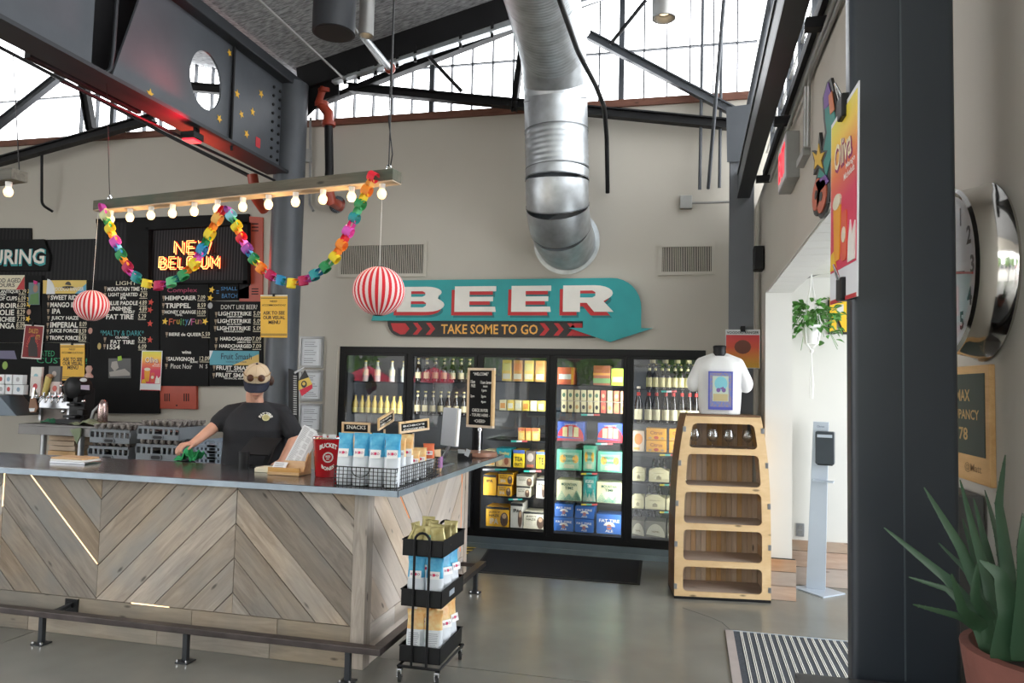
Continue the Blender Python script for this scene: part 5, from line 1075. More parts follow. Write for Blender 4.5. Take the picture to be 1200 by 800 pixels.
for x0, x1, n_ in ((741, 755.5, 'left'), (760, 784, 'middle'), (786, 808, 'right')): house(4, 565, x0, x1, 549, n_+' cream bottle carton on the upper of the two cream shelves')
for x0, x1, n_ in ((740, 754.5, 'left'), (755.5, 779.5, 'middle'), (780.5, 806, 'right')): house(4, 597.5, x0, x1, 581, n_+' cream bottle carton on the lower of the two cream shelves')
for x0, x1, n_ in ((740, 755, 'left'), (756, 780, 'middle'), (781.5, 806, 'right')):
    goods(4, 636, x0, x1, 617.5, (.16, .15, .11), n_+' olive bottle carton with a round cream emblem on the cooler floor', patches=((el(.5, .02, .46, .82, 18, 0, PI), (.50, .47, .34)),), texts=(('TRIPPEL', .5, .35, .4, .1, (.15, .12, .06), False),))
bn = bottle_proto('beer_bottle', 'short dark bottle neck poking out above the cream cartons, fifth door', 'bottle necks behind the cream cartons', M['bottleg'], flat((.05, .05, .05)), M['black'], .22, .03, (.02, .1), False)
fst = True
for yb, xs in ((565, (766, 772, 778, 790, 796, 802)), (597.5, (760, 767, 773, 785, 792)), (636, (745, 750, 760, 766, 773, 786, 791))):
    for x in xs:
        p = P(x, yb, Y=CY+.3); loc = (p.x, CY+.31, SZ[(4, yb)]+.002)
        lbn = 'dark bottle neck above the %s cream cartons, %s from left' % ({565: 'upper', 597.5: 'middle', 636: 'lowest olive and'}[yb], ORD[xs.index(x)])
        if fst: bn.location = loc; fst = False; bn['label'] = lbn
        else: dup(bn, loc, label=lbn)
# first and second doors
gl1 = bottle_proto('liquor_bottle', 'squat gold bottle behind the first cooler door', 'gold bottles behind the first cooler door', M['amber'], flat((.62, .52, .16)), flat((.3, .2, .05)), .20, .036, (.005, .06), False)
place_bottles(gl1, [416, 424, 431, 438.5, 446, 453, 461, 468.5, 474.5], 0, 484)
sA = shelf(0, 447); SZ[(0, 447)] = sA; sB = shelf(1, 447); SZ[(1, 447)] = sB
gl2 = bottle_proto('liquor_bottle', 'pale round label bottle behind the first cooler door', 'round label bottles at the top of the first cooler door', M['clearb'], flat((.66, .62, .42)), flat((.5, .4, .1)), .24, .035, (.07, .14))
place_bottles(gl2, [428, 442, 459, 473], 0, 447)
gl3 = bottle_proto('liquor_bottle', 'dark bottle on the lower shelf of the second door', 'dark bottles behind the second cooler door', M['bottleg'], flat((.35, .30, .18)), flat((.3, .25, .1)), .26, .035, (.03, .1))
place_bottles(gl3, [489, 498, 507, 516, 525, 534, 543, 552], 1, 486); gl4 = dup(gl3, label='dark bottle at the top of the second door', group='dark bottles at the top of the second door'); place_bottles(gl4, [490, 500, 510, 520, 530, 540, 550], 1, 447)
MB().box(FL+.1, CY+.1, SZ[(0, 545)]+.001, -2.3, CY+.4, SZ[(0, 545)]+.2).build('stock_case', flat((.10, .08, .06)), label='dark case low in the first two cooler doors behind the bar', cat='box')
# floor mats
fm = thing('floor_mat', 'flat black rubber backed mat on the concrete in front of the cooler', 'mat', (-1.1, 7.1, 0))
c4 = [P(x, y, Z=0) for x, y in ((553, 670.5), (750, 685.5), (753, 657.5), (572, 643.5))]; c4 = [(p.x, p.y) for p in c4]
MB().prism(c4, .001, .007).build('rubber_border', M['rubber'], fm); cx_, cy_ = sum(p[0] for p in c4)/4, sum(p[1] for p in c4)/4
MB().prism([(cx_+(x-cx_)*.965, cy_+(y-cy_)*.90) for x, y in c4], .007, .010).build('carpet', M['carpet'], fm)
hz = thing('hazard_tape', 'yellow and black striped hazard tape on the floor at the cooler corner', 'tape', (-2.2, 7.5, 0))
for k in range(4):
    y0 = 7.15+k*.14; MB().prism([(-2.36, y0), (-2.36, y0+.06), (-2.18, y0+.13), (-2.18, y0+.07)], .0005, .002).build('stripe', flat((.75, .55, .08)), hz)
MB().box(-2.36, 7.1, .0002, -2.18, 7.66, .0006).build('tape', M['rubber'], hz)

# ================================================================ BAR COUNTER
BFY, BEX, CT, CB = 4.22, -1.878, 1.075, 1.037          # front face, end face, top and underside of the zinc
bar = thing('bar_counter', 'long bar clad in chevron reclaimed planks with a grey zinc top', 'bar counter', (-3.2, 4.6, 0))
XL = -5.6; FY0, EX0 = 4.14, -1.66
ctp = [(XL, FY0), (EX0, FY0), (EX0, 6.70), (-1.98, 6.84), (-2.42, 6.84), (-2.42, 4.93), (XL, 4.93)]
MB().prism(ctp, CB+.003, CT).build('countertop', M['zinc'], bar, bevel=.003)
MB().box(XL, FY0-.004, CB, EX0+.004, FY0, CT-.003).box(EX0, FY0-.004, CB, EX0+.004, 6.70, CT-.003).build('countertop_edge', M['zincedge'], bar)
MB().box(XL, BFY+.03, 0, BEX-.03, 4.85, CB).box(-2.35, 4.85, 0, BEX-.03, 6.29, CB).build('carcass', M['darkgap'], bar)
def chevrons(panels, v0, v1, spacing, T, mw, mats, gapw=.004, thick=.022, slope=.975, jit=.004):
    """panels: (u0,u1,sign,u_ref,v_ref) boards following v = sign*slope*(u-u_ref)+v_ref+k*spacing"""
    for (u0, u1, s_, ur, vr) in panels:
        sl = s_*slope
        for k in range(-12, 14):
            c0, c1 = vr+k*spacing, vr+(k+1)*spacing; g_ = gapw*.7
            poly = [(u0+.0015, v0), (u1-.0015, v0), (u1-.0015, v1), (u0+.0015, v1)]
            poly = clip_half(poly, sl, -1, sl*ur-c0-g_) if poly else poly      # v >= line0+g
            if len(poly) > 2: poly = clip_half(poly, -sl, 1, -sl*ur+c1-g_)
            if len(poly) < 3: continue
            ar = abs(sum(poly[i][0]*poly[(i+1) % len(poly)][1]-poly[(i+1) % len(poly)][0]*poly[i][1] for i in range(len(poly))))/2
            if ar < .0004: continue
            an = math.atan(sl); cx_ = sum(p[0] for p in poly)/len(poly); cy_ = sum(p[1] for p in poly)/len(poly); th = thick-R()*jit
            L_ = T @ Matrix.Translation((cx_, cy_, 0)) @ Matrix.Rotation(an, 4, 'Z')
            MB(T).prism(poly, 0, th).build('plank', mats, bar, mtx=L_, bevel=.0015)
Tf = FW(BFY+.022)
zs = .251
chevrons([(XL, -4.567, 1, -4.567, zs-.777+.0*.2135), (-4.567, -3.772, -1, -3.772, zs), (-3.772, -2.768, 1, -3.772, zs), (-2.768, -1.967, -1, -2.768, zs+.975*1.004)], .247, CB, .2135, Tf, 0, M['barn'])
Te = Matrix(((0, 0, 1, BEX-.022), (1, 0, 0, 0), (0, 1, 0, 0), (0, 0, 0, 1)))      # end face: local x=Y, y=Z, z=+X
chevrons([(4.312, 5.25, -1, 5.25, zs), (5.25, 6.215, 1, 5.25, zs)], .247, CB, .2135, Te, 0, M['barn_lit'])
# posts
def zboard(x0, y0, x1, y1, z0, z1, m, name='board', bevel=.002):
    T = Matrix.Translation((x0, y0, z0)) @ Matrix.Rotation(-PI/2, 4, 'Y'); MB().box(x0, y0, z0, x1, y1, z1).build(name, m, bar, mtx=T, bevel=bevel)
zboard(-1.966, BFY-.004, BEX, 4.31, 0, CB, M['barn'], 'corner_post'); zboard(BEX-.03, 6.217, BEX+.004, 6.30, 0, CB, M['barn_lit'], 'end_post')
def hboards(u0, u1, rows, cuts, T, m):
    for r_, (z0, z1, dp) in enumerate(rows):
        us = [u0]+[c for c in cuts[r_] if u0 < c < u1]+[u1]
        for a, b in zip(us, us[1:]): MB(T).box(a+.0015, z0+.0015, 0, b-.0015, z1-.0015, dp).build('board', m, bar, mtx=T @ Matrix.Translation((a, z0, 0)), bevel=.0015)
hboards(XL, -1.966, ((0, .125, .020), (.125, .245, .024)), ((-4.30, -3.3, -2.5), (-3.90, -3.05, -2.45)), Tf, M['barnbase'])
hboards(4.312, 6.215, ((0, .125, .018), (.125, .245, .022)), ((5.0,), (4.7, 5.6)), Te, M['barn_lit'])
# light strips glowing in gaps
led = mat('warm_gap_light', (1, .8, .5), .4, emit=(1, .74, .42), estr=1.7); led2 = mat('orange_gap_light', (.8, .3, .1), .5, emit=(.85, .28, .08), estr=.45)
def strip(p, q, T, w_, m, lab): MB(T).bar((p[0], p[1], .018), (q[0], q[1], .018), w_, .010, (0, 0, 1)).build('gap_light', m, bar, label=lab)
strip((-4.345, zs+.6405+.975*.573), (-3.776, zs+.6405-.2135+.975*.004+.2135*.0), Tf, .008, led, 'warm light line between two planks') if False else None
yl = zs+.2135*1
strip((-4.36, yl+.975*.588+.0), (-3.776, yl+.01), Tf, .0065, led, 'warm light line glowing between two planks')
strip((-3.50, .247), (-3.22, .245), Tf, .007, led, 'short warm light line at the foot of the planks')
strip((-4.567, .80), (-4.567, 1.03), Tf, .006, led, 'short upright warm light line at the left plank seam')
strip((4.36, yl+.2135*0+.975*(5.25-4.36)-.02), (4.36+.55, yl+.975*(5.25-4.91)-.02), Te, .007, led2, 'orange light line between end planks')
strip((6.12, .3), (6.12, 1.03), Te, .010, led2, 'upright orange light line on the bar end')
sk = MB().box(BFY*0-3.98, BFY-.03, .185, -3.93, BFY, .215).build('outlet', M['black'], bar, label='small black outlet box')
# far drip tray in the zinc top
t = thing('drip_tray', 'dark recessed sink tray with a pale rim in the counter end', 'tray', (-1.95, 5.4, CT))
MB().box(-2.16, 4.98, CT+.0005, -1.82, 5.72, CT+.006).build('rim', M['zincedge'], t, bevel=.002); MB().box(-2.13, 5.01, CT+.006, -1.85, 5.69, CT+.007).build('tray', M['black'], t)
# ================================================================ FOOT RAIL
RY0, RX0, RZ = 4.0, -1.68, .185
fr = thing('foot_rail', 'dark flat steel foot rail on posts running around the bar', 'foot rail', (-3, 4.02, 0))
rsm = mat('worn_brown_steel', (.075, .062, .06), .35, .7, var=.25, scale=8)
MB().box(XL, RY0, RZ-.012, RX0, RY0+.062, RZ+.025).build('front_bar', rsm, fr, bevel=.003)
MB().box(RX0-.062, RY0+.062, RZ-.012, RX0, 6.24, RZ+.025).build('side_bar', rsm, fr, bevel=.003)
def rpost(x, y, wx, wy):
    MB().box(x-.016, y-.016, .008, x+.016, y+.016, RZ-.012).build('post', M['steel'], fr, bevel=.003)
    MB().box(x-.042, y-.042, 0, x+.042, y+.042, .008).build('foot_plate', M['steel'], fr)
    for a in (-1, 1): MB().lathe([(.008, 0), (.008, .014)], (x+a*.03, y-.03, .008), 6).build('bolt', M['chrome'], fr)
for x in (-5.0, -3.993, -2.943, -1.885): rpost(x, RY0+.031, 0, 0)
for y in (4.95, 6.02): rpost(RX0-.031, y, 0, 0)
MB().bar((-3.93, RY0+.03, RZ+.01), (-3.955, BFY, RZ+.015), .03, .02).build('wall_bracket', M['steel'], fr); MB().box(-4.0, BFY-.012, .15, -3.90, BFY-.004, .235).build('bracket_plate', M['black'], fr)
MB().bar((RX0-.03, 6.16, RZ+.005), (BEX, 6.16, RZ+.005), .03, .03).build('wall_bracket', rsm, fr)
# ================================================================ ROLLING CART
CX0, CX1, CYA, CYB = -1.615, -1.37, 4.13, 4.545
ct = thing('rolling_cart', 'three tier black metal rolling cart filled with snack bags by the bar corner', 'cart', ((CX0+CX1)/2, (CYA+CYB)/2, 0))
def traybox(z0, z1):
    th = .004; mb = MB()
    mb.box(CX0, CYA, z0, CX1, CYB, z0+th).box(CX0, CYA, z0, CX1, CYA+th, z1).box(CX0, CYB-th, z0, CX1, CYB, z1).box(CX0, CYA, z0, CX0+th, CYB, z1).box(CX1-th, CYA, z0, CX1, CYB, z1)
    mb.box(CX0-.004, CYA-.004, z1-.006, CX1+.004, CYA+.004, z1).box(CX0-.004, CYB-.004, z1-.006, CX1+.004, CYB+.004, z1).box(CX0-.004, CYA, z1-.006, CX0+.004, CYB, z1).box(CX1-.004, CYA, z1-.006, CX1+.004, CYB, z1)
    mb.build('tray', M['black'], ct)
trz = ((.112, .205), (.425, .522), (.710, .805))
for z0, z1 in trz: traybox(z0, z1)
for Yp, nm in ((CYA-.010, 'front'), (CYB+.010, 'rear')):
    xa, xb = (CX0+CX1)/2-.045, (CX0+CX1)/2+.045
    pts = [(xa, Yp, .095), (xa, Yp, .80)]+[((xa+xb)/2-.045*math.cos(a), Yp, .80+.045*math.sin(a)) for a in [PI*k/8 for k in range(1, 8)]]+[(xb, Yp, .80), (xb, Yp, .095)]
    MB().tube(pts, .008, 8).build('handle_tube', M['blacksteel'], ct, smooth=50)
MB().tube([(CX0, CYA-.012, .09), (CX1, CYA-.012, .09), (CX1+.006, CYB+.012, .09), (CX0, CYB+.012, .09)], .009, 8, closed=True).build('base_frame', M['blacksteel'], ct, smooth=50)
for x in (CX0+.01, CX1-.01):
    for y in (CYA-.01, CYB+.01):
        w_ = MB().lathe([(.026, -.010), (.028, -.006), (.028, .006), (.026, .010)], (x, y, .028), 16, ax=(1, .3, 0)).build('caster_wheel', M['rubber'], ct, smooth=40)
        MB().box(x-.014, y-.012, .03, x-.010, y+.012, .075).box(x+.010, y-.012, .03, x+.014, y+.012, .075).box(x-.014, y-.014, .07, x+.014, y+.014, .078).build('caster_fork', M['chrome'], w_)
        MB().cyl((x-.014, y, .028), (x+.014, y, .028), .008, 8).build('axle', M['chrome'], w_)
MB().box(CX1, 4.27, .46, CX1+.003, 4.36, .49).build('tag', M['silver'], ct, label='silver label plate')
# bags
def bag(name, label, loc, W_, D_, H_, rz, m_top, m_low, split=.55, lab=True, tilt=0, group=None, cat='snack bag', crimp=True, words='BOBO'):
    """upright pillow pack: fat at the foot, crimped flat at the top"""
    t = thing(name, label, cat, (0, 0, 0), group)
    def shape(f0, f1, m, nm, par=None, cap=False):
        vs = []; K = 16; n_ = 9
        for i in range(n_):
            f = f0+(f1-f0)*i/(n_-1); z = H_*f
            wd = W_/2*(.92+.08*math.sin(PI*min(f*1.3, 1))) if f < .93 else W_/2*.97; dp = D_/2*(1-f**2.2)*(.90+.1*math.sin(f*9))+.002
            if f < .04: dp *= .9; wd *= .96
            for k in range(K):
                a = 2*PI*k/K; c_, s_ = math.cos(a), math.sin(a); e = .75
                vs.append((wd*abs(c_)**e*(1 if c_ >= 0 else -1), dp*abs(s_)**e*(1 if s_ >= 0 else -1)*(1+.05*math.sin(k*3+i)), z))
        fs = [(i*K+k, i*K+(k+1) % K, (i+1)*K+(k+1) % K, (i+1)*K+k) for i in range(n_-1) for k in range(K)]+[tuple(range(K))[::-1], tuple(range((n_-1)*K, n_*K))]
        mb = MB(); mb.add(vs, fs); return mb.build(nm, m, par or t, smooth=60, local=True)
    shape(0, split, m_low, 'lower_film'); shape(split, 1, m_top, 'printed_top')
    if crimp: MB().box(-W_/2*.97, -.003, H_*.97, W_/2*.97, .003, H_*1.03).build('crimp', m_top, t, local=True)
    if lab:
        y_ = -D_/2*.50; sl = .26
        T = Matrix.Translation((W_*.02, y_-.016, H_*.64)) @ Matrix.Rotation(PI/2-.22, 4, 'X')
        MB(T).box(-W_*.33, -H_*.085, 0, W_*.33, H_*.085, .002).build('label_patch', M['white'], t, local=True)
        mb = MB(T); mb.text(words, 0, .002, W_*.52, H_*.05, .02, z1=.003); mb.build('label_lettering', flat((.35, .05, .15)), t, local=True)
        mb = MB(T); mb.prism(disc(0, .002, .0075, .009, 10), .003, .0036); mb.build('label_dot', flat((.70, .03, .12)), t, local=True)
    t.location = loc; t.rotation_euler = (tilt, 0, rz); return t
for k, (x, y, rz) in enumerate(((-1.555, 4.21, .1), (-1.445, 4.22, -.1), (-1.43, 4.34, .3), (-1.54, 4.36, 0), (-1.42, 4.46, 1.2), (-1.53, 4.48, .1))):
    bag('snack_bag', ('blue topped white snack bag on the middle cart tier, '+['front left', 'front right', 'second row right', 'second row left', 'back right', 'back left'][k]), (x, y, .431), .105, .07, .255, rz+[0, .2, .7, 0, 0, 0][k], M['bagblue'], M['bagwhite'], .56)
for k, (x, y, rz) in enumerate(((-1.545, 4.20, .05), (-1.44, 4.21, .15), (-1.425, 4.33, 1.0), (-1.54, 4.34, 0), (-1.42, 4.45, 1.3), (-1.53, 4.47, .1))):
    b_ = bag('snack_bag', ('orange printed snack bag on the lowest cart tier, '+['front left', 'front right', 'second row right', 'second row left', 'back right', 'back left'][k]), (x, y, .118), .11, .07, .265, rz, M['bagorange'], M['bagwhite'] if k != 1 else M['bagwhite'], .62, lab=k > 1)
    if k < 2:
        T = Matrix.Translation((.0, -.040, .095)) @ Matrix.Rotation(PI/2-.12, 4, 'X'); MB(T).box(-.038, -.07, 0, .038, .065, .0015).build('nutrition_panel', M['paper'], b_, local=True)
        mb = MB(T)
        for j in range(12): mb.box(-.033, .052-j*.010, .0015, -.033+.05+.016*R(), .0545-j*.010, .002)
        mb.build('lettering', flat((.15, .16, .2)), b_, local=True)
n_ = 0
for k in range(13):
    x = -1.59+(k % 4)*.058+R()*.01; y = 4.17+(k//4)*.10+R()*.02; n_ += 1
    p = bag('foil_pouch', 'gold foil pouch in the top cart tray, %s row from the front, %s from left' % (ORD[k//4], ORD[k % 4]), (x, y, .742), .085, .028, .13, (R()-.5)*1.2, M['foil'], M['foil'], .5, False, tilt=-.25+R()*.5, group='gold foil pouches in the top cart tray', cat='snack pouch', crimp=True)
    p.rotation_euler = (-.45+R()*.5, (R()-.5)*.9, (R()-.5)*1.4)
    if k % 4 == 2: MB().box(-.02, -.0125, .04, .02, -.0115, .08).build('mint_label', flat((.25, .6, .42)), p, local=True)

# ================================================================ ON THE COUNTER
def onct(x, y): return P(x, y, Z=CT)
# basket of bags
bk_ = thing('wire_basket', 'black wire grid basket holding blue and white snack bags at the counter corner', 'basket', (-1.93, 4.45, CT))
q0, q1, q2 = onct(395, 566), onct(462, 569), onct(515, 549); q0.y = q1.y = (q0.y+q1.y)/2; q2.x = q1.x-.0
bx0, bx1, by0, by1 = q0.x+.035, -1.70, 4.19, 5.00; hb = .115; T0 = CT+.002
mb = MB(); wr = .0017
def grid(p, ux, uz, nx, nz):
    for i in range(nx+1): mb.bar(p+ux*i/nx, p+ux*i/nx+uz, wr*2, wr*2, (.01, .02, 1) if abs(uz.z) < .5 else (.3, 1, 0))
    for j in range(nz+1): mb.bar(p+uz*j/nz, p+uz*j/nz+ux, wr*2.0, wr*2.0, (0, .01, 1))
V = Vector
grid(V((bx0, by0, T0)), V((bx1-bx0, 0, 0)), V((0, 0, hb)), 14, 5); grid(V((bx1, by0, T0)), V((0, by1-by0, 0)), V((0, 0, hb)), 24, 5)
grid(V((bx0, by1, T0)), V((bx1-bx0, 0, 0)), V((0, 0, hb)), 14, 5); grid(V((bx0, by0, T0)), V((0, by1-by0, 0)), V((0, 0, hb)), 24, 5); grid(V((bx0, by0, T0)), V((bx1-bx0, 0, 0)), V((0, by1-by0, 0)), 6, 10)
mb.build('wire_grid', M['wire'], bk_)
MB().tube([(bx0, by0, T0+hb), (bx1, by0, T0+hb), (bx1, by1, T0+hb), (bx0, by1, T0+hb)], .0035, 6, closed=True).build('rim', M['wire'], bk_, smooth=50)
xm = (bx0+bx1)/2-.02; MB().tube([(xm-.06*math.cos(a), by0-.012-.012*math.sin(a), T0+hb-.055*math.sin(a)) for a in [PI*k/12 for k in range(13)]], .003, 6).build('handle', M['wire'], bk_, smooth=50)
xs = [bx0+.042+k*(bx1-bx0-.084)/3 for k in range(4)]
for k, x in enumerate(xs): bag('snack_bag', ['leftmost', 'second', 'third', 'rightmost'][k]+' of the four front blue and white snack bags in the wire basket', (x, by0+.055, T0+.004), .100, .085, .305+(.0 if k % 2 else -.004), [0, .04, .1, .25][k], M['bagblue'], M['bagwhite'], .58, words='BOBO')
for r_ in range(1, 5):
    y = by0+.055+r_*.125
    for k, x in enumerate((xs[0]+.01, xs[1]+.005, xs[3]-.01)):
        tall = r_ < 3
        bag('snack_bag', ['white snack bag with orange top', 'white snack bag with blue top', 'snack bag with orange printed top'][k]+' in row %s of the wire basket from the front' % ['two', 'three', 'four', 'five'][r_-1], (x, y, T0+.004), .088, .08, .29 if tall else .19, .1+.3*(k == 2), M['bagorange'] if k != 1 else M['bagblue'], M['bagwhite'], .58, words='BOBO')
b_ = bag('snack_bag', 'small coral red snack bag at the back right of the wire basket', (bx1-.055, by1-.08, T0+.05), .08, .06, .16, .3, flat((.72, .16, .06)), M['bagwhite'], .4)
# kraft bags behind the basket
t = bag('kraft_bag', 'plain brown kraft paper pouch standing behind the wire basket', (onct(512, 540).x-.02, 5.15, CT+.001), .16, .06, .20, .1, M['kraft'], M['kraft'], .5, False, cat='paper bag')
t = bag('kraft_bag', 'small kraft pouch with a purple label at the counter edge', (-1.76, 5.12, CT+.001), .07, .05, .155, 1.2, M['kraft'], M['kraft'], .5, False, cat='paper bag'); MB().box(-.025, -.03, .03, .025, -.026, .11).build('label_patch', flat((.35, .15, .35)), t, local=True)
# little chalk signs
def chalk(name, label, p0, p1, hgt, Y0, Y1, txt, z=None):
    """wood framed slate between two points, standing upright"""
    a, b = P(p0[0], p0[1], Y=Y0), P(p1[0], p1[1], Y=Y1); t = thing(name, label, 'chalk sign', tuple((a+b)/2)); ux = V((b.x-a.x, b.y-a.y, 0)); W_ = ux.length; ux.normalize(); uz = V((0, 0, 1)); n_ = ux.cross(uz)
    T = Matrix(((ux.x, 0, n_.x, a.x), (ux.y, 0, n_.y, a.y), (0, 1, 0, (a.z+b.z)/2), (0, 0, 0, 1)))
    if abs(a.z-b.z) > .005: T = T @ Matrix.Rotation(math.atan2(b.z-a.z, W_), 4, 'Z')
    f = .016
    for q_ in ((0, 0, W_, f), (0, hgt-f, W_, hgt), (0, f, f, hgt-f), (W_-f, f, W_, hgt-f)): MB(T).box(q_[0], q_[1], 0, q_[2], q_[3], .014).build('frame', M['ply'], t, bevel=.001)
    MB(T).box(f, f, .002, W_-f, hgt-f, .006).build('slate', M['board'], t); mb = MB(T)
    for i, s_ in enumerate(txt): mb.text(s_, W_/2, hgt-f-.02-i*(hgt-2*f)/max(len(txt), 1)*.95, (W_-2*f)*.8, (hgt-2*f)/len(txt)*.5, .01, z1=.0065)
    mb.build('lettering', M['letter'], t); zf = CT+.002
    MB().bar((a+b)/2-n_*.005, V(((a.x+b.x)/2-n_.x*.005, (a.y+b.y)/2-n_.y*.005, zf)), .012, .012).build('stake', M['ply'], t)
    return t
chalk('chalk_sign', 'wood framed chalk sign seen edge on left of the basket of bags', (401, 508), (434, 509), .085, 5.0, 5.0, ['SNACKS'])
chalk('chalk_sign', 'small slanted chalk sign standing between the blue bags', (442, 509), (460, 497), .085, 4.9, 5.3, ['CHIPS', '$4'])
chalk('chalk_sign', 'wider chalk sign reading COOKIES behind the orange topped bags', (467, 510), (502, 505), .085, 5.05, 5.3, ["BOBO'S", 'COOKIES'])
# bucket
bp = onct(377, 560); bc = V((bp.x-.012, bp.y+.10, CT+.001)); BS = 1.12; BH = .25
bu = thing('metal_bucket', 'red enamel bucket lettered BUCKET in white beside the menu holder', 'bucket', tuple(bc))
MB().lathe([(.076, 0), (.080, .004), (.104, BH), (.108, BH+.004), (.104, BH+.008), (.098, BH+.004), (.074, .01), (.001, .008)], bc, 32, cap=False).build('pail', M['bucket'], bu, smooth=40)
MB().lathe([(.105, BH-.001), (.109, BH+.004), (.105, BH+.009), (.101, BH+.004)], bc, 32).build('rim', M['chrome'], bu, smooth=40)
def br_(z): return (.0802+.024*(z/BH))*1.006
def on_bucket(tx, z, h, w_, bold, arcup, ph=-.42):
    v, f, asp = text_geo(tx, bold); vs = []
    for a, b in v:
        th = (a-.5)*w_/br_(z)+ph; zz = z+(b-.5)*h+arcup*((a-.5)**2)*-.12; vs.append((bc.x-math.sin(-th)*br_(zz), bc.y-math.cos(th)*br_(zz), bc.z+zz))
    return vs, f
PH = math.atan2(-bc.x, bc.y)
mb = MB()
for tx, z, h, w_, bo, au in (('BUCKET', .212, .030, .118, .03, .6), ('BONES', .058, .024, .08, .03, -.6), ('RED', .138, .014, .03, .02, 0), ('EAT', .122, .010, .02, .02, 0)):
    vs, f = on_bucket(tx, z, h, w_, bo, au, PH); mb.add(vs, f)
for rr in (.034, .029):
    vs = []; K = 24
    for k in range(K):
        for q_ in (rr, rr-.0028):
            u_, v_ = q_*math.cos(2*PI*k/K), q_*math.sin(2*PI*k/K); zz = .132+v_; th = u_/br_(zz)+PH; vs.append((bc.x+math.sin(th)*br_(zz), bc.y-math.cos(th)*br_(zz), bc.z+zz))
    mb.add(vs, [(2*k, 2*((k+1) % K), 2*((k+1) % K)+1, 2*k+1) for k in range(K)])
mb.build('lettering', M['letter'], bu)
MB().tube([bc+V((.104*math.cos(a), .02-.03*math.sin(a), BH-.02-.03*math.sin(a))) for a in [PI*k/10 for k in range(11)]], .002, 6).build('bail_handle', M['chrome'], bu, smooth=50)
for dx_ in (-.03, .015, .04): MB().box(bc.x+dx_-.015, bc.y+.0, bc.z+.03, bc.x+dx_+.012, bc.y+.004, bc.z+BH+.025).build('paper_slip', M['paper'], bu)
# menu holder
mp = onct(313, 556); mp2 = onct(350, 559)
mh = thing('menu_holder', 'bamboo menu holder with long paper menus leaning in it', 'menu holder', (mp.x+.1, mp.y+.05, CT))
x0, x1, y0 = mp.x, mp2.x-.02, mp.y-.0
MB().box(x0, y0, CT+.001, x1, y0+.17, CT+.022).build('base', M['bamboo'], mh, bevel=.003)
MB().box(x0, y0+.004, CT+.022, x1, y0+.018, CT+.05).build('front_slat', M['bamboo'], mh, bevel=.002)
Tm = Matrix.Translation((x0, y0+.075, CT+.022)) @ Matrix.Rotation(-.12, 4, 'X') @ Matrix.Rotation(.0, 4, 'Y')
MB(Tm).box(.07, 0, 0, x1-x0-.002, .012, .07).build('middle_slat', M['bamboo'], mh, bevel=.002)
MB().prism([(y0+.08, CT+.02), (y0+.165, CT+.02), (y0+.14, CT+.19), (y0+.125, CT+.19)], 0, .012).build('side_slat', M['bamboo'], mh) if False else MB(Matrix(((0, 0, 1, x1-.012), (1, 0, 0, 0), (0, 1, 0, 0), (0, 0, 0, 1)))).prism([(y0+.06, CT+.02), (y0+.165, CT+.02), (y0+.155, CT+.17), (y0+.14, CT+.17)], 0, .012).build('side_slat', M['bamboo'], mh, bevel=.002)
Tm = Matrix.Translation((x0+.045, y0+.095, CT+.026)) @ Matrix.Rotation(-.20, 4, 'X') @ Matrix.Rotation(.40, 4, 'Y') @ Matrix.Rotation(PI/2, 4, 'X')
for k in range(3): MB(Tm).box(-.005+.012*k, 0, -.004*k, .108+.012*k, .335-.01*k, -.004*k+.001).build('paper_menu', M['paper'], mh)
mb = MB(Tm)
for j in range(32):
    mb.box(.004, .322-j*.0092, .0012, .004+.03+.02*R(), .3245-j*.0092, .0015)
    if j % 5: mb.box(.06, .322-j*.0092, .0012, .085+.012*R(), .3245-j*.0092, .0015)
mb.build('menu_lettering', flat((.12, .12, .14)), mh)
Tm = Matrix.Translation((x0+.01, y0+.022, CT+.024)) @ Matrix.Rotation(PI/2-.75, 4, 'X'); MB(Tm).box(0, 0, 0, .10, .075, .001).build('card', M['paper'], mh)
mb = MB(Tm)
for j in range(5): mb.box(.012, .062-j*.011, .0012, .075+.01*R(), .065-j*.011, .0015)
mb.build('menu_lettering', flat((.12, .12, .14)), mh)
cb_ = onct(298, 553); MB().box(cb_.x, cb_.y, CT+.001, cb_.x+.11, cb_.y+.12, CT+.028).box(cb_.x+.005, cb_.y+.005, CT+.028, cb_.x+.105, cb_.y+.115, CT+.034).build('card_stack', M['cream'], label='short stack of cream cards on the counter left of the menu holder', cat='cards', bevel=.002)
# book stack at left
bs = onct(58, 542); 
for k in range(3): MB().box(bs.x+.005*k, bs.y+.0, CT+.001+.014*k, bs.x+.30-.012*k, bs.y+.16, CT+.014+.014*k).build('menu_book', [M['stainless'], M['white'], M['bamboo']][k], label=['lowest grey edged', 'middle white', 'topmost wooden backed'][k]+' menu board in the flat stack at the left of the bar', cat='menu', bevel=.0015)
# pos tablet on stand (white) and black tablet
ps_ = thing('pos_terminal', 'white point of sale screen on a slanted stand at the far counter end', 'terminal', (-2.1, 5.85, CT))
a, b = P(516, 521, Y=5.9), P(533, 521, Y=5.75); zt2 = P(520, 477, Y=5.9).z
T = Matrix.Translation(a); u_ = V((b.x-a.x, b.y-a.y, 0)); W_ = u_.length; u_.normalize(); n_ = u_.cross(V((0, 0, 1))); T = Matrix(((u_.x, 0, n_.x, a.x), (u_.y, 0, n_.y, a.y), (0, 1, 0, a.z), (0, 0, 0, 1))) @ Matrix.Rotation(-.06, 4, 'X')
MB(T).prism(rrect(0, 0, W_*.95, zt2-a.z, .01), -.03, 0).build('housing', mat('pos_white_plastic', (.55, .60, .66), .4, var=.02), ps_, bevel=.003)
MB(T).box(W_*.95-.002, .004, -.028, W_*.95+.022, zt2-a.z-.004, -.004).build('side_bezel', M['white'], ps_, bevel=.002)
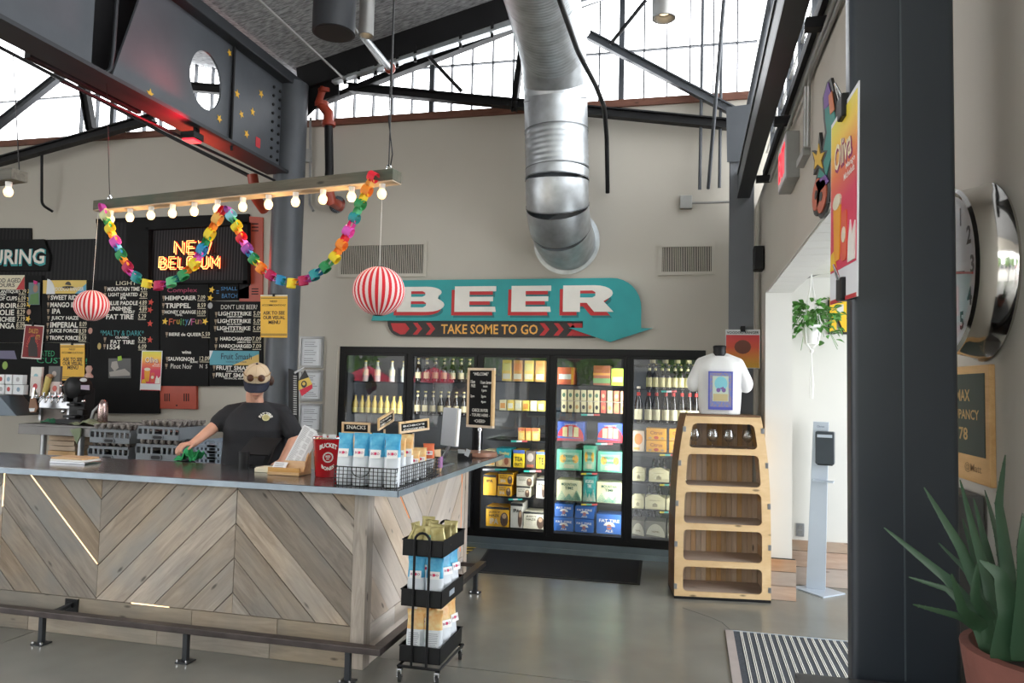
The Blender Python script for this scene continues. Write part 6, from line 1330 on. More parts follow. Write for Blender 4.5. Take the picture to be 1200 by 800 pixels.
MB().bar(tuple(P(519, 538, Y=5.72)), tuple(P(527, 520, Y=5.95)), .05, .012, (1, .2, 0)).build('stand_arm', M['stainless'], ps_)
MB().box(-2.24, 5.66, CT+.001, -2.08, 5.84, CT+.010).build('base', M['black'], ps_, bevel=.003)
a = P(305, 512, Y=4.98); tb = thing('tablet_till', 'black tablet till seen from behind in front of the bartender', 'tablet', (a.x+.1, 4.95, CT))
T = Matrix.Translation((a.x-.03, 4.93, a.z)) @ Matrix.Rotation(-1.0, 4, 'X') @ Matrix.Rotation(-.0, 4, 'Z'); MB(T).box(0, -.004, -.20, .235, .006, .0).build('screen', M['black'], tb, bevel=.002)
MB().bar((a.x+.09, 5.0, a.z-.07), (a.x+.09, 4.92, CT+.012), .04, .02).build('stand', M['black'], tb); MB().box(a.x+.0, 4.80, CT+.001, a.x+.18, 4.92, CT+.014).build('base', M['black'], tb, bevel=.003)
MB().lathe([(.035, 0), (.038, .12)], (a.x+.04, 4.72, CT+.001), 14).build('card_reader', M['black'], smooth=40, label='small black card reader behind the cream cards on the bar', cat='card reader')
# letter board welcome sign
ws = thing('welcome_sign', 'tall letter board reading WELCOME and CHECK IN FOR TOURS HERE on a steel stem', 'sign', (-1.86, 6.5, CT))
a = P(547, 500, Y=6.45); b = P(578, 500, Y=6.35); zt2 = P(552, 431, Y=6.45).z; u_ = V((b.x-a.x, b.y-a.y, 0)); W_ = u_.length; u_.normalize(); n_ = u_.cross(V((0, 0, 1))); H_ = zt2-a.z
T = Matrix(((u_.x, 0, n_.x, a.x), (u_.y, 0, n_.y, a.y), (0, 1, 0, a.z), (0, 0, 0, 1))); f = .022
for q_ in ((0, 0, W_, f), (0, H_-f, W_, H_), (0, f, f, H_-f), (W_-f, f, W_, H_-f)): MB(T).box(q_[0], q_[1], -.02, q_[2], q_[3], .012).build('frame', M['ply'], ws, bevel=.001)
MB(T).box(f, f, -.01, W_-f, H_-f, .003).build('felt_board', M['board'], ws); mb = MB(T)
for tx, u, v, wu, hv in (('*WELCOME*', .5, .90, .6, .055), ('10am', .2, .77, .17, .06), ('FREE', .22, .70, .16, .05), ('11am brew', .70, .76, .42, .055), ('noon', .68, .69, .16, .03), ('1pm', .64, .62, .18, .055), ('2pm', .2, .52, .15, .055), ('3pm', .62, .52, .18, .055), ('4pm', .62, .43, .18, .055), ('CHECK IN FOR', .5, .29, .6, .055), ('- TOURS HERE -', .5, .21, .74, .05), ('<CHEERS>', .5, .11, .42, .055)):
    mb.text(tx, W_*u, H_*v, W_*wu, H_*hv, .02, z1=.0045)
mb.build('lettering', M['letter'], ws)
cx_ = (a+b)/2; MB().lathe([(.012, CT+.03-0), (.012, a.z+.0)], (cx_.x, cx_.y, 0), 10).build('stem', M['chrome'], ws, smooth=50); MB().lathe([(.022, a.z-.03), (.022, a.z-.005)], (cx_.x, cx_.y, 0), 12).build('knuckle', M['chrome'], ws, smooth=40)
MB().lathe([(.155, CT+.001), (.160, CT+.008), (.160, CT+.036), (.154, CT+.042)], (cx_.x, cx_.y, 0), 36).build('wood_base', M['redwood'], ws, smooth=35)
nh = P(546, 530, Y=6.1); t = thing('card_holder', 'little grey card holder with folded papers beside the round wooden base', 'card holder', (nh.x, 6.1, CT))
MB(Matrix.Translation((nh.x-.06, 6.08, CT+.03)) @ Matrix.Rotation(.3, 4, 'X')).box(0, 0, 0, .06, .003, .055).build('card', M['paper'], t); MB(Matrix.Translation((nh.x+.0, 6.05, CT+.04)) @ Matrix.Rotation(.4, 4, 'Y') @ Matrix.Rotation(.2, 4, 'X')).box(0, 0, 0, .04, .003, .06).build('card', M['paper'], t); MB().box(nh.x-.06, 6.06, CT+.001, nh.x+.05, 6.12, CT+.05).build('stand', M['black'], t)
# blue bin behind the bar end
MB().lathe([(.17, 0), (.19, .55), (.17, .60), (.10, .64)], (-2.30, 6.85, 0), 24).build('blue_bin', mat('blue_bin_plastic', (.01, .09, .26), .35), smooth=40, label='blue round bin standing behind the far end of the bar', cat='bin')

# ================================================================ BACK BAR
dkst = mat('dull_steel', (.13, .125, .12), .4, .5, var=.15, stretch=(1, 8, 1)); bb = thing('back_counter', 'steel back bar table with round legs under the menu boards', 'table', (-6.8, 6.7, 0))
ta, tb_ = P(20, 500, Y=6.45), P(130, 503, Y=6.45); zt3 = 1.03
a0, a1 = P(21, 509, Y=6.35).x, P(128, 509, Y=6.35).x
zt3 = P(60, 500, Y=6.35).z
MB().box(a0, 6.35, zt3-.085, a1+.25, 6.40, zt3).build('apron', dkst, bb, bevel=.003)
MB().box(a0, 6.35, zt3-.0, a1+.25, 7.25, zt3+.02).build('table_top', dkst, bb, bevel=.003)
for x in (51, 95): p = P(x, 520, Y=6.45); MB().cyl((p.x, 6.45, 0), (p.x, 6.45, zt3-.02), .03, 14).build('leg', M['stainless'], bb, smooth=40)
MB().cyl((a1+.2, 7.1, 0), (a1+.2, 7.1, zt3-.02), .03, 14).build('leg', M['stainless'], bb, smooth=40); MB().cyl((a0+.1, 7.15, 0), (a0+.1, 7.15, zt3-.02), .03, 14).build('leg', M['stainless'], bb, smooth=40)
# glass rinse counter at far left
rc_ = thing('tap_shelf', 'dark steel tap shelf with sloped end at the far left', 'shelf', tuple(P(0, 487, Y=6.9)))
pp([(-60, 463), (27, 463), (47, 486), (-60, 486)], 6.9, .30).build('body', mat('slate_blue_steel', (.10, .125, .15), .4, .5, var=.08), rc_, bevel=.004)
pp([(-60, 461.5), (27, 461.5), (27, 463), (-60, 463)], 6.9, .32).build('top_lip', M['stainless'], rc_)
p = P(-40, 487, Y=6.8); MB().box(p.x-.1, 6.65, 0, p.x+.1, 6.85, p.z).build('leg', M['stainless'], rc_)
k = 0
zsh = P(0, 461.5, Y=6.75).z
for row, (yb, yt) in enumerate(((461, 448.5), (447.5, 434))):
    for j, (x0, x1) in enumerate(((-22, -13), (-12, -3), (-2, 6), (7, 15), (16, 29 if row == 0 else 28))):
        a, b = P(x0, yb, Y=6.75), P(x1, yt, Y=6.75); zz = zsh+.001+(.11 if row else 0)
        t = thing('tap_card', 'white tap card in the %s row at far left, %s from the right' % (('lower', 'upper')[row], ['fifth', 'fourth', 'third', 'second', 'first'][j]), 'tap handle', (a.x, 6.75, zz))
        MB().box(a.x, 6.74, zz, b.x, 6.80, zz+.105).build('block', M['paper'], t, bevel=.003)
        MB(FW(6.74)).prism(disc((a.x+b.x)/2, zz+.055, .022, .026, 10), 0, .002).build('emblem', flat([(.45, .05, .05), (.25, .35, .45), (.4, .4, .42)][(j+row) % 3]), t)
# tap tower
tt = thing('tap_tower', 'steel draft beer tap tower with five chrome faucets and handles', 'tap tower', tuple(P(65, 500, Y=6.8)))
a = P(47, 476, Y=6.8); b = P(84, 462, Y=6.8)
MB().box(a.x, 6.78, a.z-.02, b.x, 6.92, b.z+.0).build('tower_bar', M['stainless'], tt, bevel=.01)
pp([(49, 476), (83, 476), (83, 498), (49, 498)], 6.9, .02).build('splash_panel', mat('brushed_bronze_panel', (.10, .085, .075), .4, .6), tt)
for x in (49, 82): p = P(x, 475, Y=6.88); MB().box(p.x-.015, 6.86, zt3+.026, p.x+.015, 6.90, p.z).build('upright', M['stainless'], tt)
for j, x in enumerate((46, 54, 61, 68, 75, 81)):
    p = P(x, 465, Y=6.76); fb = MB().tube([p, p+V((-.005, -.05, -.005)), p+V((-.02, -.07, -.06))], [.014, .013, .010], 10).build('faucet', M['chrome'], tt, smooth=50)
    MB().tube([p+V((0, -.03, .01)), p+V((0, -.03, .05))], .01, 8).build('collar', M['chrome'], fb, smooth=50)
for x0, x1, y0, y1, c, lb, cat_ in ((36, 50, 452, 430, (.68, .66, .62), 'upper pale blue and white tap handle card above the taps', 0), (35.5, 49, 464, 441, (.62, .55, .52), 'cream tap handle card with a red emblem above the taps', 1), (51, 58, 463, 441, None, 'yellow cylindrical tap handle leaning above the taps', 2), (59, 71, 463, 447, (.60, .50, .48), 'row of pinkish tap handle cards behind the yellow handle', 3), (57, 72, 447, 429, (.10, .10, .10), 'dark framed tap handle card behind the yellow handle', 4)):
    Y_ = 6.80 if cat_ in (0, 3, 4) else 6.77; a, b = P(x0, y0, Y=Y_), P(x1, y1, Y=Y_); t = thing('tap_card', lb, 'tap handle', (a.x, Y_, a.z))
    if c is None:
        MB().tube([(a.x+.01, Y_, a.z), (b.x-.005, Y_, b.z)], [.028, .033], 12).build('grip', flat((.60, .48, .15)), t, smooth=50); MB().ball((b.x, Y_, b.z), (.04, .03, .03)).build('cap', flat((.35, .18, .08)), t, smooth=60)
    else:
        MB().box(a.x, Y_-.01, a.z, b.x, Y_+.02, b.z).build('block', flat(c), t, bevel=.003); MB(FW(Y_-.01)).prism(disc((a.x+b.x)/2, (a.z+b.z)/2, .03, .032, 12), 0, .002).build('emblem', flat([(.25, .45, .5), (.5, .05, .06), 0, (.5, .1, .08), (.35, .3, .27)][cat_]), t)
        if cat_ != 1: MB().cyl(((a.x+b.x)/2, Y_+.005, P(60, 463, Y=Y_).z), ((a.x+b.x)/2, Y_+.005, a.z), .01, 8).build('stem', M['chrome'], t)
# hanging bottle opener tag
t = thing('hanging_tag', 'brown leather tag with a steel ring hanging from the tap shelf', 'tag', tuple(P(38, 483, Y=6.65)))
pp([(36.5, 466), (42, 466), (45, 478), (42, 483), (36, 483), (34.5, 478)], 6.65, .01).build('leather', flat((.22, .11, .06)), t); pp([(35, 478), (42, 478), (41, 482), (36, 482)], 6.65, .013).build('badge', M['paper'], t); MB().tube([P(38, 467, Y=6.65), P(40, 455, Y=6.66), P(42, 462, Y=6.7)], .012, 8).build('ring', M['chrome'], t, smooth=50)
# black drink machine
dm = thing('drink_machine', 'black nitro drink machine with a round head beside the taps', 'machine', tuple(P(95, 500, Y=6.6)))
p = P(97, 470, Y=6.7)
MB().box(P(84, 480, Y=6.7).x, 6.66, zt3+.021, P(102, 480, Y=6.7).x, 6.80, P(95, 455, Y=6.7).z).build('body', M['black'], dm, bevel=.01)
MB().lathe([(.105, 0), (.115, .02), (.115, .16), (.09, .18), (.05, .20)], P(99, 454, Y=6.74), 28, ax=(0, -1, 0)).build('drum_head', M['black'], dm, smooth=40)
MB(FW(6.575)).prism(disc(*w2(98, 445, 6.575), .045, .020, 16), 0, .004).build('emblem', flat((.5, .5, .5)), dm)
pp([(95, 451), (105, 451), (105, 457), (95, 456)], 6.53, .004).build('screen', flat((.35, .28, .36)), dm)
for x, y in ((72, 452), (74, 482), (83, 460), (98, 470)): MB().ball(P(x, y, Y=6.58), (.022, .02, .02)).build('knob', M['chrome'], dm, smooth=60)
for x, y, a, b in ((86, 474, .10, .03), (92, 466, .05, .09), (84, 488, .16, .03), (97, 483, .07, .06), (80, 464, .04, .12)): q_ = P(x, y, Y=6.62); MB().box(q_.x-a/2, 6.58, q_.z-b/2, q_.x+a/2, 6.66, q_.z+b/2).build('valve_block', M['black'], dm, bevel=.006)
MB().tube([P(70, 452, Y=6.6), P(80, 453, Y=6.65), P(90, 450, Y=6.7)], .022, 8).build('pipe', M['chrome'], dm, smooth=50)
MB().box(P(75, 480, Y=6.6).x, 6.5, zt3+.026, P(104, 480, Y=6.6).x, 6.62, zt3+.07).build('drip_tray', M['blacksteel'], dm)
MB().lathe([(.045, .0), (.045, .02), (.02, .05), (.035, .1), (.02, .13)], P(104, 437, Y=6.8)+V((0, 0, -.05)), 14).build('finial', flat((.45, .3, .25)), dm, smooth=50)
p = P(115, 502, Y=6.55); sh = thing('steel_shaker', 'tall pinkish stainless growler jug beside the drink machine', 'jug', (p.x, 6.6, zt3+.026))
MB().lathe([(.045, 0), (.050, .01), (.050, .16), (.045, .21), (.030, .245), (.012, .258)], (p.x, 6.6, zt3+.027), 22).build('body', M['copper'], sh, smooth=50); MB().tube([(p.x-.04, 6.6, zt3+.22), (p.x-.11, 6.6, zt3+.16), (p.x-.13, 6.6, zt3+.08)], .02, 8).build('sleeve', mat('clear_film', (.3, .3, .3), .3, .3), sh, smooth=50)
# cloths
def cloth(name, label, c, sx_, sy_, h, m, seed, n=16):
    random.seed(seed); vs = []; ph = [R()*6 for _ in range(6)]
    for j in range(n+1):
        for i in range(n+1):
            u, v = i/n-.5, j/n-.5; z = h*(.5+.28*math.sin(9*u+ph[0]+3*v)+.22*math.sin(13*v+ph[1]-5*u)+.15*math.sin(21*(u+v)+ph[2]))*(1-1.6*(u*u+v*v)); vs.append((c[0]+u*sx_*(1-.2*math.sin(7*v+ph[3])), c[1]+v*sy_*(1-.2*math.sin(6*u+ph[4])), c[2]+max(z, .002)))
    fs = [(j*(n+1)+i, j*(n+1)+i+1, (j+1)*(n+1)+i+1, (j+1)*(n+1)+i) for j in range(n) for i in range(n)]
    o = MB().add(vs, fs).build(name, m, smooth=70, label=label, cat='cloth'); s_ = o.modifiers.new('thickness', 'SOLIDIFY'); s_.thickness = .003; return o
p = P(100, 500, Y=6.42); cloth('bar_towel', 'sage green folded towel draped over the edge of the back bar', (p.x, 6.47, zt3+.026), .34, .22, .06, mat('sage_cloth', (.20, .24, .15), .85), 3)
pp([(83, 503), (96, 501), (95, 511), (91, 520), (88, 512)], 6.335, .015).build('bar_towel', mat('sage_cloth2', (.20, .24, .15), .85), label='hanging corner of the sage green towel', cat='cloth')
p = P(57, 499, Y=6.5); cloth('green_cloth', 'dark green cloth lying flat on the back bar', (p.x, 6.6, zt3+.026), .3, .2, .05, mat('dark_green_cloth', (.02, .12, .06), .85), 5)
# wooden crate stack below
for k in range(5):
    a, b = P(65, 531-k*3.6, Y=6.7), P(97, 531-k*3.6, Y=6.7); z = .42+.045*k
    MB().box(a.x+.01*(k % 2), 6.6, P(80, 534, Y=6.6).z+.052*k, b.x-.008*(k % 3), 6.95, P(80, 534, Y=6.6).z+.052*k+.046).build('wooden_tray', M['pine'], label=['lowest', 'second lowest', 'middle', 'second highest', 'topmost'][k]+' wooden tray in the stack under the steel back bar', cat='tray', bevel=.002)
MB().box(P(60, 480, Y=6.6).x, 6.55, P(80, 534, Y=6.6).z-.05, P(100, 480, Y=6.6).x, 7.0, P(80, 534, Y=6.6).z-.001).build('low_shelf', M['stainless'], bb)
# glass racks
def rack(x0, x1, yb, yt, Y, label, glasses=True, m=None):
    m = m or M['greyplastic']; a, b = P(x0, yb, Y=Y), P(x1, yt, Y=Y); t = thing('glass_rack', label, 'glass rack', ((a.x+b.x)/2, Y+.22, a.z)); H = b.z-a.z; W_ = b.x-a.x; D_ = .45
    mb = MB(); mb.box(a.x, Y, a.z, b.x, Y+.012, a.z+H*.42).box(a.x, Y, a.z+H*.82, b.x, Y+.014, a.z+H)
    for k in range(9):
        xx = a.x+W_*k/8; 
        if k != 4: mb.box(xx-.012, Y, a.z+H*.4, xx+.012, Y+.012, a.z+H*.84)
    mb.box(a.x, Y, a.z, a.x+.012, Y+D_, a.z+H).box(b.x-.012, Y, a.z, b.x, Y+D_, a.z+H).box(a.x, Y+D_-.012, a.z, b.x, Y+D_, a.z+H).box(a.x, Y, a.z, b.x, Y+D_, a.z+.01)
    mb.build('crate', m, t, bevel=.003)
    pp_ = FW(Y); MB(pp_).prism(rrect(a.x+W_*.36, a.z+H*.02, a.x+W_*.64, a.z+H*.38, .02), 0, .010).build('hand_grip', mat('rack_grip', (.12, .135, .15), .5), t)
    MB(pp_).prism(rrect(a.x+W_*.39, a.z+H*.08, a.x+W_*.61, a.z+H*.3, .015), .010, .012).build('grip_recess', M['black'], t)
    if glasses:
        mb = MB()
        for i in range(6):
            for j in range(6): mb.lathe([(.022, 0), (.024, .004), (.004, .012), (.004, .05), (.026, .075), (.030, .10)], (a.x+W_*(i+.5)/6, Y+.04+D_*j/6.3, a.z+H*.62), 7, cap=False)
        mb.build('glassware', M['glassware'], t, smooth=40, kind='stuff', label='upturned stem glasses')
    return t
M['glassware'] = mat('dusty_glassware', (.30, .27, .25), .2, .25, var=.5, scale=30)
rack(103, 150, 538, 524.5, 6.25, 'lower grey glass rack of the left stack behind the bar'); rack(105, 152, 518, 504.5, 6.25, 'upper grey glass rack of the left stack behind the bar')
rack(159, 208, 538, 522, 6.15, 'lower grey glass rack of the right stack behind the bar'); rack(161, 210, 514, 501, 6.15, 'upper grey glass rack of the right stack behind the bar')
p0_ = P(103, 539, Y=6.25); MB().box(p0_.x-.05, 6.15, .0, P(212, 530, Y=6.15).x+.0, 6.75, P(159, 540, Y=6.15).z-.004).build('back_bar_cabinet', M['steel'], label='low dark steel cabinet carrying the grey glass racks', cat='cabinet', bevel=.004)
for k in range(4):
    rack(229, 268, 544-k*7, 538.5-k*7, 6.0, ['lowest', 'second', 'third', 'topmost'][k]+' blue grey dish crate in the stack behind the bartender\'s arm', False, M['bluegrey'])
p = P(229, 544, Y=6.0); MB().box(p.x, 5.98, 0, P(268, 530, Y=6.0).x, 6.4, p.z-.004).build('low_cabinet', M['steel'], label='low steel cabinet under the blue grey dish crates', cat='cabinet')
# belgian style flag and black rack near the column
fl = thing('small_flag', 'small black yellow and red flag with a round emblem hanging by the column', 'flag', tuple(P(357, 464, Y=6.9)))
for q_, m_ in (([(357.5, 433), (350, 446), (362, 442)], (.02, .02, .02)), ([(362, 442), (350, 446), (350, 457), (366, 450)], (.70, .50, .10)), ([(366, 450), (351, 457), (354, 464), (366, 455)], (.60, .02, .05))): pp(q_, 6.9, .004).build('cloth_band', flat(m_), fl)
MB(FW(6.9)).prism(disc(*w2(356.5, 450, 6.9), .032, .036, 14), .004, .006).build('emblem', M['signblack'], fl); MB(FW(6.9)).prism(disc(*w2(356.5, 449.5, 6.9), .018, .018, 12), .006, .007).build('emblem_centre', flat((.70, .50, .10)), fl)
MB().tube([P(345, 437, Y=6.88), P(356, 430, Y=6.95)], .012, 6).build('bracket', M['conduit'], fl)
sr = thing('slotted_rack', 'narrow black slotted rack standing on end beside the round column', 'rack', tuple(P(345, 500, Y=6.9)))
pp([(341, 432), (350, 436), (350, 588), (341, 587)], 7.06, .05).build('panel', M['black'], sr)
for k in range(18): pp([(344, 440+k*2.6), (348, 440.3+k*2.6), (348, 441.5+k*2.6), (344, 441.2+k*2.6)], 6.88, .004).build('slot', M['conduit'], sr)

# ================================================================ BARTENDER
def blob(name, chains, balls, m, parent=None, voxel=.007, smooth_it=6, boxes=()):
    """closed tapered limbs and ovals fused into one continuous skin"""
    mb = MB()
    for ch_ in chains:
        for (p, r1), (q, r2) in zip(ch_, ch_[1:]):
            p, q = V(p), V(q); d = (q-p); L_ = d.length; n_ = 6; pts, rs = [], []
            for i in range(n_+1): pts.append(p+d*i/n_); rs.append(r1+(r2-r1)*i/n_)
            mb.tube(pts, rs, 14); mb.ball(p, r1, 12, 8); mb.ball(q, r2, 12, 8)
    for b_ in balls: mb.ball(b_[0], b_[1], 20, 14, M3=b_[2] if len(b_) > 2 else None)
    for f_ in boxes: f_(mb)
    o = mb.build(name, m, parent)
    r_ = o.modifiers.new('fuse', 'REMESH'); r_.mode = 'VOXEL'; r_.voxel_size = voxel; r_.use_smooth_shade = True
    s_ = o.modifiers.new('soften', 'SMOOTH'); s_.iterations = smooth_it; s_.factor = .5; return o
E3 = Matrix.Identity(3)
PY = 5.20
neck = P(301, 466, Y=PY); sL = P(268, 482, Y=PY); sR = P(334, 480, Y=PY+.02)     # picture-left and picture-right shoulders
hips_z = 1.0; px_ = neck.x-.02
BY_ = .36; bcs, bsn = math.cos(BY_), math.sin(BY_)
def bp_(x, y, z): return V((neck.x+x*bcs-y*bsn, PY+x*bsn+y*bcs, z))
sL = bp_(-.188, 0, neck.z-.130); sR = bp_(.192, 0, neck.z-.122)
elL = P(252, 496, Y=PY-.14); wrL = P(227, 519, Y=PY-.33); hdL = P(220, 525, Y=PY-.36)
elL = V((elL.x+.01, PY-.13, elL.z-.01)); wrL = V((wrL.x, wrL.y, max(wrL.z, CT+.055)))
elR = P(347, 512, Y=PY); wrR = P(331, 540, Y=PY-.12)
headC = P(301, 447.5, Y=PY-.10)
tilt = -.50                                                        # head bowed toward the counter
Rh = Matrix.Rotation(.50, 3, 'Z') @ Matrix.Rotation(-tilt, 3, 'X')
def hp(x, y, z): return headC+Rh @ V((x, y, z))                    # head space: face looks to -y
pers = thing('person', 'bartender in a black t-shirt, khaki and navy cap wiping the counter with a green cloth', 'person', (neck.x, PY, 0))
chain = [
 [((neck.x, PY+.0, neck.z-.10), .070), ((neck.x, PY-.04, neck.z+.02), .062), (tuple(hp(0, .03, -.04)), .060)],
 [((neck.x, PY+.02, neck.z-.16), .13), ((neck.x, PY+.02, 1.25), .14), ((neck.x, PY+.02, 1.02), .135)],
 [(tuple(sL), .062), (tuple(elL), .048), (tuple(wrL), .031)], [(tuple(sR), .062), (tuple(elR), .048), (tuple(wrR), .031)],
 [(tuple(sL), .06), (tuple(bp_(-.06, 0, neck.z-.11)), .05)], [(tuple(sR), .06), (tuple(bp_(.06, 0, neck.z-.11)), .05)],
 [((neck.x-.10, PY+.03, .98), .115), ((neck.x-.11, PY+.02, .52), .068), ((neck.x-.12, PY+.05, .10), .046), ((neck.x-.12, PY-.02, .045), .042), ((neck.x-.13, PY-.13, .036), .034)],
 [((neck.x+.10, PY+.03, .98), .115), ((neck.x+.11, PY+.02, .52), .068), ((neck.x+.12, PY+.05, .10), .046), ((neck.x+.12, PY-.02, .045), .042), ((neck.x+.13, PY-.13, .036), .034)],
]
# hand on the cloth: palm, four curled fingers, thumb
def hand(wr, fwd, side, down, s_=1):
    """chains of a loosely closed right or left hand"""
    fwd, side, down = V(fwd).normalized(), V(side).normalized(), V(down).normalized(); c_ = []
    pc = wr+fwd*.045*1
    for k, off in enumerate((-.030, -.010, .010, .029)):
        kn = wr+fwd*(.088-abs(k-1.3)*.004)+side*off
        c_.append([(tuple(wr+side*off*.6+fwd*.01), .017), (tuple(kn), .0125)])
        L1 = (.040, .045, .042, .034)[k]
        p1 = kn+(fwd*.75+down*.65).normalized()*L1; p2 = p1+(fwd*.1+down*1.0).normalized()*L1*.62; p3 = p2+(fwd*-.5+down*.6).normalized()*L1*.45
        c_.append([(tuple(kn), .0105), (tuple(p1), .0095), (tuple(p2), .0085), (tuple(p3), .0072)])
    t0 = wr+fwd*.025+side*s_*.028; t1 = t0+(fwd*.5+side*s_*.8+down*.3).normalized()*.040; t2 = t1+(fwd*.8+side*s_*.1+down*.5).normalized()*.032
    c_.append([(tuple(t0), .015), (tuple(t1), .0115), (tuple(t2), .009)]); return c_
fw = (hdL-wrL); fw.z = -.02
chain += hand(wrL, (-.35, -.75, -.10), (.9, -.42, 0), (0, -.15, -1), 1)
chain += hand(wrR, (-.3, -.7, -.35), (.9, -.3, 0), (-.1, -.1, -1), -1)
balls = [(hp(0, .012, .02), (.077, .098, .112), Rh), (hp(0, -.035, -.045), (.056, .058, .062), Rh), (hp(0, -.062, -.092), (.030, .024, .020), Rh),
         (hp(0, -.102, -.018), (.015, .020, .022), Rh), (hp(0, -.094, .010), (.010, .014, .03), Rh), (hp(0, -.076, .035), (.055, .022, .016), Rh),
         (hp(-.081, .012, .0), (.012, .020, .032), Rh), (hp(.081, .012, .0), (.012, .020, .032), Rh), (hp(0, -.084, -.058), (.026, .014, .008), Rh), (hp(0, -.080, -.070), (.024, .013, .008), Rh),
         (hp(-.035, -.072, -.02), (.024, .02, .024), Rh), (hp(.035, -.072, -.02), (.024, .02, .024), Rh)]
body = blob('body', chain, balls, M['skin'], pers, .0055, 4)
for s_ in (-1, 1):
    MB().ball(hp(s_*.031, -.088, .012), (.012, .008, .010), M3=Rh).build('eye', M['white'], pers, smooth=60); MB().ball(hp(s_*.031, -.0955, .012), (.005, .003, .005), M3=Rh).build('iris', M['hair'], pers, smooth=60)
MB().ball(hp(0, -.094, -.064), (.022, .006, .004), M3=Rh).build('lips', flat((.42, .14, .11)), pers, smooth=60)
MB().ball(hp(0, .04, .015), (.082, .082, .085), M3=Rh).ball(hp(.06, .07, -.035), (.035, .04, .05), M3=Rh).ball(hp(.095, .05, -.012), (.03, .035, .042), M3=Rh).ball(hp(-.045, .07, -.035), (.03, .04, .05), M3=Rh).build('hair', M['hair'], pers, smooth=60)
# shirt and trousers
slL = sL.lerp(elL, .80); slR = sR.lerp(elR, .86)
def torso(mb):
    prof = [(.80, .235, .175), (.95, .242, .185), (1.08, .242, .188), (1.22, .236, .178), (neck.z-.24, .228, .160), (neck.z-.17, .222, .138), (neck.z-.12, .195, .118), (neck.z-.085, .150, .100), (neck.z-.058, .112, .090), (neck.z-.035, .088, .082)]
    K = 32; vs = [bp_(rx*math.copysign(abs(math.cos(2*PI*k/K))**.85, math.cos(2*PI*k/K)), .01-(.035*(z > 1.3))+ry*math.copysign(abs(math.sin(2*PI*k/K))**.85, math.sin(2*PI*k/K)), z) for z, rx, ry in prof for k in range(K)]
    mb.add(vs, [(i*K+k, i*K+(k+1) % K, (i+1)*K+(k+1) % K, (i+1)*K+k) for i in range(len(prof)-1) for k in range(K)]+[tuple(range(K))[::-1], tuple(range((len(prof)-1)*K, len(prof)*K))])
shirt = blob('t_shirt', [[(tuple(sL+V((.03, 0, -.01))), .082), (tuple(sL.lerp(elL, .35)), .078), (tuple(slL), .072)], [(tuple(sR+V((-.03, 0, -.01))), .082), (tuple(sR.lerp(elR, .35)), .078), (tuple(slR), .072)], [(tuple(sL), .078), (tuple(bp_(-.06, 0, neck.z-.085)), .06)], [(tuple(sR), .078), (tuple(bp_(.06, 0, neck.z-.085)), .06)]], [], M['shirt'], pers, .008, 5, (torso,))
blob('trousers', [[((neck.x-.10, PY+.02, .97), .14), ((neck.x-.115, PY+.02, .52), .092), ((neck.x-.12, PY+.04, .12), .078)], [((neck.x+.10, PY+.02, .97), .14), ((neck.x+.115, PY+.02, .52), .092), ((neck.x+.12, PY+.04, .12), .078)]], [], mat('charcoal_denim', (.02, .022, .03), .85), pers, .012, 4)
for s_ in (-1, 1): MB().ball((neck.x+s_*.125, PY-.05, .045), (.05, .135, .045)).build('shoe', M['black'], pers, smooth=60)
# chest print
c_ = bp_(.105, -.160, P(315, 489, Y=PY-.1).z); T = Matrix.Translation(c_) @ Matrix.Rotation(BY_, 4, 'Z') @ Matrix.Rotation(PI/2-.10, 4, 'X')
mb = MB(T); mb.text('FAT TIRE', 0, .030, .115, .020, .05, z1=.006, arc=.048); mb.build('chest_lettering', M['letter'], pers)
MB(T).prism(disc(0, .0, .028, .026, 20), -.012, .004).build('chest_emblem', flat((.62, .56, .30)), pers); MB(T).prism(disc(0, .0, .019, .018, 16), .004, .0045).build('chest_emblem_ring', flat((.45, .40, .18)), pers)
# cap: six panel crown, button, brim, sunglasses
cz = .035
def crown():
    vs, fs = [], []; K, n_ = 36, 10
    for i in range(n_+1):
        a = PI/2*i/n_
        for k in range(K):
            th = 2*PI*k/K; rr = 1+.012*abs(math.sin(3*th)); vs.append(hp(.098*rr*math.cos(a)*math.cos(th), .012+.116*rr*math.cos(a)*math.sin(th), cz+.112*math.sin(a)))
    for i in range(n_):
        for k in range(K): fs.append((i*K+k, i*K+(k+1) % K, (i+1)*K+(k+1) % K, (i+1)*K+k))
    return MB().add(vs, fs)
cr_ = crown().build('cap_crown', M['khaki'], pers, smooth=60); s_ = cr_.modifiers.new('thickness', 'SOLIDIFY'); s_.thickness = .003
MB().ball(hp(0, .012, cz+.115), (.009, .009, .006), M3=Rh).build('cap_button', M['navy'], cr_, smooth=60)
for k in range(6):
    th = PI*k/3+PI/6; MB().tube([hp(.0995*math.cos(a)*math.cos(th), .012+.1175*math.cos(a)*math.sin(th), cz+.1135*math.sin(a)) for a in [PI/2*i/8 for i in range(9)]], .0014, 5).build('seam', flat((.40, .30, .19)), cr_)
vs, n_ = [], 14
for j in range(4):
    for i in range(n_+1):
        th = -PI+.30+(PI-.60)*i/n_; f = j/3; x = .097*math.cos(th)*(1+.0*f); y = .012+.114*math.sin(th)-f*.075*math.sin(PI*i/n_)**.6
        vs.append(hp(x*(1-.06*f), y, cz+.006-.035*f-.018*f*abs(math.cos(th))**1.5-.012*(abs(math.cos(th)))))
fs = [(j*(n_+1)+i, j*(n_+1)+i+1, (j+1)*(n_+1)+i+1, (j+1)*(n_+1)+i) for j in range(3) for i in range(n_)]
o = MB().add(vs, fs).build('cap_brim', M['navy'], pers, smooth=60); s_ = o.modifiers.new('thickness', 'SOLIDIFY'); s_.thickness = .004
lens = mat('amber_lens', (.06, .018, .005), .3, spec=.3)
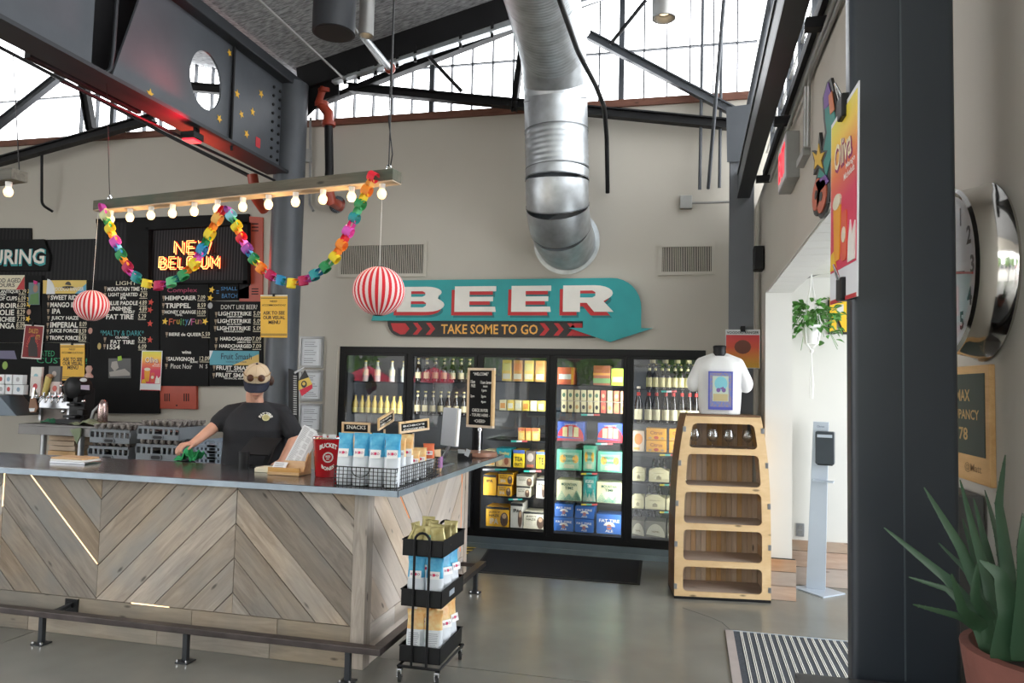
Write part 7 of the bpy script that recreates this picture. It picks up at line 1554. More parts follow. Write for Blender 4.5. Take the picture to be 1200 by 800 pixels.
def cpt(th, a, off=0):  # point on crown
    return hp((.099+off)*math.cos(a)*math.cos(th), .012+(.118+off)*math.cos(a)*math.sin(th), cz+(.114+off)*math.sin(a))
for s_ in (-1, 1):
    c0_ = cpt(-PI/2+s_*.40, .42, .012); nrm_ = (c0_-hp(0, .012, cz)).normalized()
    g_ = MB().lathe([(.026, -.002), (.027, 0), (.024, .003), (.001, .005)], c0_, 20, ax=nrm_).build('sunglass_lens', lens, pers, smooth=50)
    MB().tube([cpt(-PI/2+s_*.62, .45, .012), cpt(-PI/2+s_*1.0, .42, .008), cpt(-PI/2+s_*1.5, .36, .006), cpt(-PI/2+s_*1.9, .22, .006)], .003, 6).build('sunglass_arm', flat((.25, .14, .05)), pers, smooth=60)
MB().tube([cpt(-PI/2-.18, .46, .014), cpt(-PI/2, .50, .014), cpt(-PI/2+.18, .46, .014)], .003, 6).build('sunglass_bridge', M['brass'], pers, smooth=60)
# green cloth under the hand
cloth('green_cleaning_cloth', 'bright green crumpled cloth under the bartender\'s hand on the counter', (P(219, 540, Z=CT).x, P(219, 540, Z=CT).y+.04, CT+.001), .17, .15, .13, M['green'], 11, 26)

# ================================================================ RIGHT HAND SIDE
# display shelf shaped like a boat, standing up
ang = math.atan2(.11, .762); ds = thing('display_shelf', 'tapered birch plywood display shelf with five rounded openings', 'shelf', (-.120, 6.371, 0))
SW, SD, SH = .775, .42, 1.50
def edge(z):                                           # half-width narrows to the top
    t = z/SH; return .385-.085*t**4
def outline(n=12): L_ = [(.385-edge(SH*i/n), .02+(SH-.02)*i/n) for i in range(n+1)]; R_ = [(.385+edge(SH*i/n), .02+(SH-.02)*i/n) for i in range(n+1)]; return L_, R_
L_, R_ = outline()
ops = [(.062, .262), (.312, .560), (.612, .868), (.920, 1.178), (1.228, 1.430)]
TF = Matrix(((1, 0, 0, 0), (0, 0, -1, 0), (0, 1, 0, 0), (0, 0, 0, 1)))       # local: x right, y up, z toward viewer (front at y=0)
def plate(mb, outer, z0, z1):
    mb.prism(outer, z0, z1)
# front frame: stiles and rails with rounded corners, one ply sheet
def front():
    mb = MB(TF); n = 26
    def in_half(z):
        return None
    zs_ = sorted(set([.02+(SH-.02)*i/30 for i in range(31)]+[v for o_ in ops for v in o_]+[v+d for o_ in ops for v, s_ in ((o_[0], 1), (o_[1], -1)) for d in [s_*.035*(1-math.cos(PI/2*k/4)) for k in range(5)]]))
    def opening(zm):
        for a, b in ops:
            if a <= zm <= b:
                m_ = .070; r_ = .035; ins = 0
                if zm < a+r_: ins = r_-math.sqrt(max(r_*r_-(a+r_-zm)**2, 0))
                if zm > b-r_: ins = r_-math.sqrt(max(r_*r_-(zm-b+r_)**2, 0))
                return .385-edge(zm)+m_+ins, .385+edge(zm)-m_-ins
        return None
    for a, b in zip(zs_, zs_[1:]):
        l0, l1, r0, r1 = .385-edge(a), .385-edge(b), .385+edge(a), .385+edge(b); o0, o1 = opening(a+1e-6), opening(b-1e-6)
        if o0 and o1:
            mb.prism([(l0, a), (o0[0], a), (o1[0], b), (l1, b)], -.018, 0); mb.prism([(o0[1], a), (r0, a), (r1, b), (o1[1], b)], -.018, 0)
        else: mb.prism([(l0, a), (r0, a), (r1, b), (l1, b)], -.018, 0)
    return mb
front().build('front_frame', M['ply'], ds, local=True)
for side in (0, 1):
    E_ = L_ if side == 0 else R_; s_ = 1 if side == 0 else -1
    for (xa, za), (xb, zb2) in zip(E_, E_[1:]):
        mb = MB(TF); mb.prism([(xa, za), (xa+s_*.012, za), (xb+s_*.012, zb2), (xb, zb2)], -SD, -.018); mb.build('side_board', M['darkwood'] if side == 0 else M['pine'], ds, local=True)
n_ = 17
for k in range(n_):
    xa, xb = .385-.37+.74*k/n_, .385-.37+.74*(k+1)/n_; xm_ = abs((xa+xb)/2-.385); zt_ = SH-.01
    while edge(zt_) < xm_+.025 and zt_ > .3: zt_ -= .02
    T = TF @ Matrix.Translation((xa, .02, -SD)) @ Matrix.Rotation(PI/2, 4, 'Z')
    mb = MB(TF); mb.prism([(xa+.001, .02), (xb-.001, .02), (xb-.001, zt_), (xa+.001, zt_)], -SD, -SD+.012)
    o = mb.build('back_board', M['pine'], ds, local=True, bevel=.0015)
    me = o.data; inv = T.inverted()
    for v in me.vertices: v.co = inv @ v.co
    o.matrix_basis = T
for z in [o_[0]-.005 for o_ in ops]:
    MB(TF).prism([(.385-edge(z)+.012, z-.016), (.385+edge(z)-.012, z-.016), (.385+edge(z)-.012, z), (.385-edge(z)+.012, z)], -SD+.012, -.018).build('shelf_board', M['shelfb'], ds, local=True)
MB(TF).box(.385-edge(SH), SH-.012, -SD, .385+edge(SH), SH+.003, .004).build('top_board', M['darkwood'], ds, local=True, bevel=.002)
MB(TF).box(0, 0, -SD, .77, .022, .002).build('plinth', M['blacksteel'], ds, local=True)
for z in (.10, .44, .77, 1.10, 1.38):
    for s_ in (0, 1):
        x = .385-edge(z) if s_ == 0 else .385+edge(z); sg = 1 if s_ == 0 else -1
        MB(TF).box(min(x-.002*sg, x+.022*sg), z-.022, -.012, max(x-.002*sg, x+.022*sg), z+.022, .003).build('hinge', M['stainless'], ds, local=True, bevel=.001)
ds.rotation_euler = (0, 0, ang)
RS = Matrix.Translation(ds.location) @ Matrix.Rotation(ang, 4, 'Z')
# stem glasses in the top opening
g0 = thing('wine_glass', 'stemmed tasting glass upside the top opening of the plywood shelf', 'glass', (0, 0, 0))
MB().lathe([(.030, 0), (.030, .002), (.005, .006), (.004, .045), (.022, .058), (.043, .085), (.046, .105), (.040, .135), (.034, .155), (.033, .155), (.044, .105), (.040, .086), (.018, .060), (.001, .056)], (0, 0, 0), 24, cap=False).build('bowl', M['cglass'], g0, smooth=60, local=True)
for k, (x, lb) in enumerate(((.165, 'leftmost'), (.315, 'second from left'), (.445, 'third from left'), (.60, 'rightmost'))):
    p = RS @ V((x, .09, ops[4][0]-.004)); lb = lb+' of the four stem glasses in the top opening of the plywood shelf'
    if k == 0: g0.location = p; g0['label'] = lb
    else: dup(g0, p, label=lb)
# t-shirt on a bust
tc = RS @ V((.385, .19, SH+.004)); bs_ = thing('bust_form', 'black shoulder bust form wearing the white t-shirt on the plywood shelf', 'mannequin', tuple(tc))
MB().lathe([(.07, 0), (.08, .1), (.08, .22), (.075, .32), (.06, .37), (.056, .39), (.052, .43), (.056, .455), (.048, .462), (.001, .464)], tc, 28).build('torso', M['black'], bs_, smooth=60)
sh_ = tag(MB().box(0, 0, 0, .01, .01, .01).build('tmp', M['tee']), 'x', 'x'); bpy.data.objects.remove(sh_)
def tee_shape(mb):
    prof = [(.0, .165, .10), (.06, .172, .105), (.14, .178, .11), (.22, .188, .115), (.29, .195, .11), (.335, .175, .095), (.36, .130, .080), (.378, .085, .070)]
    K = 36; vs = []
    for i, (z, rx, ry) in enumerate(prof):
        for k in range(K):
            a = 2*PI*k/K; w_ = 1+(.03*math.sin(5*a+1)+.02*math.sin(9*a))*(1-z/.38); vs.append(tc+V((rx*math.copysign(abs(math.cos(a))**.8, math.cos(a))*w_, ry*math.copysign(abs(math.sin(a))**.8, math.sin(a))*w_, z)))
    mb.add(vs, [(i*K+k, i*K+(k+1) % K, (i+1)*K+(k+1) % K, (i+1)*K+k) for i in range(len(prof)-1) for k in range(K)]+[tuple(range(K))[::-1], tuple(range((len(prof)-1)*K, len(prof)*K))])
tsh = thing('t_shirt', 'white t-shirt with a blue framed picture print displayed on top of the shelf', 't-shirt', tuple(tc))
blob('shirt', [[(tuple(tc+V((-.15, 0, .305))), .062), (tuple(tc+V((-.215, -.01, .20))), .060)], [(tuple(tc+V((.15, 0, .305))), .062), (tuple(tc+V((.215, -.01, .20))), .060)], [(tuple(tc+V((-.15, 0, .31))), .06), (tuple(tc+V((-.05, 0, .345))), .055)], [(tuple(tc+V((.15, 0, .31))), .06), (tuple(tc+V((.05, 0, .345))), .055)]], [], M['tee'], tsh, .006, 4, (tee_shape,))
MB().tube([tc+V((.082*math.cos(a), .066*math.sin(a)-.01, .368-.028*(math.sin(a) < 0)*abs(math.sin(a))+.0)) for a in [2*PI*k/24 for k in range(24)]], .009, 8, closed=True).build('collar', M['tee'], tsh, smooth=60)
tsh.scale = (1, 1, 1.30); bs_.scale = (1, 1, 1.26); T = Matrix.Translation(tc+V((.005, -.124, .03))) @ Matrix.Rotation(PI/2+.02, 4, 'X') @ Matrix.Diagonal((1.45, 1.2, 1, 1))
MB(T).box(-.068, 0, -.02, .068, .205, .004).build('print_border', flat((.09, .10, .42)), tsh); MB(T).box(-.060, .015, .004, .060, .197, .005).build('print_band', mat('patterned_band', (.12, .2, .55), .8, var=.5, scale=60, col2=(.35, .25, .2)), tsh)
MB(T).box(-.044, .045, .005, .044, .18, .006).build('print_picture', flat((.50, .58, .48)), tsh); MB(T).prism(disc(.002, .14, .036, .038, 16), .006, .0065).build('print_sky', flat((.22, .55, .62)), tsh)
MB(T).box(-.040, .047, .006, .040, .085, .007).build('print_ground', flat((.50, .42, .22)), tsh); mb = MB(T)
mb.prism(disc(-.012, .105, .012, .012, 10), .007, .0075).prism(disc(.018, .105, .012, .012, 10), .007, .0075).prism([(-.012, .112), (.016, .124), (.02, .108)], .0075, .008); mb.build('print_figure', flat((.20, .12, .30)), tsh)
# poster on the corner column behind
a, b = w2(850, 431, 6.97), w2(891, 386, 6.97); t = thing('promo_poster', 'small red and yellow promotional poster on the corner column behind the t-shirt', 'poster', (a[0], 6.97, a[1]))
T = FW(6.985) @ Matrix.Translation((a[0], a[1], 0)); W_, H_ = b[0]-a[0], b[1]-a[1]
MB(T).box(0, 0, 0, W_, H_, .003).build('sheet', M['paper'], t); MB(T).box(.006, .006, .003, W_-.006, H_*.86, .004).build('print', gradient('poster_gradient_two', [(.72, .45, .05), (.70, .10, .05), (.55, .01, .08)], 2, 0, .38), t)
mb = MB(T); mb.text('VOODOO RANGER', W_/2, H_*.92, W_*.92, H_*.07, .02, z1=.0045); mb.build('lettering', M['signblack'], t); MB(T).prism(disc(W_*.5, H_*.55, W_*.24, H_*.18, 16), .004, .006).build('emblem_patch', flat((.18, .06, .04)), t)
MB().box(a[0]+W_/2-.02, 6.955, b[1]-.02, a[0]+W_/2+.02, 6.985, b[1]+.03).build('clip', M['black'], t)
# sanitizer stand
st = thing('sanitizer_stand', 'pale aluminium hand sanitizer stand with a black dispenser on a square foot', 'dispenser stand', (1.06, 7.03, 0))
MB().prism([(.865, 7.05), (1.085, 6.77), (1.29, 6.96), (1.10, 7.18)], 0, .012).build('foot', M['silver'], st, bevel=.002)
u_ = V((.8, -.55, 0)).normalized(); n_ = V((-.55, -.8, 0)).normalized()
T = Matrix(((.94, .0, -.34, .955), (.34*-1, 0, -.94, 7.02), (0, 1, 0, .012), (0, 0, 0, 1)))
T = Matrix(((.97, 0, -.24, .985), (-.24, 0, -.97, 7.03), (0, 1, 0, .012), (0, 0, 0, 1)))
MB(T).prism([(0, 0), (.155, 0), (.185, 1.44), (.06, 1.44)], -.03, 0).build('post', M['silver'], st, bevel=.002); MB(T).box(-.012, 0, -.045, .0, 1.3, -.0).build('post_edge', M['stainless'], st) if False else None
MB(T).prism(rrect(.085, 1.08, .235, 1.36, .012), .0, .10).build('dispenser', mat('slate_plastic', (.03, .04, .05), .35), st, bevel=.006); MB(T).box(.10, 1.31, .10, .22, 1.335, .104).build('label_band', M['silver'], st)
MB(T).box(.10, 1.072, .01, .22, 1.08, .09).build('nozzle', M['black'], st); MB(T).box(.06, .93, 0, .23, .938, .13).build('drip_tray', M['silver'], st, bevel=.002)
mb = MB(T); mb.text('Clorox', .12, 1.40, .06, .018, .01, z1=.001); mb.build('lettering', flat((.15, .2, .3)), st)
# wall outlets
for (x, y, Y_, lb) in ((937.5, 620.5, 7.2, 'small grey wall outlet beside the sanitizer stand'),):
    a = w2(x, y, Y_); T = FW(Y_); t = thing('wall_outlet', lb, 'outlet', (a[0], Y_, a[1])); MB(T).box(a[0]-.035, a[1]-.058, .0, a[0]+.035, a[1]+.058, .006).build('plate', M['stainless'], t, bevel=.001)
    for d in (-.022, .022): MB(T).prism(rrect(a[0]-.017, a[1]+d-.015, a[0]+.017, a[1]+d+.015, .006), .006, .008).build('socket', M['conduit'], t)
# yellow letter on the side room wall
a, b = w2(969, 389, 7.2), w2(987, 349, 7.2); t = thing('wall_letter', 'yellow block letter R with black edges on the side room wall', 'letter', (a[0], 7.2, a[1]))
T = FW(7.2); W_, H_ = b[0]-a[0]+.06, b[1]-a[1]
Rl = [(0, 0), (.3, 0), (.3, .36), (.4, .36), (.62, 0), (1, 0), (.72, .40)]+[(.6+.38*math.sin(q_), .70-.30*math.cos(q_)) for q_ in [PI*k/8 for k in range(2, 9)]]+[(0, 1)]
MB(T).prism([(a[0]+.02+W_*(u-.06)*1.06, a[1]-.02+H_*v) for u, v in Rl], 0, .02).build('black_edge', M['signblack'], t); MB(T).prism([(a[0]+.02+W_*u, a[1]+H_*v) for u, v in Rl], .02, .03).build('yellow_face', flat((.85, .52, .02)), t); MB(T).prism([(a[0]+.02+W_*u, a[1]+H_*v) for u, v in rc(.32, .56, .6, .8)], .03, .031).build('letter_counter', M['farwall'], t)
# pipes under the side room ceiling
conduit('ceiling_conduit', [P(941, 327, Y=7.15), P(960, 320, Y=7.0), P(990, 318, Y=6.9)], .012, M['conduit'], 'thin grey conduit under the side room ceiling above the hanging plant')
# hanging plant
hc_ = P(951, 392, Y=6.85); pl = thing('hanging_plant', 'trailing green plant in a white pot hanging from a macrame cord', 'plant', (hc_.x, hc_.y, hc_.z-.1))
MB().lathe([(.001, -.085), (.058, -.08), (.080, .06), (.088, .065), (.088, .08), (.076, .08), (.07, .05), (.001, .045)], hc_, 24, cap=False).build('pot', M['white'], pl, smooth=40)
MB().lathe([(.07, .05), (.001, .055)], hc_, 16, cap=False).build('soil', M['soil'], pl)
mb = MB(); tp = V((hc_.x, hc_.y, zc))
for k in range(4):
    a = PI/4+PI/2*k; mb.tube([tp, hc_+V((.012*math.cos(a), .012*math.sin(a), .42)), hc_+V((.09*math.cos(a), .09*math.sin(a), .10)), hc_+V((.065*math.cos(a), .065*math.sin(a), -.07)), hc_+V((0, 0, -.14))], .004, 6)
for k in range(5): a = 2*PI*k/5; mb.tube([hc_+V((0, 0, -.14)), hc_+V((.006*math.cos(a), .006*math.sin(a), -.3)), hc_+V((.018*math.cos(a), .018*math.sin(a), -.42)), hc_+V((.01*math.cos(a), .01*math.sin(a), -.55))], .0035, 5)
mb.ball(hc_+V((0, 0, -.14)), .018); mb.build('macrame_cord', M['white'], pl, smooth=50)
random.seed(21)
leafm = None
def leafmesh():
    mb = MB(); pts = [(0, 0), (.18, .16), (.42, .28), (.62, .22), (.88, .06), (1, 0), (.88, -.06), (.62, -.22), (.42, -.28), (.18, -.16)]
    vs = [(x, y, .10*math.sin(x*2.6)+abs(y)*.35) for x, y in pts]+[(.3, 0, .05), (.6, 0, .06)]
    fs = [(0, 1, 10), (1, 2, 10), (2, 11, 10), (2, 3, 11), (3, 4, 11), (4, 5, 11), (5, 6, 11), (6, 7, 11), (7, 8, 11), (8, 10, 11), (8, 9, 10), (9, 0, 10)]
    return mb.add(vs, fs)
lf = leafmesh().build('leaf', M['ivy'], pl, local=True, smooth=70); first_ = True
for k in range(170):
    a = R()*2*PI; rr = .03+.18*R(); z = .04+.22*R()-.24*(rr/.22)**2*R(); s_ = .06+.05*R()
    o = lf if first_ else lf.copy()
    if not first_: COL.objects.link(o)
    first_ = False
    o.location = (rr*math.cos(a)*1.2, rr*math.sin(a), z+.13); o.rotation_euler = (R()*1.5-.7, R()*1.6-.5, a+R()*1.5-.75); o.scale = (s_,)*3
mb = MB()
for k in range(14): a = R()*2*PI; mb.tube([hc_+V((0, 0, .05)), hc_+V((.08*math.cos(a), .08*math.sin(a), .15+.08*R())), hc_+V((.21*math.cos(a), .18*math.sin(a), .05+.12*R()-.12*(k % 3)))], .0025, 5)
mb.build('vine_stem', M['ivy'], pl)
# exit sign, skate art, conduits on right wall
TX = FX(XR)
ex = thing('exit_sign', 'grey exit sign box with red letters high on the right wall', 'exit sign', tuple(P(930, 212, X=XR)))
ya, yb2 = -4.98, -4.58; z0, z1 = 2.96, 3.24
MB(TX).box(ya, z0, 0, yb2, z1, .075).build('housing', M['conduit'], ex, bevel=.004); MB(TX).box(ya+.012, z0+.012, .075, yb2-.012, z1-.012, .078).build('face', M['paper'], ex)
mb = MB(TX); mb.text('EXIT', (ya+yb2)/2, (z0+z1)/2, .32, .18, .04, z1=.080); mb.build('lettering', mat('exit_red', (.8, .02, .04), .5, emit=(1, .02, .05), estr=1.2), ex)
jb2 = thing('junction_box', 'grey junction box with a conduit climbing the right wall beside the exit sign', 'junction box', tuple(P(945, 197, X=XR)))
a, b = x2(942, 197, XR), x2(950, 172, XR); MB(TX).box(a[0], a[1], 0, b[0], b[1], .04).build('box', M['conduit'], jb2, bevel=.003)
def rx(x, y, off): p = P(x, y, X=XR-off); return p
MB().tube([rx(944, 172, .02), rx(945, 95, .02), rx(948, 82, .02), rx(985, -12, .02)], .014, 8).build('pipe', M['conduit'], jb2, smooth=50); MB().tube([rx(947, 172, .02), rx(948, 100, .02), rx(951, 84, .02), rx(990, -12, .02)], .010, 8).build('pipe', M['conduit'], jb2, smooth=50)
MB().tube([rx(903, 212, .03), rx(920, 160, .03), rx(972, 20, .03), rx(984, -14, .03)], .012, 8).build('electrical_conduit', M['conduit'], smooth=50, label='pale conduit following the sill of the right clerestory', cat='conduit')
sk_ = thing('skate_art', 'painted roller skate cutout with a gold star on the right wall', 'wall art', tuple(P(968, 240, X=XR)))
boot = [(977, 91), (972, 96), (967, 115), (968, 138), (970, 155), (963, 190), (958, 215), (957, 232), (966, 243), (975, 236), (978, 205), (984, 180), (990, 150), (984, 120)]
px(boot, XR, .012).build('black_backing', M['signblack'], sk_); px([(955, 176), (962, 178), (964, 155), (967, 176), (974, 176), (969, 190), (971, 204), (963, 196), (957, 205), (958, 190)], XR, .0155).build('black_backing', M['signblack'], sk_); MB(TX).prism(disc(*x2(961, 228, XR), .17, .10, 16), 0, .010).prism(disc(*x2(967, 230, XR), .17, .10, 16), 0, .010).build('black_backing', M['signblack'], sk_)
def shrink(pts, s_): cx_ = sum(p[0] for p in pts)/len(pts); cy_ = sum(p[1] for p in pts)/len(pts); return [(cx_+(x-cx_)*s_, cy_+(y-cy_)*s_) for x, y in pts]
px(shrink([(975, 98), (970, 115), (971, 140), (973, 155), (966, 190), (961, 212), (972, 210), (980, 180), (986, 150), (981, 120)], .93), XR, .003, z0=.012).build('teal_boot', flat((.05, .28, .24)), sk_)
px([(975, 96), (970, 112), (970, 128), (975, 124), (979, 112)], XR, .003, z0=.014).build('purple_cuff', flat((.18, .08, .32)), sk_); px([(976, 112), (980, 106), (983, 128), (978, 134)], XR, .003, z0=.016).build('orange_flash', flat((.65, .20, .08)), sk_)
px([(960, 214), (972, 204), (976, 212), (964, 226)], XR, .003, z0=.015).build('purple_sole', flat((.18, .08, .32)), sk_); px([(957, 178), (962, 182), (964, 168), (966, 180), (971, 178), (967, 188), (969, 197), (963, 192), (959, 198), (960, 188)], XR, .004, z0=.016).build('gold_star', flat((.75, .48, .06)), sk_)
for x, y in ((961, 228), (967, 230)): MB(TX).prism(disc(*x2(x, y, XR), .13, .075, 16), .012, .018).build('skate_wheel', flat((.55, .14, .08)), sk_); MB(TX).prism(disc(*x2(x, y, XR), .04, .022, 10), .018, .02).build('wheel_hub', M['signblack'], sk_)
# big steel column close by
cx0, cx1, cy0 = .290, .470, 1.50
bc_ = thing('near_column', 'massive blue black square steel column close to the viewer', 'column', ((cx0+cx1)/2, cy0+.1, 1.19))
MB(Matrix(((1, 0, 0, 0), (0, 1, 0, 0), (0, 0, 1, 0), (0, 0, 0, 1)))).prism(rrect(cx0-.0, cy0, cx1, cy0+.055, .012, 5), .0, 3.6).build('shaft', M['bluecol'], bc_, smooth=50)
MB().box(.376, cy0-.0012, 1.19, .379, cy0, 3.6).build('weld_line', mat('weld_line_paint', (.055, .07, .08), .35), bc_); MB().box(cx0+.05, cy0+.055, 0, cx1-.05, cy0+.20, 3.6).build('web', M['bluecol'], bc_)
lg = thing('concrete_ledge', 'dark capped ledge around the foot of the near column', 'ledge', (.4, 1.3, 0))
e0 = P(931, 787, Z=1.195); MB().box(e0.x, .75, 1.165, XR-.004, e0.y, 1.195).build('cap', mat('dark_ledge_cap', (.045, .047, .05), .4, .2), lg, bevel=.003); MB().box(e0.x+.03, .78, 0, XR-.004, e0.y-.03, 1.165).build('base', M['steel'], lg)
# poster on the column side
ptl, pbl = P(974.5, 148, Y=1.70), P(974.5, 358, Y=1.70); ptr, pbr = P(1004, 98, Y=1.42), P(1010, 345, Y=1.42)
ux = ((ptr+pbr)/2-(ptl+pbl)/2); W_ = ux.length; H_ = ((ptl-pbl).length+(ptr-pbr).length)/2; ux.normalize(); uz = V((0, 0, 1)); uz = (uz-ux*uz.dot(ux)).normalized(); nn = ux.cross(uz); o_ = (ptl+pbl)/2-uz*H_/2
T = Matrix(((ux.x, uz.x, nn.x, o_.x), (ux.y, uz.y, nn.y, o_.y), (ux.z, uz.z, nn.z, o_.z), (0, 0, 0, 1)))
pt = promo(None, 'hanging_poster', 'large drink poster clipped edgewise to the near column', T, W_, H_, tuple(o_))
for v_, nm in ((H_-.01, 'top'), (.02, 'bottom')): MB(T).box(W_*.45, v_-.02, -.012, W_*.62, v_+.025, .012).build('bulldog_clip', M['black'], pt, bevel=.003); MB(T).tube([(W_*.5, v_+.02, .01), (W_*.54, v_+.05, .02), (W_*.58, v_+.02, .01)], .0025, 6).build('clip_wire', M['chrome'], pt, smooth=50)
MB(T).box(W_*.5, H_-.03, -.06, W_*.6, H_-.0, -.01).build('magnet_hook', M['black'], pt)
# clock
kc = V((XR, 1.778, 1.965)); ck2 = thing('wall_clock', 'deep chrome drum wall clock with black numerals and a red second hand', 'clock', tuple(kc))
MB().lathe([(.186, 0), (.190, .006), (.184, .014), (.174, .058), (.178, .068), (.172, .074), (.163, .070)], kc, 48, ax=(-1, 0, 0), cap=False).build('chrome_drum', mat('polished_nickel', (.62, .60, .57), .10, 1, var=.03), ck2, smooth=40)
TC = Matrix(((0, 0, -1, XR-.064), (-1, 0, 0, kc.y), (0, 1, 0, kc.z), (0, 0, 0, 1))); MB(TC).prism(disc(0, 0, .163, .163, 40), -.004, 0).build('dial', M['paper'], ck2)
mb = MB(TC)
for k in range(1, 13): a = 2*PI*k/12; mb.text(str(k), .125*math.sin(a), .125*math.cos(a), None, .038, .03, z1=.0008)
mb.build('numerals', M['signblack'], ck2); MB(TC).bar((0, 0, .004), (.09, -.012, .004), .006, .002).bar((0, 0, .006), (-.05, .10, .006), .006, .002).build('hand', M['signblack'], ck2); MB(TC).bar((-.03, .006, .008), (.150, -.022, .008), .004, .002).build('second_hand', M['signred'], ck2)
MB(TC).prism(disc(0, 0, .162, .162, 40), .012, .014).build('pane', M['wglass'], ck2)
# occupancy sign
sg_ = thing('occupancy_sign', 'wooden framed green sign reading MAX OCCUPANCY 178 under the clock', 'sign', (XR, 1.9, 1.5)); s0, s1 = -2.06, -1.728
zb_, zt_ = 1.515, 1.768; MB(TX).box(s0, zb_, 0, s1, zt_, .012).build('wood_panel', M['bamboo'], sg_, mtx=TX @ Matrix.Translation((s0, zb_, 0)), bevel=.002)
MB(TX).box(s0+.022, zb_+.058, .012, s1-.022, zt_-.018, .014).build('green_panel', flat((.045, .06, .05)), sg_); mb = MB(TX); sc_ = (s0+s1)/2
mb.text('MAX', sc_+.022, 1.703, .085, .026, .02, z1=.015).text('OCCUPANCY', sc_+.0, 1.661, .235, .022, .02, z1=.015).text('178', sc_+.012, 1.618, .075, .028, .02, z1=.015); mb.build('lettering', flat((.55, .36, .15)), sg_)
mb = MB(TX); mb.text('@Matt', sc_+.07, 1.545, .10, .022, .005, z1=.0125); mb.build('engraved_lettering', flat((.28, .16, .07)), sg_)
# grey bin behind the aloe and the aloe itself
MB().box(.45, 1.78, 0, XR-.005, 2.05, P(1150, 603, X=.50).z).build('grey_cabinet', mat('grey_cabinet_paint', (.10, .10, .095), .6), label='dark grey cabinet against the right wall behind the aloe', cat='cabinet', bevel=.005)
pr0 = P(1127, 756, Y=1.02); pc = V((pr0.x+.112, 1.02, 1.197)); al = thing('aloe_plant', 'spiky aloe plant in a terracotta pot at the bottom right', 'plant', tuple(pc))
zr = max(pr0.z, 1.30); MB().lathe([(.075, 0), (.088, (zr-1.197)*.70), (.102, (zr-1.197)*.72), (.110, zr-1.197), (.100, zr-1.197+.002), (.088, zr-1.197-.02), (.001, zr-1.197-.022)], pc, 36, cap=False).build('pot', M['terracotta'], al, smooth=40); MB().lathe([(.092, zr-1.197-.018), (.001, zr-1.197-.01)], pc, 20, cap=False).build('soil', M['soil'], al)
def aleaf(pts, wd, th=.35, teeth=True, m='leaf'):
    """thick tapering leaf along a spine"""
    sp = resample([V(p) for p in pts], 16); n_ = len(sp); vs = []; K = 8; toward = V((0, -1, .0))
    for i, p in enumerate(sp):
        t = (sp[min(i+1, n_-1)]-sp[max(i-1, 0)]).normalized(); s_ = t.cross(toward).normalized(); u_ = s_.cross(t); f = i/(n_-1); w_ = .85*wd*(1-f)**.75*(1 if i else .9)+.0008
        for k in range(K):
            a = 2*PI*k/K; vs.append(p+s_*w_*math.cos(a)+u_*w_*th*(math.sin(a)+(.5*math.cos(a)**2)))
    mb = MB(); mb.add(vs, [(i*K+k, i*K+(k+1) % K, (i+1)*K+(k+1) % K, (i+1)*K+k) for i in range(n_-1) for k in range(K)]+[tuple(range(K))[::-1], tuple(range((n_-1)*K, n_*K))])
    if teeth:
        for i in range(1, n_-1):
            p = sp[i]; t = (sp[i+1]-sp[i-1]).normalized(); s_ = t.cross(toward).normalized(); w_ = .85*wd*(1-i/(n_-1))**.75
            for sg in (-1, 1): b_ = p+s_*sg*w_*.96; mb.add([b_-t*.0015, b_+t*.0015, b_+s_*sg*.0016+t*.0015, b_+V((0, -.001, 0))], [(0, 1, 2), (0, 2, 3), (1, 3, 2)])
    return mb.build('leaf', M[m], al, smooth=60)
def pa(x, y, Y): return P(x, y, Y=Y)
R0 = (1163, 758)
for tipx, tipy, mx_, my_, wd, Yt, bx_ in ((1036, 618, 1110, 678, .011, 1.12, 1160), (1083, 571, 1125, 640, .0125, 1.1, 1162), (1065, 676, 1110, 690, .007, 1.05, 1160), (1070, 708, 1125, 722, .007, 1.0, 1158), (1100, 636, 1132, 668, .007, 1.15, 1160), (1125, 562, 1140, 620, .010, 1.1, 1166), (1141, 584, 1158, 650, .010, 1.15, 1172), (1154, 574, 1168, 625, .009, 1.2, 1178), (1178, 533, 1170, 590, .012, 1.15, 1180), (1198, 601, 1194, 640, .009, 1.2, 1190), (1115, 672, 1128, 715, .012, .98, 1160), (1145, 660, 1142, 700, .013, 1.0, 1166), (1128, 608, 1148, 670, .012, 1.2, 1172), (1150, 640, 1162, 700, .012, 1.15, 1176), (1215, 560, 1212, 640, .014, 1.1, 1200), (1230, 600, 1220, 660, .016, 1.0, 1206), (1170, 640, 1180, 690, .012, 1.1, 1182)):
    aleaf([pa(bx_, 764, 1.02), pa((bx_+mx_)/2+6, (752+my_)/2, 1.02), pa(mx_, my_, (1.02+Yt)/2), pa(tipx, tipy, Yt)], wd)
aleaf([pa(1184, 772, .98), pa(1186, 720, .96), pa(1172, 672, .96), pa(1148, 656, .97)], .026, .18); aleaf([pa(1212, 770, .96), pa(1212, 700, .93), pa(1206, 630, .90), pa(1215, 560, .90)], .030, .2)
# striped entrance mat
em = thing('entrance_mat', 'ribbed charcoal entrance mat with white lines and a metal edge', 'mat', (.62, 5.1, 0)); mx0, mx1, my0, my1 = .250, 1.25, 3.6, 5.645
MB().box(mx0, my0, .0008, mx1, my1, .006).build('mat_base', mat('charcoal_ribbed', (.045, .052, .065), .9, var=.3, scale=80), em); MB().box(mx0, my0, .006, mx0+.055, my1, .010).build('metal_edge', mat('pinkish_aluminium', (.50, .45, .44), .4, .3), em)
MB().box(mx0, my1-.01, .006, mx1, my1, .010).build('metal_edge', M['silver'], em)
for k in range(20):
    x = mx0+.10+k*.047
    for d in (0, .011): MB().box(x+d, my0, .006, x+d+.005, my1-.012, .009).build('white_rib', M['letter'], em)
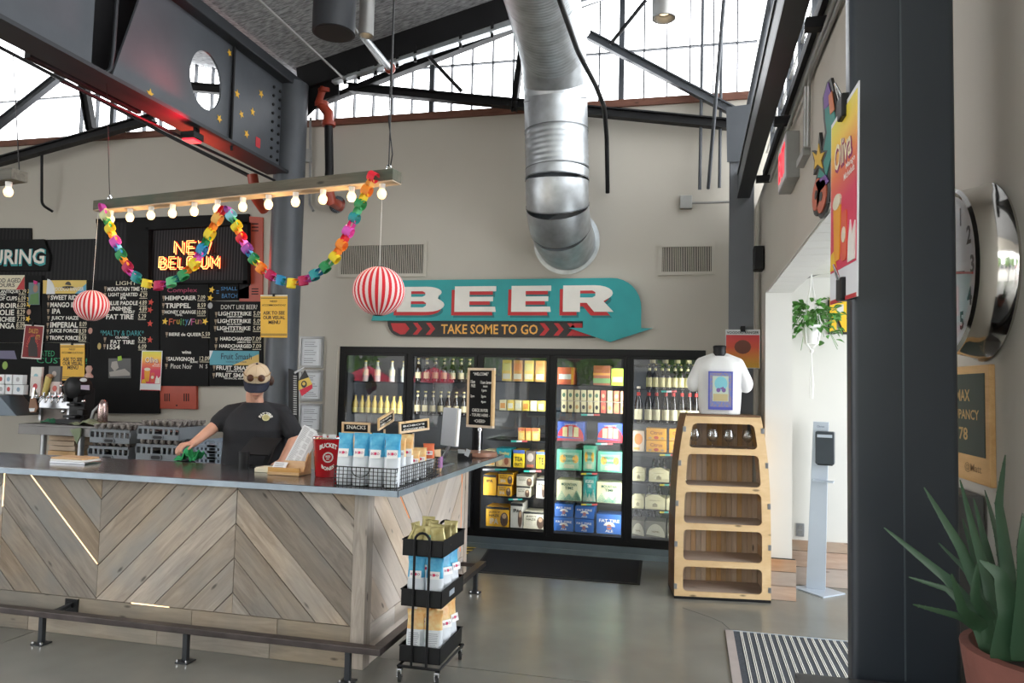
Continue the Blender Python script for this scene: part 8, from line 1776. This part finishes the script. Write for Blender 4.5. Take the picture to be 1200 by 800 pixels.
# crack in the floor
cr2 = [P(x, y, Z=0) for x, y in ((800, 712), (818, 718), (835, 724), (846, 729), (856, 738))]; mb = MB()
for p, q_ in zip(cr2, cr2[1:]): mb.bar(p+V((0, 0, .0003)), q_+V((0, 0, .0003)), .004, .0006)
mb.build('floor_crack', M['darkgap'], floor, label='thin dark crack in the concrete')

# ================================================================ OUTSIDE THE GARAGE DOORS (seen mirrored in the cooler glass)
struct('ground', MB().box(-30, -30, -.25, 20, -4, -.03), mat('pale_pavement', (.45, .44, .42), .9))
gd = thing('garage_door_frame', 'dark grid frame of the open garage doors behind the viewer', 'door frame', (-4.5, -3.95, 0))
for x in (-10.1, -7.3, -4.5, -1.7, 1.1): MB().box(x-.05, -4.1, 0, x+.05, -3.95, 3.9).build('mullion', M['blacksteel'], gd)
for z in (2.9,): MB().box(-10.2, -4.1, z-.04, 1.2, -3.96, z+.04).build('rail', M['blacksteel'], gd)
random.seed(5); leafm = mat('tree_leaf', (.10, .26, .05), .6, var=.5, col2=(.28, .45, .12), scale=4)
for k, (x, y) in enumerate(((-14, -13), (-9, -15), (-4.5, -13.5), (.5, -15), (5.5, -13))):
    t = thing('street_tree', 'leafy green street tree outside behind the viewer, number of trunks from the left: '+['one', 'two', 'three', 'four', 'five'][k], 'tree', (x, y, 0)); MB().tube([(x, y, -.03), (x+.1, y, 1.6), (x, y, 3.2)], [.16, .13, .08], 10).build('trunk', M['brownwood'], t, smooth=50); mb = MB()
    for i in range(1500):
        u = R()*2*PI; v_ = math.acos(2*R()-1); rr = (R()**.4)*2.0; c_ = V((x+rr*math.sin(v_)*math.cos(u), y+rr*math.sin(v_)*math.sin(u), 3.6+rr*.9*math.cos(v_))); a = V((R()-.5, R()-.5, R()-.5)).normalized()*.16; b = V((R()-.5, R()-.5, R()-.5)).normalized()*.12
        mb.add([c_-a, c_+b, c_+a, c_-b], [(0, 1, 2, 3)])
    mb.build('crown', leafm, t, kind='stuff')
for k, (x, y) in enumerate(((-10.4, -7.6), (-8.1, -7.6))):
    t = thing('patio_umbrella', ['left', 'right'][k]+' red patio umbrella outside behind the viewer', 'umbrella', (x, y, 0)); MB().cyl((x, y, -.03), (x, y, 2.2), .025, 10).build('pole', M['white'], t); MB().lathe([(1.0, 1.75), (.5, 2.05), (.02, 2.25)], (x, y, 0), 8, cap=False).build('canopy', flat((.75, .03, .08)), t)
bld = thing('street_building', 'low grey building across the street behind the viewer', 'building', (-4, -24, 0)); MB().box(-22, -25, -.05, 14, -24, 3.4).build('wall', flat((.30, .29, .28)), bld)
for k in range(8): MB().box(-20+k*4, -24, .8, -17.8+k*4, -23.96, 2.6).build('window', flat((.05, .06, .08), .2), bld)
